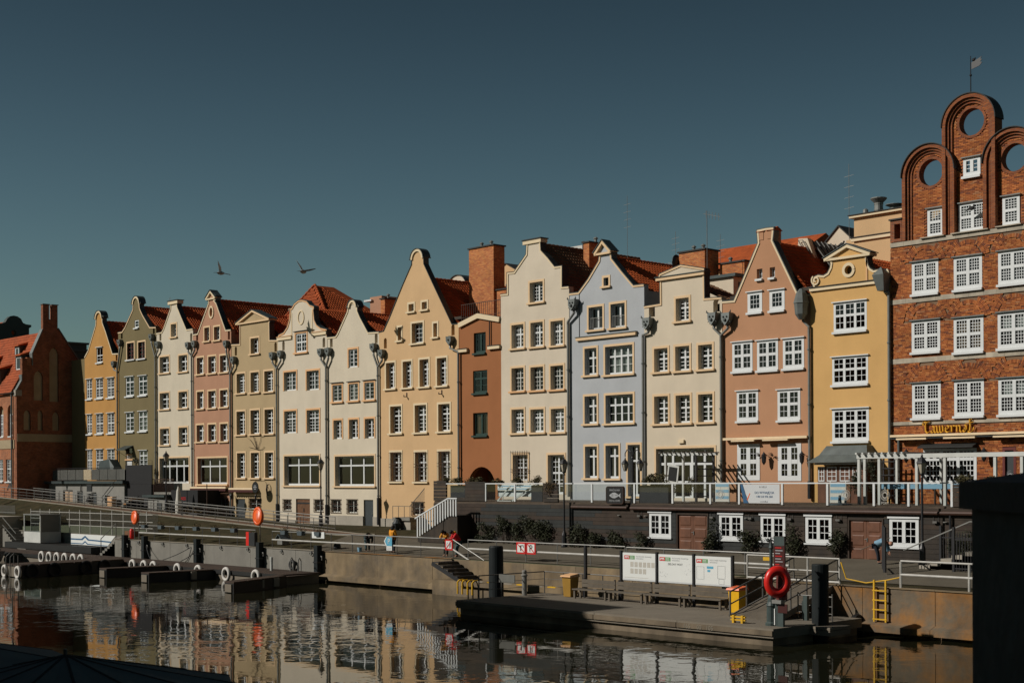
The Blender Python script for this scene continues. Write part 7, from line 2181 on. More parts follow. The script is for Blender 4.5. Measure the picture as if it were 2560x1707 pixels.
 # black steps down from the quay
 s = thing("quay_steps", "black steel steps going down from the promenade to the lower quay", "stairs", (24.6, -14.2, .85))
 for k in range(6):
  xa = 23.35 + k * .42
  MB().box(xa, xa + .5, -14.9, -13.45, ZE - .16 - k * .185, ZE - .11 - k * .185).build("tread", MT['iron'], s)
  MB().box(xa + .46, xa + .5, -14.9, -13.45, ZE - .28 - k * .185, ZE - .165 - k * .185).build("riser", MT['iron'], s)
 MB().beam((23.3, -14.93, ZE - .2), (26.0, -14.93, .75), .06, .22).build("string", MT['iron'], s)
 for x in (26.25, 27.1):
  tag(MB().tube([(x, -15.5, .2), (x, -15.5, .85), (x, -15.35, .97), (x, -15.1, .97)], .05, 8).tube([(x + .4, -15.5, .2), (x + .4, -15.5, .85), (x + .4, -15.35, .97), (x + .4, -15.1, .97)], .05, 8).build("ladder_hoop", MT['yellow']),
   "yellow ladder hoop at the foot of the black steps, " + ("left one" if x < 26.5 else "right one"), "ladder", "yellow ladder hoops by the steps")
 # mooring piles on the quay walls
 for x, lab in ((-16.3, "dark steel fender pile under the far left life ring"), (-13.1, "dark fender pile second from the left on the grey quay"), (-5.2, "dark fender pile with hanging ropes in the middle of the grey quay"), (3.2, "dark fender pile below the red cabinet"), (10.15, "dark fender pile at the joint of grey and brown quay")):
  t = thing("fender_pile", lab, "fender pile", (x, -13.75, 0), "dark fender piles on the grey quay wall")
  MB().box(x - .2, x + .2, -13.95, -13.57, -1.5, 2.35).build("pile", MT['anthracite'], t)
  MB().box(x - .24, x + .24, -13.99, -13.53, 1.2, 1.3).box(x - .24, x + .24, -13.99, -13.53, .5, .6).build("clamp", MT['iron'], t)
  MB().tube([(x + .2, -13.7, 1.7), (x + .45, -13.75, 1.6), (x + .45, -13.75, 1.4)], .05, 6).build("hook", MT['steel_dark'], t)
 for i, (xa, xb, sag) in enumerate(((-13.0, -10.5, .5), (-6.2, -8.6, .2), (-6.1, -5.3, .7), (-5.0, -6.0, .3))):
  p = [(lerp(xa, xb, k / 8), -13.7 - k * .12, lerp(1.7, .72, k / 8) - sag * math.sin(PI * k / 8) * .35) for k in range(9)]
  tag(MB().tube(p, .028, 5).build("mooring_rope", MT['iron']), ("dark mooring rope hanging from the second pile", "dark rope slanting left from the middle quay ring", "rope looped at the middle fender pile", "short rope tied down beside the middle pile")[i], "rope", "mooring ropes on the grey quay")
 for x in (-14.4, -10.6, -7.0, -2.2, 1.4, 5.6, 9.1):
  tag(MB().ring((x, -13.62, 1.78), .10, .03, 'Y', 12, 6).ball((x, -13.56, 1.86), .07, 8, 5).build("mooring_ring", MT['steel']), "mooring ring bolted near the top of the grey quay wall", "mooring ring", "mooring rings on the grey quay wall")
 tag(MB().ring((7.1, -13.7, .95), .26, .11, 'Y', 18, 8).build("tyre_fender", MT['tyre']), "black tyre hung on the grey quay wall", "tyre")
 t = thing("swim_ladder", "pale bent tube ladder at the end of the pontoon", "ladder", (9.0, -14.9, .6))
 for x in (8.55, 9.45): MB().tube([(x, -14.6, .7), (x, -14.6, 1.35), (x + .12, -14.8, 1.55), (x + .3, -15.0, 1.45), (x + .32, -15.05, .1)], .035, 8).build("hoop", MT['steel'], t)
 tag(MB().lathe([(.1, -.6), (.1, 1.0), (.11, 1.01), (.11, 1.25), (0, 1.27)], (7.2, -15.4, .3), 10).build("marker_post", MT['white_old']), "thin white topped marker post by the pontoon ladder", "post")
 # yellow ladder
 t = thing("quay_ladder", "yellow steel ladder on the rusty quay wall at the right", "ladder", (53.5, -15.4, .5))
 for x in (53.22, 53.78): MB().beam((x, -15.45, .55), (x, -15.45, 2.3), .07, .07).build("side_rail", MT['yellow'], t)
 for k in range(4): MB().beam((53.16, -15.47, .66 + k * .40), (53.84, -15.47, .66 + k * .40), .06, .05).build("rung", MT['yellow'], t)
 tag(MB().ring((52.4, -15.5, .38), .3, .16, 'X', 16, 8).build("tyre_fender", MT['tyre']), "black tyre fender at the waterline below the yellow ladder", "tyre")
 # iron gate and steps at the right
 t = thing("iron_gate", "open black iron gate and fence panels beside the bending person", "gate", (49.5, -9.5, 2.5))
 for (p, q) in (((49.9, -9.6), (51.0, -11.2)), ((51.8, -7.8), (53.6, -7.8)), ((53.4, -9.4), (57.5, -9.4))):
  p, q = Vector((*p, 2.3)), Vector((*q, 2.3))
  L = (q - p).length
  for k in range(int(L / .14) + 1):
   v = p.lerp(q, k * .14 / L)
   MB().beam(tuple(v), (v.x, v.y, v.z + 1.75), .025, .025).build("bar", MT['iron'], t, fix=False)
  for h in (.2, 1.5): MB().beam((p.x, p.y, p.z + h), (q.x, q.y, q.z + h), .05, .05).build("rail", MT['iron'], t)
  for v in (p, q): MB().beam(tuple(v), (v.x, v.y, v.z + 2.05), .11, .11).build("gate_post", MT['iron'], t)
 t = thing("stone_steps", "pale stone steps with a sloping hand rail at the far right", "stairs", (53, -9, 2.3))
 for k in range(6): MB().box(51.4 + k * .55, 56.5, -9.0, -7.1, 2.2, 2.55 + k * .17).build("step", MT['plinth'], t)
 MB().beam((50.6, -9.05, 3.2), (54.0, -9.05, 4.6), .05, .05).beam((54.0, -9.05, 4.6), (57, -9.05, 4.7), .05, .05).build("hand_rail", MT['steel'], t)
def left_side():
 # grey flat roofed annexes below the ochre and olive houses
 t = thing("grey_annex", "low grey rendered annex with a flat roof below the ochre and olive houses", "building", (-45, -2.5, 4))
 MB().plate([(-54.5, 3.4), (-38.0, 3.4), (-38.0, 6.35), (-54.5, 6.35)], [[(-51.2, 4.2), (-49.0, 4.2), (-49.0, 5.7), (-51.2, 5.7)], [(-48.0, 4.0), (-46.7, 4.0), (-46.7, 5.6), (-48.0, 5.6)], [(-44.9, 3.8), (-43.8, 3.8), (-43.8, 5.5), (-44.9, 5.5)]], -2.6, -2.35).build("wall", MT['grey_wall'], t)
 MB().box(-38.25, -38.0, -2.34, -.1, 3.4, 6.35).build("end_wall", MT['grey_wall'], t)
 for (a, c, z0, z1) in ((-51.2, -49.0, 4.2, 5.7), (-48.0, -46.7, 4.0, 5.6), (-44.9, -43.8, 3.8, 5.5)):
  MB().box(a, c, -2.42, -2.40, z0, z1).build("window", MT['curtain_tan'] if a < -50 else MT['dark_door'], t)
 MB().box(-54.9, -37.7, -2.95, -.02, 6.355, 6.62).build("roof_slab", MT['copper'], t)
 MB().tube([(-47.0, -2.7, 6.3), (-47.0, -2.7, 3.6)], .06, 6).build("rain_pipe", MT['steel_dark'], t)
 t = thing("terrace_screen_fence", "railing with grey cloth screens on the annex roof", "fence", (-46, -2.4, 6.6))
 x = -54.0
 while x < -39.0:
  L = 1.75
  MB().box(x + .03, x + L - .03, -2.42, -2.40, 6.72, 7.75).build("screen_panel", MT['grey_panel'] if not -48.2 < x < -46.6 else MT['cream_trim'], t)
  for k in range(8): MB().beam((x + k * L / 8, -2.48, 6.62), (x + k * L / 8, -2.48, 7.9), .02, .02).build("bar", MT['iron'], t, fix=False)
  x += L
 MB().beam((-54, -2.48, 7.9), (-38.9, -2.48, 7.9), .04, .04).build("rail", MT['iron'], t)
 t = thing("covered_grill", "dark green tarpaulin covered stack standing on the annex terrace", "cover", (-42.5, -1.5, 6.6))
 MB().add([(-44.6, -2.2, 6.65), (-41.4, -2.2, 6.65), (-41.4, -.9, 6.65), (-44.6, -.9, 6.65), (-44.2, -2.0, 8.6), (-42.3, -2.0, 8.75), (-42.3, -1.1, 8.7), (-44.2, -1.1, 8.5), (-41.5, -1.9, 8.0), (-41.5, -1.1, 8.0)],
             [(0, 1, 8, 5, 4), (4, 5, 6, 7), (1, 2, 9, 8), (5, 8, 9, 6), (2, 3, 7, 6, 9), (3, 0, 4, 7)]).build("tarpaulin", MT['copper'], t)
 t = thing("black_screen", "black cloth screened balcony in front of the olive house", "screen", (-36.5, -2.3, 4.5))
 MB().box(-38.4, -33.2, -2.3, -2.2, 6.3, 8.1).build("cloth", MT['black_cloth'], t)
 MB().box(-38.4, -33.2, -2.35, -1.0, 4.2, 6.29).build("lower_wall", MT['black_cloth'], t)
 for z in (8.25, 8.5): MB().beam((-38.4, -2.25, z), (-33.2, -2.25, z), .03, .03).build("rail", MT['iron'], t)
 for k in range(5): MB().beam((-38.4 + k * 1.3, -2.25, 8.1), (-38.4 + k * 1.3, -2.25, 8.5), .03, .03).build("post", MT['iron'], t)
 leaves("pot_shrub", "dark potted plant behind the black balcony screen", "shrub", (-37.6, -1.6, 8.4), (.5, .3, .5), 300, 'leaf', None, 91, .13)
 t = thing("grey_kiosk", "small grey flat roofed cabin and dark canopy below the left cream house", "building", (-30, -2.5, 3.3))
 MB().box(-32.6, -29.2, -3.0, -.8, 3.0, 5.1).build("wall", MT['grey_wall'], t)
 MB().box(-33.0, -28.9, -3.4, -.5, 5.103, 5.3).build("roof_slab", MT['copper'], t)
 MB().box(-30.9, -30.0, -3.04, -3.003, 3.4, 4.6).build("window", MT['dark_door'], t)
 MB().box(-28.9, -24.2, -2.7, -.4, 4.3, 5.75).build("dark_canopy", MT['black_cloth'], t)
 text("ONZO", .38, MT['sign_red'], (-26.8, -2.71, 5.0), t)
 t = thing("balcony_railing", "thin barred railing before the shop window of the left cream house", "railing", (-31, -2.0, 5.9))
 MB().box(-36.2, -29.4, -2.2, -.05, 5.35, 5.55).build("slab", MT['concrete'], t)
 b = MB()
 for k in range(46): b.beam((-36.1 + k * .147, -2.1, 5.55), (-36.1 + k * .147, -2.1, 6.75), .018, .018)
 kind(b.build("bars", MT['rust_iron'], t), "stuff")
 MB().beam((-36.1, -2.1, 6.76), (-29.4, -2.1, 6.76), .04, .04).build("rail", MT['rust_iron'], t)
 for x in (-31.0, -26.4, -21.6): tag(MB().tube([(x, -3.3, 3.2), (x, -3.3, 6.3)], .045, 6).build("awning_post", MT['rust_iron']), "thin brown post standing before the %s" % {-31.0: "left cream house", -26.4: "pink house awning", -21.6: "left end of the sand house awning"}[x], "post", "thin brown posts before the awnings")
 # closed parasol
 t = thing("closed_parasol", "folded beige parasol before the dusty pink house", "parasol", (-25.6, -3.8, 3.1))
 MB().tube([(-25.6, -3.8, 3.0), (-25.6, -3.8, 6.2)], .04, 6).build("pole", MT['steel_dark'], t)
 MB().lathe([(.34, 0), (.26, .3), (.30, .9), (.22, 1.6), (.17, 2.2), (.05, 2.6)], (-25.6, -3.8, 3.5), 9).build("canopy", MT['canvas'], t)
 # pots and low furniture by the ramp
 for i, (x, lab) in enumerate(((-28.2, "brown potted plants left of the folded parasol"), (-22.9, "dark barrel planter right of the folded parasol"), (-24.4, "low dark bench box beside the folded parasol"))):
  t = thing("planter", lab, "planter", (x, -3.7, 3.2))
  MB().box(x - 1.0, x + 1.0, -4.1, -3.5, 3.0, 3.75).build("box", MT['soil'], t)
  r = random.Random(i)
  b = MB()
  for k in range(160):
   p = Vector((x + r.uniform(-1, 1), -3.8 + r.uniform(-.3, .3), 3.75 + abs(r.gauss(0, .2))))
   d = Vector((r.uniform(-1, 1), r.uniform(-1, 1), r.uniform(0, 1))).normalized() * .14
   w = Vector((d.y, -d.x, .03)) * .4
   b.add([tuple(p), tuple(p + d * .5 + w), tuple(p + d), tuple(p + d * .5 - w)], [(0, 1, 2, 3)])
  b.build("foliage", MT['leaf_dry'], t, fix=False)
 t = thing("brick_steps", "dark steps with a black hand rail rising to the olive house", "stairs", (-37, -3.5, 3.6))
 for k in range(8): MB().box(-37.6 + k * .5, -33.4, -4.2, -3.0, 3.3, 3.6 + k * .2).build("step", MT['quay_rust'] if k % 2 else MT['concrete'], t)
 MB().beam((-39.5, -4.2, 5.0), (-36.8, -4.2, 6.6), .05, .05).beam((-39.5, -4.2, 4.6), (-36.8, -4.2, 6.2), .04, .04).build("hand_rail", MT['iron'], t)
 tag(MB().box(-39.9, -38.9, -3.4, -3.0, 3.6, 5.1).build("orange_cabinet", MT['orange_trim']), "rusty orange cabinet beside the dark steps", "cabinet")
 t = thing("stone_figure", "dark statue on a pale base in front of the grey annex", "statue", (-42.5, -4.0, 3.9))
 MB().lathe([(.3, 0), (.3, .6), (.22, .65), (.2, .75)], (-42.5, -4.0, 3.8), 10).build("base", MT['plinth'], t)
 MB().ball((-42.5, -4.0, 4.75), .28, 10, 6, sz=1.2).ball((-42.4, -4.0, 5.25), .17, 10, 6).tube([(-42.7, -4, 4.9), (-43.0, -4.1, 4.6)], [.1, .06], 6).build("figure", MT['iron'], t)
 tag(MB().box(-42.9, -41.9, -4.05, -3.95, 5.6, 6.3).build("notice_box", MT['iron']), "small black notice box on a post before the annex", "sign")
 # booth, fence, block, banner, stairs
 t = thing("ticket_booth", "pale grey glazed booth on the floating stage at the left", "booth", (-34.5, -12.8, 1.2))
 x0, x1, y0, y1, z0, z1 = -36.4, -33.0, -13.2, -11.3, 1.2, 3.72
 MB().box(x0, x1, y0, y1, z0, z0 + .95).build("lower_wall", MT['white_old'], t)
 MB().box(x0 - .04, x1 + .04, y0 - .04, y1 + .04, z1 - .1, z1).build("roof", MT['steel'], t)
 for x in (x0, x1 - .09):
  for y in (y0, y1 - .09): MB().box(x, x + .09, y, y + .09, z0 + .953, z1 - .103).build("corner_post", MT['white_old'], t)
 MB().quad((x0 + .09, y0 + .03, z0 + .95), (x1 - .09, y0 + .03, z0 + .95), (x1 - .09, y0 + .03, z1 - .1), (x0 + .09, y0 + .03, z1 - .1)).build("window_pane", MT['glass'], t, fix=False)
 MB().box(x1 - .06, x1 - .03, y0 + .1, y1 - .1, z0 + .95, z1 - .1).build("side_panel", MT['grey_wall'], t)
 MB().box(x0 + .1, x1 - .1, y1 - .06, y1 - .03, z0 + .95, z1 - .1).build("back_panel", MT['room'], t)
 MB().box(-35.0, -34.5, -12.4, -12.0, 2.1, 3.1).build("cabinet", MT['cream_trim'], t)
 kind(MB().box(-40.0, -22.8, -13.45, -11.05, .62, 1.15).build("floating_stage", MT['pontoon_side']), "structure")
 t = thing("fence", "tall steel bar fence behind the booth and the striped banner", "fence", (-30, -11, 2))
 x = -40.0
 while x < -17.0:
  b = MB()
  for k in range(15): b.beam((x + k * .13, -10.95, 2.05), (x + k * .13, -10.95, 4.0), .022, .022)
  o = b.build("fence_bars", MT['steel_dark'], t, fix=False)
  o["kind"] = "stuff"
  MB().beam((x, -10.95, 2.0), (x, -10.95, 4.1), .06, .06).build("post", MT['rail_white'], t)
  x += 2.0
 for z in (2.75, 3.25, 3.85): MB().beam((-40, -10.95, z), (-17, -10.95, z), .045, .045).build("rail", MT['rail_white'], t)
 t = thing("fence", "short pale fence panel on the grass at the far left", "fence", (-48, -9.5, 2.5))
 for k in range(22): MB().beam((-50.5 + k * .17, -9.5, 2.4), (-50.5 + k * .17, -9.5, 4.3), .03, .03).build("bar", MT['grey_wall'], t, fix=False)
 for z in (2.7, 3.6): MB().beam((-50.5, -9.5, z), (-46.8, -9.5, z), .05, .05).build("rail", MT['steel'], t)
 t = thing("stage_barrier", "white barrier panel with two blue stripes and a chevron left of the grey quay", "barrier", (-25, -12.5, 1.2))
 MB().plate([(-28.37, 1.22), (-21.7, 1.22), (-20.3, 2.12), (-28.37, 2.12)], [], -12.55, -12.48).build("panel", MT['sign_white'], t)
 MB().plate([(-28.37, 1.62), (-26.2, 1.62), (-25.7, 1.86), (-25.2, 1.62), (-21.1, 1.55), (-20.95, 1.66), (-25.0, 1.73), (-25.7, 2.02), (-26.4, 1.74), (-28.37, 1.74)], [], -12.556, -12.551).build("stripe", MT['sign_navy'], t)
 MB().plate([(-28.37, 1.28), (-26.1, 1.28), (-25.7, 1.46), (-25.3, 1.28), (-21.6, 1.24), (-21.5, 1.30), (-25.2, 1.36), (-25.7, 1.58), (-26.2, 1.36), (-28.37, 1.36)], [], -12.556, -12.551).build("stripe", MT['sign_navy'], t)
 t = thing("concrete_block", "big pale concrete block at the left edge", "block", (-46, -11.6, .9))
 MB().box(-50.0, -44.0, -12.6, -10.0, .2, 3.3).build("block", MT['plinth'], t)
 t = thing("quay_steps", "concrete steps cut into the left end of the grey quay wall", "stairs", (-20, -13, .6))
 for k in range(7): MB().box(-21.3 + k * .42, -18.55, -13.4, -11.1, -.5, .75 + k * .2).build("step", MT['concrete'], t)
 MB().beam((-21.2, -13.35, 1.9), (-18.6, -13.35, 3.2), .05, .05).beam((-18.6, -13.35, 2.0), (-18.6, -13.35, 3.3), .05, .05).beam((-21.2, -13.35, .8), (-21.2, -13.35, 1.95), .05, .05).build("hand_rail", MT['steel_dark'], t)
 t = thing("stage_stairs", "small steps with slanting rails left of the booth", "stairs", (-40, -12, 1.1))
 for k in range(5): MB().box(-41.5 + k * .4, -41.1 + k * .4, -13.0, -11.6, .6, 2.3 - k * .25).build("step", MT['concrete'], t)
 for y in (-13.0,): MB().beam((-41.5, y, 3.3), (-38.6, y, 1.9), .05, .05).beam((-41.5, y, 2.6), (-38.6, y, 1.3), .05, .05).build("hand_rail", MT['steel'], t)
 tag(MB().box(-18.2, -17.0, -12.8, -12.2, 2.0, 2.6).build("storage_box", MT['wood_door']), "brown storage box behind the far left life ring", "box")
# ---------------------------------------------------------------- pontoons, tram stop furniture, boat
def tyre(label, c, axis, R_=.36, white=False, r=.11):
 return tag(MB().ring(c, R_, r, axis, 20, 8, sq=1.0).build("tyre_fender", MT['tyre_white' if white else 'tyre'], None, True, org=Vector(c)), label, "tyre", "tyre fenders along the left pontoons")
def pontoons():
 # left: deck along the quay with finger arms
 t = thing("floating_walkway", "long dark brown floating walkway moored along the grey quay", "pontoon", (0, -15.6, 0))
 for i in range(12):
  a = -38 + i * 4.1
  MB().box(a, a + 4.06, -17.3, -14.3, .58, .66).build("deck_panel", MT['pontoon_deck'], t)
 MB().box(-38, 11.1, -17.25, -14.35, -.2, .575).build("float", MT['pontoon_conc'], t)
 MB().box(-38, 11.15, -17.36, -17.31, .4, .66).build("edge_beam", MT['pontoon_side'], t)
 def arm(label, x0, x1, y0, y1, zt, skew=0.0):
  q = thing("pontoon_arm", label, "pontoon", ((x0 + x1) / 2, y0, 0), "finger pontoons of the left mooring")
  V = [(x0, y0, 0), (x1, y0, 0), (x1 + skew, y1, 0), (x0 + skew, y1, 0)]
  m = MB()
  m.add([(p[0], p[1], -.3) for p in V] + [(p[0], p[1], zt - .09) for p in V], [(0, 3, 2, 1), (4, 5, 6, 7), (0, 1, 5, 4), (1, 2, 6, 5), (2, 3, 7, 6), (3, 0, 4, 7)])
  m.build("float", MT['pontoon_side'], q)
  n = max(2, int(abs(y1 - y0) / 1.3))
  for k in range(n):
   s0, s1 = k / n, (k + 1) / n - .01
   ya, yb = lerp(y0, y1, s0), lerp(y0, y1, s1)
   xa, xb = skew * s0, skew * s1
   MB().add([(x0 + xa - .03, ya, zt - .085), (x1 + xa + .03, ya, zt - .085), (x1 + xb + .03, yb, zt - .085), (x0 + xb - .03, yb, zt - .085),
                      (x0 + xa - .03, ya, zt), (x1 + xa + .03, ya, zt), (x1 + xb + .03, yb, zt), (x0 + xb - .03, yb, zt)], [(0, 3, 2, 1), (4, 5, 6, 7), (0, 1, 5, 4), (1, 2, 6, 5), (2, 3, 7, 6), (3, 0, 4, 7)]).build("deck_panel", MT['pontoon_deck'], q)
  MB().box(x0 + .15, x1 - .15, y0 - .08, y0 - .003, .05, zt - .15).build("end_plate", MT['pontoon_conc'], q)
  return q
 arm("broad pontoon arm with tyres along its side, nearest the black boat", -10.2, -7.55, -26.0, -17.4, .88, -1.8)
 arm("narrow black finger pontoon right of the broad arm", -4.0, -3.0, -22.0, -17.4, .66, 0)
 arm("narrow finger pontoon with a pale end in the middle of the mooring", 2.3, 3.3, -22.2, -17.4, .66, 0)
 arm("rightmost finger pontoon pointing at the water by the grey quay", 13.6, 14.6, -22.8, -17.4, .66, -2.6)
 MB().add([(10.9, -17.3, .58), (12.0, -17.4, .58), (11.1, -14.3, .58), (11.0, -14.3, .58)], [(0, 1, 2, 3)]).build("corner_plate", MT['pontoon_deck'], t, fix=False)
 # tyres
 for k, (y, w) in enumerate(((-25.2, 0), (-23.4, 0), (-20.8, 0), (-19.2, 0))):
  x = -7.55 - 1.8 * (y + 26) / 8.6 + .12
  tyre(("nearest black tyre on the side of the broad arm", "second black tyre on the side of the broad arm", "third black tyre on the side of the broad arm", "farthest black tyre on the broad arm")[k], (x, y, .42), 'X', .42, w)
 for k, x in enumerate((-7.75, -9.9)):
  tyre(("white ringed tyre at the right corner of the broad arm end", "white ringed tyre at the left corner of the broad arm end")[k], (x, -26.15, .38), 'Y', .36, True)
 for k, x in enumerate((-23.2, -21.8, -20.4, -19.0, -17.5, -16.2)):
  tyre("white tyre on the walkway behind the broad arm, " + ("farthest left", "second from left", "third from left", "fourth from left", "fifth from left", "last one")[k], (x, -17.5, .50), 'Y', .40, True)
 for k, x in enumerate((-7.9, -6.2, -4.8)):
  tyre("white tyre between the broad arm and the first finger, " + ("left", "middle", "right")[k], (x, -17.5, .46), 'Y', .36, True)
 for k, x in enumerate((-1.4, 1.4)):
  tyre("white tyre on the walkway edge between the two narrow fingers, " + ("left", "right")[k], (x, -17.5, .44), 'Y', .36, True)
 for k, x in enumerate((5.0, 8.6)):
  tyre("white tyre on the walkway edge right of the middle finger, " + ("left one", "right one by the last finger")[k], (x, -17.5, .42), 'Y', .38, True)
 for (x, y, lab) in ((3.36, -19.0, "small wooden fender on the side of the middle finger"), (13.1, -20.0, "small wooden fender on the side of the rightmost finger"), (12.6, -18.6, "pale plank fender near the root of the rightmost finger")):
  tag(MB().box(x, x + .12, y - .2, y + .2, .08, .6).build("timber_fender", MT['kerb']), lab, "fender", "timber fenders on the fingers")
 t = thing("swim_ladder", "dark tube ladder at the end of the broad pontoon arm", "ladder", (-8.7, -26.2, .3))
 for x in (-9.2, -8.5): MB().tube([(x, -25.8, .88), (x, -25.8, 1.5), (x, -26.1, 1.65), (x, -26.35, 1.4), (x, -26.4, -.1)], .035, 8).build("hoop", MT['steel_dark'], t)
 # black motor boat at the left edge
 bt = thing("motor_boat", "black motor boat with its outboard tilted at the left edge", "boat", (0, 0, 0), local=True)
 bt.location = (-12.3, 4.6, 0)
 V, Fs = [], []
 secs = [(-22.5, .2, .5, 1.3), (-21.0, 1.0, .3, 1.1), (-19, 1.35, .15, 1.0), (-16.5, 1.4, .1, .95), (-14.3, 1.35, .1, .95)]
 for (x, w, zk, zg) in secs:
  V += [(x, -25.0, zk - .3), (x, -25.0 - w * .75, .1), (x, -25.0 - w, zg), (x, -25.0 + w, zg), (x, -25.0 + w * .75, .1)]
 for i in range(len(secs) - 1):
  for k in range(5): Fs.append((i * 5 + k, i * 5 + (k + 1) % 5, i * 5 + 5 + (k + 1) % 5, i * 5 + 5 + k))
 Fs += [(0, 4, 3, 2, 1), tuple((len(secs) - 1) * 5 + k for k in range(5))]
 MB().add(V, Fs).build("hull", MT['boat'], bt, smooth=False)
 cab = [(-20.8, 1.0), (-20.0, 1.9), (-18.2, 2.35), (-16.6, 2.3), (-15.2, 1.7), (-14.6, 1.0)]
 MB().plate(cab, [], -26.1, -23.9).build("canopy", MT['black_cloth'], bt)
 MB().obox((-13.9, -25.0, 1.25), .5, .45, .75, ry=R(-25)).obox((-13.5, -25.0, .65), .22, .2, 1.1, ry=R(-30)).build("outboard_motor", MT['boat'], bt)
 MB().ball((-13.6, -25.25, 1.45), .06, 8, 5).build("tail_lamp", MT['red'], bt)
 MB().tube([(-22, -26.1, 1.2), (-20, -26.45, 1.3), (-15, -26.4, 1.25)], .03, 6).build("rail", MT['steel_dark'], bt)
 # right: the tram stop pontoon
 t = thing("stop_pontoon", "wide concrete landing pontoon of the water tram stop", "pontoon", (43, -19, 0))
 xs = [33.8, 38.5, 43.2, 48.0, 52.95]
 for i in range(4):
  MB().box(xs[i] + .012, xs[i + 1] - .012, -22.0, -15.95, .32, .70).build("deck_slab", MT['pontoon_conc'], t)
 MB().box(33.95, 52.8, -21.85, -16.1, -.6, .315).build("float", MT['pontoon_face'], t)
 for i in range(4):
  MB().box(xs[i] + .02, xs[i + 1] - .02, -22.07, -22.01, .42, .62).build("rubbing_strake", MT['pontoon_face'], t)
 for k, x in enumerate((48.6, 49.25, 49.8)): text(("165", "00", "105")[k], .26, MT['kerb'], (x, -22.08, .50), t, ext=.002)
 # gangway
 g = thing("gangway", "sloping brown gangway with steel rails joining the quay and the pontoon", "gangway", (50, -17, .7))
 for k in range(9):
  ya, yb = lerp(-19.4, -14.95, k / 9), lerp(-19.4, -14.95, (k + .97) / 9)
  za, zb_ = lerp(.76, 2.0, k / 9), lerp(.76, 2.0, (k + .97) / 9)
  MB().add([(48.75, ya, za), (51.0, ya, za), (51.0, yb, zb_), (48.75, yb, zb_), (48.75, ya, za - .08), (51.0, ya, za - .08), (51.0, yb, zb_ - .08), (48.75, yb, zb_ - .08)],
                 [(0, 1, 2, 3), (7, 6, 5, 4), (0, 4, 5, 1), (1, 5, 6, 2), (2, 6, 7, 3), (3, 7, 4, 0)]).build("deck_board", MT['bench'], g)
 for x in (48.72, 51.03):
  MB().beam((x, -19.4, .66), (x, -14.9, 1.92), .08, .26).build("side_girder", MT['steel_dark'], g)
  MB().tube([(x, -19.4, .8), (x, -19.4, 1.78), (x, -14.9, 3.05), (x, -14.9, 2.0)], .045, 8).build("hand_rail", MT['steel_dark'], g)
  MB().tube([(x, -19.4, 1.25), (x, -14.9, 2.5)], .03, 6).build("mid_rail", MT['steel_dark'], g)
  for k in range(1, 4): MB().tube([(x, lerp(-19.4, -14.9, k / 4), lerp(.8, 2.0, k / 4)), (x, lerp(-19.4, -14.9, k / 4), lerp(1.78, 3.05, k / 4))], .035, 6).build("post", MT['steel_dark'], g)
 # guard rails on the pontoon
 railing("thin guard rail round the left end of the landing pontoon", [(33.9, -20.6, .7), (33.0 + .9, -16.1, .7), (39.4, -16.05, .7)], [(1.12, .028, 'steel_dark'), (.75, .012, 'steel_dark'), (.4, .012, 'steel_dark')], 'steel_dark', spacing=1.35)
 railing("low rail by the mooring pile on the right of the landing pontoon", [(52.9, -18.0, .7), (51.2, -18.0, .7)], [(1.0, .03, 'steel_dark'), (.6, .015, 'steel_dark'), (.3, .015, 'steel_dark')], 'steel_dark', spacing=1.7)
 # timetable boards above benches
 for i, (x0, x1) in enumerate(((39.85, 42.0), (42.12, 44.26), (44.37, 46.5))):
  y = -16.55
  b = thing("timetable_board", ("white timetable board with rows of grey thumbnails, leftmost of three", "white board reading ZIELONY MOST, middle of three", "white map board with outlined boxes and a blue label, rightmost of three")[i], "board", ((x0 + x1) / 2, y, .7), "white tram stop boards")
  MB().box(x0, x1, y, y + .03, 1.70, 3.03).build("panel", MT['sign_white'], b)
  MB().box(x0 - .02, x1 + .02, y + .031, y + .06, 1.68, 3.05).build("backing", MT['steel_dark'], b)
  MB().box(x0 + .10, x0 + .44, y - .004, y - .001, 2.72, 2.90).build("red_logo", MT['sign_red'], b)
  MB().plate([(x0 + .15, 2.76), (x0 + .19, 2.76), (x0 + .19, 2.82), (x0 + .25, 2.82), (x0 + .25, 2.76), (x0 + .29, 2.76), (x0 + .29, 2.82), (x0 + .35, 2.82), (x0 + .35, 2.76), (x0 + .39, 2.76), (x0 + .39, 2.86), (x0 + .15, 2.86)], [], y - .008, y - .005).build("logo_mark", MT['sign_white'], b)
  MB().box(x0 + .443, x0 + .78, y - .004, y - .001, 2.72, 2.90).build("green_logo", MT['sign_green'], b)
  for q in range(2): MB().box(x0 + .49, x0 + .70, y - .008, y - .005, 2.77 + q * .06, 2.79 + q * .06).build("logo_line", MT['sign_white'], b)
  text("PRZYSTANEK TRAMWAJU", .085, MT['sign_grey'], (x0 + .88, y - .003, 2.86), b, align='LEFT', ext=.001)
  text("WODNEGO", .085, MT['sign_grey'], (x0 + .88, y - .003, 2.76), b, align='LEFT', ext=.001)
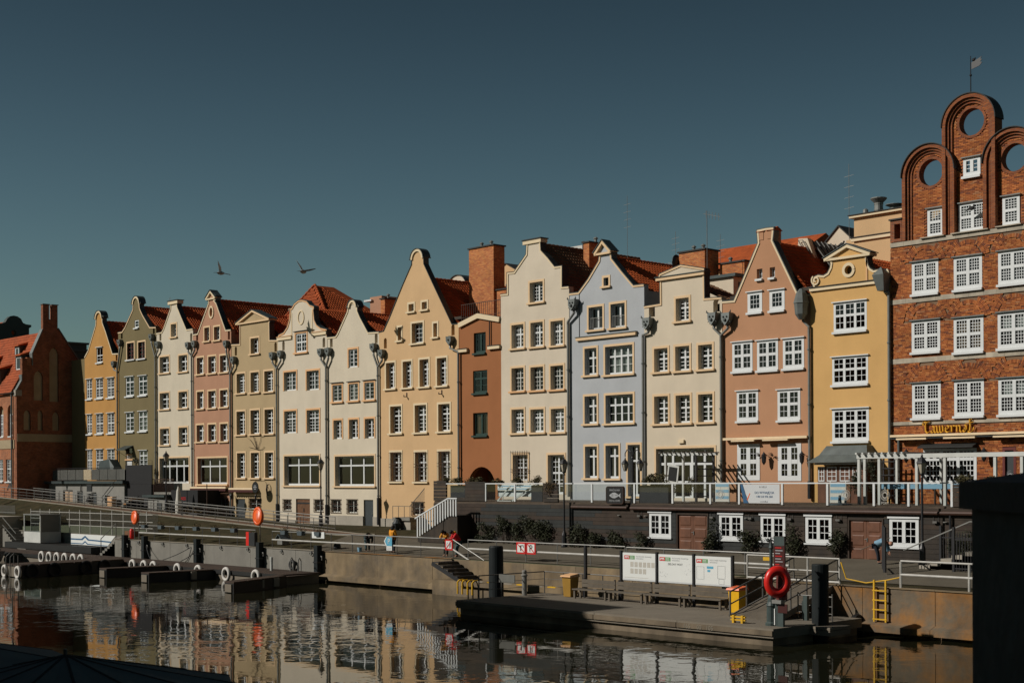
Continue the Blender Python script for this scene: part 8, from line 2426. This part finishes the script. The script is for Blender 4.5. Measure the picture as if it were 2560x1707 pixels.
  if i == 0:
   for (row, n_) in ((0, 6), (1, 4)):
    for k in range(n_): MB().box(x0 + .50 + k * .27, x0 + .70 + k * .27, y - .004, y - .001, 2.36 - row * .32, 2.60 - row * .32).build("thumbnail_print", MT['sign_pale'], b)
   MB().box(x0 + .1, x1 - .5, y - .004, y - .001, 1.84, 1.86).build("print_line", MT['sign_pale'], b)
  elif i == 1:
   text("ZIELONY MOST", .13, MT['sign_black'], ((x0 + x1) / 2, y - .003, 2.58), b, ext=.001)
   r = random.Random(9)
   m = MB()
   for k in range(26):
    px, pz = x0 + r.choice((r.uniform(.12, .6), r.uniform(1.6, 2.05))), 0
    pz = 1.95 + r.uniform(0, .28) if px < x0 + .7 else 2.1 + r.uniform(0, .55)
    m.beam((px, y - .003, pz), (px + r.uniform(-.05, .07), y - .003, pz + r.uniform(-.04, .05)), .012, .006)
   m.build("map_print", MT['sign_grey'], b)
  else:
   m = MB()
   for (a, c, d, e) in ((.12, .55, 1.98, 2.55), (1.35, 1.78, 2.05, 2.62), (1.42, 1.72, 1.80, 2.03)):
    for (p, q) in (((a, d), (c, d)), ((c, d), (c, e)), ((c, e), (a, e)), ((a, e), (a, d))): m.beam((x0 + p[0], y - .003, p[1]), (x0 + q[0], y - .003, q[1]), .014, .006)
   m.build("map_print", MT['sign_grey'], b)
   MB().box(x0 + .72, x0 + 1.1, y - .004, y - .001, 2.47, 2.58).box(x0 + .75, x0 + .92, y - .004, y - .001, 2.32, 2.42).build("blue_label", MT['sign_blue'], b)
  MB().box(x0 + .02, x1 - .02, y - .004, y - .001, 1.71, 1.78).build("foot_strip", MT['banner'], b)
 for i, x in enumerate((39.75, 42.06, 44.32, 46.58)):
  tag(MB().box(x - .05, x + .05, -16.62, -16.48, .7, 3.12).build("board_post", MT['iron']), "dark steel post %s the white boards" % ("left of", "between the left and middle of", "between the middle and right of", "right of")[i], "post", "dark posts holding the white boards")
 tag(MB().box(36.95, 37.07, -16.3, -16.16, .7, 3.15).box(36.96, 37.06, -16.29, -16.17, 3.153, 3.28).build("light_post", MT['iron']), "slim dark post behind the left bench back", "post")
 for i in range(4):
  x0 = 37.2 + i * 2.36
  b = thing("bench", "timber bench on the landing pontoon, " + ("leftmost, left of the white boards", "second from the left, under the first board", "third from the left, under the middle board", "rightmost, beside the yellow bin")[i], "bench", (x0 + 1.15, -17, .7), "timber benches in a row on the landing pontoon")
  for k in range(2): MB().box(x0 + .02, x0 + 2.3, -17.42 + k * .26, -17.19 + k * .26, 1.13, 1.19).build("seat_board", MT['bench'], b)
  for k in range(2): MB().box(x0 + .02, x0 + 2.3, -16.72, -16.67, 1.24 + k * .20, 1.42 + k * .20).build("back_board", MT['bench'], b)
  for x in (x0 + .12, x0 + 2.2):
   MB().box(x - .05, x + .05, -17.36, -17.28, .7, 1.128).build("leg", MT['bench'], b)
   MB().box(x - .05, x + .05, -16.95, -16.87, .7, 1.128).build("leg", MT['bench'], b)
   MB().box(x - .04, x + .04, -16.66, -16.60, .7, 1.68).build("upright", MT['iron'], b)
 def bin_(label, x, y, m, lid, s=1.0):
  q = thing("wheelie_bin", label, "bin", (x, y, .7))
  w, w2, h = .24 * s, .30 * s, 1.0 * s
  MB().add([(x - w, y - w, .72), (x + w, y - w, .72), (x + w, y + w, .72), (x - w, y + w, .72), (x - w2, y - w2, .7 + h), (x + w2, y - w2, .7 + h), (x + w2, y + w2, .7 + h), (x - w2, y + w2, .7 + h)],
                 [(0, 3, 2, 1), (4, 5, 6, 7), (0, 1, 5, 4), (1, 2, 6, 5), (2, 3, 7, 6), (3, 0, 4, 7)]).build("body", MT[m], q)
  MB().add([(x - w2 - .06, y - w2 - .08, .703 + h), (x + w2 + .06, y - w2 - .08, .703 + h), (x + w2 + .06, y + w2 + .04, .703 + h), (x - w2 - .06, y + w2 + .04, .703 + h),
                  (x - w2 - .04, y - w2 - .05, .78 + h), (x + w2 + .04, y - w2 - .05, .78 + h), (x + w2, y + w2, .86 + h), (x - w2, y + w2, .86 + h)],
                 [(0, 3, 2, 1), (4, 5, 6, 7), (0, 1, 5, 4), (1, 2, 6, 5), (2, 3, 7, 6), (3, 0, 4, 7)]).build("lid", MT[lid], q)
  for dx in (-.2, .2): MB().ring((x + dx * s, y + w2, .8), .08, .035, 'X', 12, 6).build("wheel", MT['iron'], q)
  return q
 bin_("yellow wheelie bin with an orange lid beside the right bench", 47.7, -17.6, 'binyellow', 'orange', 1.0)
 bin_("brownish wheelie bin with a red brown lid in the shade left of the benches", 36.45, -16.75, 'bin_brown', 'orange_trim', 1.0)
 # mooring piles
 tag(MB().lathe([(.42, -2), (.38, 3.0), (.34, 3.08), (.0, 3.1)], (31.05, -16.9, 0), 20).build("mooring_pile", MT['anthracite'], None, False, org=Vector((31.05, -16.9, 0))), "thick black mooring pile at the left end of the landing pontoon", "mooring pile")
 t = thing("mooring_pile", "thick black mooring pile through a collar at the right end of the pontoon", "mooring pile", (52.95, -18.9, 0))
 MB().lathe([(.34, -2), (.34, 3.05), (.33, 3.1), (.0, 3.12)], (52.95, -18.9, 0), 20).build("pile", MT['anthracite'], t)
 MB().box(52.3, 53.9, -19.6, -18.2, .52, .64).box(52.3, 53.9, -19.6, -18.2, .30, .50).build("collar", MT['pontoon_conc'], t)
 tag(MB().lathe([(.13, 0), (.13, .95), (.17, 1.0), (.17, 1.05), (.11, 1.1), (.13, 1.2), (.1, 1.28), (0, 1.3)], (33.3 + .9, -17.8, .70), 12).build("bollard", MT['grey_wall']), "pale grey round topped bollard on the left end of the pontoon", "bollard")
 tag(MB().box(34.05, 35.2, -19.4, -19.36, 1.45, 1.85).build("rail_plate", MT['grey_panel']), "blank grey plate tied to the left pontoon rail", "sign")
 # yellow cleat and little things
 b = MB()
 for x in (50.3, 50.75): b.box(x - .05, x + .05, -21.2, -21.05, .70, 1.02)
 for z in (.80, .92): b.box(50.15, 50.9, -21.17, -21.08, z, z + .06)
 tag(b.build("mooring_cleat", MT['yellow']), "yellow steel cleat on the right end of the landing pontoon", "cleat")
 # sign post, info panel and red life ring at the right corner
 t = thing("stop_post", "dark green ornamental post carrying a dark red timetable panel", "sign post", (52.05, -20.95, .7))
 MB().lathe([(.24, 0), (.24, .1), (.19, .16), (.18, .75), (.21, .8), (.15, .95), (.13, 1.1), (.09, 1.25), (.075, 1.9), (.10, 1.95), (.07, 2.0), (.065, 3.05), (.10, 3.1), (.07, 3.2), (.02, 3.5)], (52.05, -20.95, .7), 12).build("column", MT['wax_green'], t)
 b = MB()
 for k in range(5): b.tube([(52.05, -20.95, 4.0), (51.9 + k * .07, -21.05, 4.12 + .05 * (k % 2)), (51.78 + k * .12, -21.0, 4.2 - .04 * k)], [.04, .035, .01], 5)
 b.ball((51.95, -21.0, 4.1), .08, 8, 5)
 b.build("dragon_head", MT['zinc'], t)
 MB().box(52.22, 52.75, -21.0, -20.93, 2.95, 4.28).build("panel", MT['panel_red'], t)
 MB().box(52.23, 52.74, -21.004, -21.001, 3.9, 4.27).build("header", MT['wax_green'], t)
 for k in range(7): MB().box(52.30, 52.30 + (.3, .36, .24, .33, .28, .36, .2)[k], -21.006, -21.003, 3.80 - k * .11, 3.835 - k * .11).build("print_line", MT['sign_red'] if k % 3 == 0 else MT['sign_grey'], t)
 MB().beam((52.05, -20.95, 4.2), (52.75, -20.95, 4.2), .03, .03).beam((52.05, -20.95, 3.0), (52.75, -20.95, 3.0), .03, .03).build("bracket", MT['iron'], t)
 t = thing("rescue_ring", "bright red life ring on a white stand at the pontoon corner", "life ring", (52.5, -21.1, .7))
 b = MB()
 b.ring((0, 0, 0), .38, .17, 'X', 28, 10, sq=1.0)
 b.v = [(x, y, z * 1.18) for (x, y, z) in b.v]
 m_ = Matrix.Rotation(R(-38), 4, 'Z')
 b.v = [tuple(Vector((52.55, -21.2, 2.48)) + m_ @ Vector(v)) for v in b.v]
 b.build("ring", MT['red'], t, smooth=True)
 MB().box(52.35, 52.85, -21.02, -20.96, 1.75, 3.05).build("back_plate", MT['red_frame'], t)
 MB().box(52.3, 52.75, -21.25, -21.0, 1.62, 1.76).build("shelf", MT['steel'], t)
 MB().box(52.32, 52.42, -21.06, -20.98, .7, 1.62).box(52.46, 52.74, -21.1, -20.98, .7, 1.62).build("stand", MT['wax_green'], t)
 MB().box(52.30, 52.34, -21.1, -21.065, .75, 1.4).build("white_edge", MT['sign_white'], t)
 MB().box(52.5, 52.95, -21.12, -21.08, 1.25, 1.6).build("notice", MT['panel_red'], t)
 tag(MB().box(51.7, 51.9, -18.35, -18.2, .7, 1.72).box(51.66, 51.695, -18.36, -18.25, .75, 1.5).build("service_post", MT['wax_green']), "dark green service post left of the right mooring pile", "post")
MT['bin_brown'] = mat("brown_bin_plastic", (.30, .17, .03, 1), .5, .1, 3)
MT['panel_red'] = mat("dark_red_panel", (.055, .016, .014, 1), .4, .1, 3)
# ---------------------------------------------------------------- people and birds
def person(label, pos, face, J, cloth, group=None, jr=1.0, hood=None, long_coat=False):
 """J: joints in a body frame (x right, y forward, z up, metres, feet at z = 0)"""
 t = thing("person", label, "person", pos, group, local=True, rotz=face)
 def skin(name, pts, edges, rad, m, sub=1, rootv=0):
  me = bpy.data.meshes.new(name)
  me.from_pydata([tuple(p) for p in pts], edges, [])
  o = bpy.data.objects.new(name, me)
  COL.objects.link(o)
  o.parent = t
  md = o.modifiers.new("skin", 'SKIN')
  md.use_smooth_shade = True
  for i, v in enumerate(me.skin_vertices[0].data):
   v.radius = (rad[i], rad[i]) if not isinstance(rad[i], tuple) else rad[i]
   v.use_root = (i == rootv)
  s = o.modifiers.new("sub", 'SUBSURF')
  s.levels = s.render_levels = sub
  me.materials.append(m)
  dg = bpy.context.evaluated_depsgraph_get()
  ev = bpy.data.meshes.new_from_object(o.evaluated_get(dg))
  o.modifiers.clear()
  o.data = ev
  return o
 N = {k: Vector(v) for k, v in J.items()}
 # whole body, one continuous skin, five fingers on each hand
 pts, ed, rad, ix = [], [], [], {}
 def P(k, v, r):
  ix[k] = len(pts)
  pts.append(Vector(v))
  rad.append(r)
 def E(a, c): ed.append((ix[a], ix[c]))
 P('pel', N['pel'], .115); P('chest', N['chest'], .125); P('neck', N['neck'], .055); P('head', N['head'], .092); P('crown', N['head'] + (N['head'] - N['neck']).normalized() * .10, .075)
 E('pel', 'chest'); E('chest', 'neck'); E('neck', 'head'); E('head', 'crown')
 fwd = Vector(J.get('look', (0, 1, 0)))
 P('nose', N['head'] + fwd * .10, .022); E('head', 'nose')
 for s in ('l', 'r'):
  sg = -1 if s == 'l' else 1
  P('sh' + s, N['sh' + s], .062); P('el' + s, N['el' + s], .043); P('wr' + s, N['wr' + s], .032)
  E('chest', 'sh' + s); E('sh' + s, 'el' + s); E('el' + s, 'wr' + s)
  d = (N['wr' + s] - N['el' + s]).normalized()
  sd = d.cross(Vector((0, 1, .2))).normalized()
  palm = N['wr' + s] + d * .07
  P('pm' + s, palm, .034); E('wr' + s, 'pm' + s)
  for k in range(4):
   f1 = palm + d * .045 + sd * (k - 1.5) * .024
   f2 = f1 + d * (.042, .05, .046, .036)[k] + Vector((0, 0, -.012))
   P('f%d%s' % (k, s), f1, .0095); P('g%d%s' % (k, s), f2, .008)
   E('pm' + s, 'f%d%s' % (k, s)); E('f%d%s' % (k, s), 'g%d%s' % (k, s))
  P('t' + s, palm + sd * .045 * sg - d * .01, .0105); P('u' + s, palm + sd * .065 * sg + d * .03, .009)
  E('pm' + s, 't' + s); E('t' + s, 'u' + s)
  P('hip' + s, N['hip' + s], .085); P('kn' + s, N['kn' + s], .058); P('an' + s, N['an' + s], .042); P('to' + s, N['to' + s], .036)
  E('pel', 'hip' + s); E('hip' + s, 'kn' + s); E('kn' + s, 'an' + s); E('an' + s, 'to' + s)
 skin("body", pts, ed, rad, MT['skin'])
 # jacket
 w = 1.16 * jr
 jp = [N['pel'] + Vector((0, 0, -.12 if long_coat else .0)), (N['pel'] + N['chest']) / 2, N['chest'], N['neck'] - (N['neck'] - N['chest']) * .35]
 je = [(0, 1), (1, 2), (2, 3)]
 jrad = [(.20 * w, .15 * w) if not long_coat else (.24, .2), .165 * w, .17 * w, .095 * w]
 for s in ('l', 'r'):
  b0 = len(jp)
  jp += [N['sh' + s], N['el' + s], N['wr' + s] - (N['wr' + s] - N['el' + s]) * .06]
  je += [(2, b0), (b0, b0 + 1), (b0 + 1, b0 + 2)]
  jrad += [.088 * w, .066 * w, .052 * w]
 skin("jacket", jp, je, jrad, MT[cloth['jacket']], rootv=1)
 tp, te, trd = [N['pel'] + Vector((0, 0, -.02))], [], [(.165, .13)]
 for s in ('l', 'r'):
  b0 = len(tp)
  tp += [N['hip' + s], N['kn' + s], N['an' + s] + Vector((0, 0, .03))]
  te += [(0, b0), (b0, b0 + 1), (b0 + 1, b0 + 2)]
  trd += [.108, .078, .064]
 skin("trousers", tp, te, trd, MT[cloth['trousers']])
 for s in ('l', 'r'):
  a, c = N['an' + s], N['to' + s]
  skin("shoe", [a + Vector((0, -.03, -.03)), a.lerp(c, .5) + Vector((0, 0, -.01)), c], [(0, 1), (1, 2)], [.055, .052, .042], MT[cloth['shoes']])
 h = N['head'] + (N['head'] - N['neck']).normalized() * .045 - fwd * .025
 m = MB()
 m.ball(tuple(h), .118, 12, 8, sz=1.0)
 m.build("hair", MT[cloth['hair']], t, smooth=True)
 for s in (-1, 1):
  ex = fwd.cross(Vector((0, 0, 1))).normalized()
  MB().ball(tuple(N['head'] + fwd * .088 + ex * .034 * s + Vector((0, 0, .015))), .013, 6, 4).build("eye", MT['hair'], t)
  MB().ball(tuple(N['head'] + ex * .094 * s), .026, 6, 4, sx=.5).build("ear", MT['skin'], t)
 if hood:
  MB().ball(tuple(N['neck'] + Vector((0, -.06, .05))), .13, 10, 6, sz=.7).build("hood", MT[hood], t, smooth=True)
 return t
def people():
 stand = dict(pel=(0, 0, .93), chest=(0, .02, 1.28), neck=(0, .02, 1.47), head=(0, .05, 1.60), shl=(-.18, .0, 1.40), shr=(.18, .0, 1.40), ell=(-.25, .02, 1.13), elr=(.25, .02, 1.13), wrl=(-.18, .2, 1.05), wrr=(.18, .2, 1.05),
                 hipl=(-.09, 0, .88), hipr=(.09, 0, .88), knl=(-.10, .03, .48), knr=(.10, .03, .48), anl=(-.10, 0, .08), anr=(.10, 0, .08), tol=(-.12, .15, .04), tor=(.12, .15, .04))
 lean = dict(stand, pel=(0, -.12, .92), chest=(0, .10, 1.24), neck=(0, .22, 1.40), head=(0, .34, 1.46), shl=(-.18, .14, 1.35), shr=(.18, .14, 1.35), ell=(-.22, .28, 1.12), elr=(.22, .28, 1.12), wrl=(-.06, .45, 1.12), wrr=(.06, .45, 1.12),
    hipl=(-.09, -.12, .87), hipr=(.09, -.12, .87), look=(0, .85, -.5))
 bend = dict(stand, pel=(0, -.15, .90), chest=(0, .22, 1.06), neck=(0, .42, 1.02), head=(0, .54, .96), shl=(-.18, .30, 1.06), shr=(.18, .30, 1.06), ell=(-.2, .40, .80), elr=(.2, .40, .80), wrl=(-.12, .48, .55), wrr=(.12, .48, .55),
    hipl=(-.10, -.14, .85), hipr=(.10, -.14, .85), knl=(-.12, -.06, .46), knr=(.12, -.02, .46), look=(0, .5, -.87))
 zp = 1.99 + .03
 W = PI          # facing the water
 person("person in a long yellow jacket standing with the back to the water", (16.6, -12.6, zp), R(8), stand, dict(jacket='j_yellow', trousers='navy', shoes='shoe', hair='hair'), None, 1.08, 'j_black', True)
 p = person("person in a mustard jacket leaning on the railing with clasped hands", (22.0, -12.78, zp), W + R(12), lean, dict(jacket='j_mustard', trousers='trouser', shoes='shoe', hair='hair'), None, 1.0, 'j_black')
 MB().ball((.05, -.08, 1.2), .17, 10, 7, sx=.9, sy=.7, sz=1.25).build("backpack", MT['olive_bag'], p, smooth=True)
 person("person in a red jacket and teal trousers looking over the railing", (23.0, -12.78, zp), W - R(20), lean, dict(jacket='j_red', trousers='denim', shoes='j_black', hair='hair'), None, 1.0, 'j_yellow')
 person("person in dark clothes bending down over a bucket by the railing", (14.0, -12.6, zp), W + R(70), bend, dict(jacket='j_black', trousers='denim', shoes='j_black', hair='hair'))
 tag(MB().lathe([(.12, 0), (.15, .28), (.13, .28), (.1, .02), (0, .02)], (13.55, -12.9, zp), 14).build("bucket", MT['blue_stripe']), "pale blue bucket in front of the bending person in dark clothes", "bucket")
 person("person in a light blue shirt bending forward beside the iron gate", (49.0, -8.6, 2.50), R(-70), bend, dict(jacket='j_blue', trousers='navy', shoes='j_black', hair='skin'))
 tag(MB().tube([(48.2, -8.9, 3.15), (49.6, -8.55, 3.75)], .022, 6).build("broom_stick", MT['bench']), "long stick held by the bending person in the blue shirt", "stick")
 tag(MB().lathe([(.16, 0), (.26, .12), (.24, .3), (.14, .5), (0, .55)], (10.4, -12.4, zp), 10).build("dark_bag", MT['soil']), "dark bag standing behind the blank white plate", "bag")
 def bird(label, c, up, out, heading, s=1.0, pale=True):
  t = thing("flying_bird", label, "bird", c, local=True, rotz=heading)
  m = MB()
  m.tube([(0, -.26 * s, -.02), (0, -.16 * s, 0), (0, 0, .02), (0, .14 * s, .03), (0, .22 * s, .05), (0, .28 * s, .04)], [.03 * s, .07 * s, .095 * s, .07 * s, .05 * s, .012 * s], 10)
  m.build("body", MT['bird_grey'], t, smooth=True)
  MB().add([(-.03 * s, -.22 * s, .0), (.03 * s, -.22 * s, .0), (.12 * s, -.46 * s, -.03), (0, -.49 * s, -.03), (-.12 * s, -.46 * s, -.03), (0, -.25 * s, .03)], [(0, 1, 2, 3, 4), (0, 5, 1), (1, 5, 2), (2, 5, 3), (3, 5, 4), (4, 5, 0)]).build("tail", MT['bird_dark'], t)
  for (sg, v, mt) in ((-1, up, 'bird_pale'), (1, out, 'bird_dark')):
   d = Vector((sg * v[0], 0, v[1])).normalized()
   q = MB()
   L = .62 * s
   a = Vector((0, .07 * s, .03))
   pts = [(a, .0), (a + d * L * .45 + Vector((0, .05 * s, 0)), 0), (a + d * L + Vector((0, -.1 * s, 0)), 0), (a + d * L * .6 + Vector((0, -.15 * s, 0)), 0), (Vector((0, -.11 * s, .03)), 0)]
   V = [tuple(p[0]) for p in pts] + [tuple(p[0] + Vector((0, 0, .025 * s)) + d.cross(Vector((0, 1, 0))) * .015) for p in pts]
   q.add(V, [(0, 1, 2, 3, 4), (9, 8, 7, 6, 5)] + [(i, 5 + i, 5 + (i + 1) % 5, (i + 1) % 5) for i in range(5)])
   q.build("wing", MT[mt], t)
  return t
 bird("pale pigeon flying with one wing raised, left of the other", BIRD1, (.25, 1.0), (1.0, -.25), R(20), 1.7)
 bird("dark pigeon flying with wings spread, right of the other", BIRD2, (.5, .8), (1.0, .12), R(30), 1.7)
 for (c, lab) in (((41.0, .2, 19.45), "dark pigeon sitting on the pediment of the yellow house"), ((49.15, -.2, 20.25), "dark pigeon on a window bar of the brick gable")):
  m = MB()
  m.ball((c[0], c[1], c[2] + .13), .11, 10, 6, sx=1.5, sy=.8).ball((c[0] + .13, c[1], c[2] + .26), .06, 8, 5).tube([(c[0] - .1, c[1], c[2] + .12), (c[0] - .34, c[1], c[2] + .04)], [.07, .03], 6).beam((c[0], c[1], c[2]), (c[0], c[1], c[2] + .08), .03, .03)
  tag(m.build("pigeon", MT['bird_dark'], None, True, org=Vector(c)), lab, "bird")
MT['bird_grey'] = mat("grey_feathers", (.22, .21, .20, 1), .8, .2, 6)
MT['bird_dark'] = mat("dark_feathers", (.03, .03, .03, 1), .8, .2, 6)
MT['bird_pale'] = mat("pale_feathers", (.55, .52, .48, 1), .8, .1, 6)
BIRD1 = (-14.63, -6.0, 23.5)
BIRD2 = (-2.78, -6.0, 22.3)
# ---------------------------------------------------------------- foreground: parasols and the dark wall
def foreground():
 def parasol(label, c, r, drop, m, n=8, ph=0.0):
  t = thing("parasol", label, "parasol", (c[0], c[1], 1.0))
  b = MB()
  V = [(c[0], c[1], c[2])]
  for k in range(n):
   a = 2 * PI * k / n + ph
   V.append((c[0] + r * math.cos(a), c[1] + r * math.sin(a), c[2] - drop))
   a2 = a + PI / n
   V.append((c[0] + r * .94 * math.cos(a2), c[1] + r * .94 * math.sin(a2), c[2] - drop - .02))
  Fs = [(0, 1 + k, 1 + (k + 1) % (2 * n)) for k in range(2 * n)]
  V += [(v[0], v[1], v[2] - .012) for v in V]
  N0 = 2 * n + 1
  Fs += [(N0, N0 + 1 + (k + 1) % (2 * n), N0 + 1 + k) for k in range(2 * n)]
  b.add(V, Fs)
  b.build("canopy", MT[m], t)
  for k in range(n):
   a = 2 * PI * k / n + ph
   MB().beam((c[0], c[1], c[2] + .004), (c[0] + r * math.cos(a), c[1] + r * math.sin(a), c[2] - drop + .004), .045, .012).build("seam", MT['umbrella_seam'], t)
  MB().tube([(c[0], c[1], .8), (c[0], c[1], c[2] + .1)], .035, 8).build("pole", MT['iron'], t)
  return t
 kind(MB().box(52, 70, -64, -53, -2.5, .9).build("near_terrace", MT['pontoon_conc']), "structure")
 parasol("dark grey parasol with black seams in the near left corner", (63.2, -55.9, 3.55), 3.1, .62, 'umbrella', 14, .1)
 parasol("second dark parasol behind it at the very left edge", PAR2, 3.4, .7, 'umbrella', 8, .2)
 t = thing("parapet_pillar", "shaded dark wall pier with a projecting cap at the right edge", "pillar", PIL)
 m = Matrix.Translation(PIL) @ Matrix.Rotation(PIL_ROT, 4, 'Z')
 def bx(x0, x1, y0, y1, z0, z1, nm, mm):
  b = MB().box(x0, x1, y0, y1, z0, z1)
  b.v = [tuple(m @ Vector(v)) for v in b.v]
  return b.build(nm, MT[mm], t)
 bx(0, 2.6, 0, 3.0, -6.4, -.004, "shaft", 'pillar')
 bx(-.10, 2.8, -.10, 3.2, 0, .26, "cap", 'pillar_cap')
 b = MB().add([(-.10, -.10, .262), (2.8, -.10, .262), (2.8, 3.2, .262), (-.10, 3.2, .262), (1.35, .6, .42), (1.35, 2.4, .42)], [(0, 1, 4), (1, 2, 5, 4), (2, 3, 5), (3, 0, 4, 5), (3, 2, 1, 0)])
 b.v = [tuple(m @ Vector(v)) for v in b.v]
 b.build("sloped_top", MT['pillar_cap'], t)
PIL = (79.73, -54.22, 6.286)
PIL_ROT = R(-45.36)
PAR2 = (60.2, -57.8, 3.9)
ornaments()
downpipes()
tavern()
background()
terrace()
quay_props()
left_side()
pontoons()
people()
foreground()
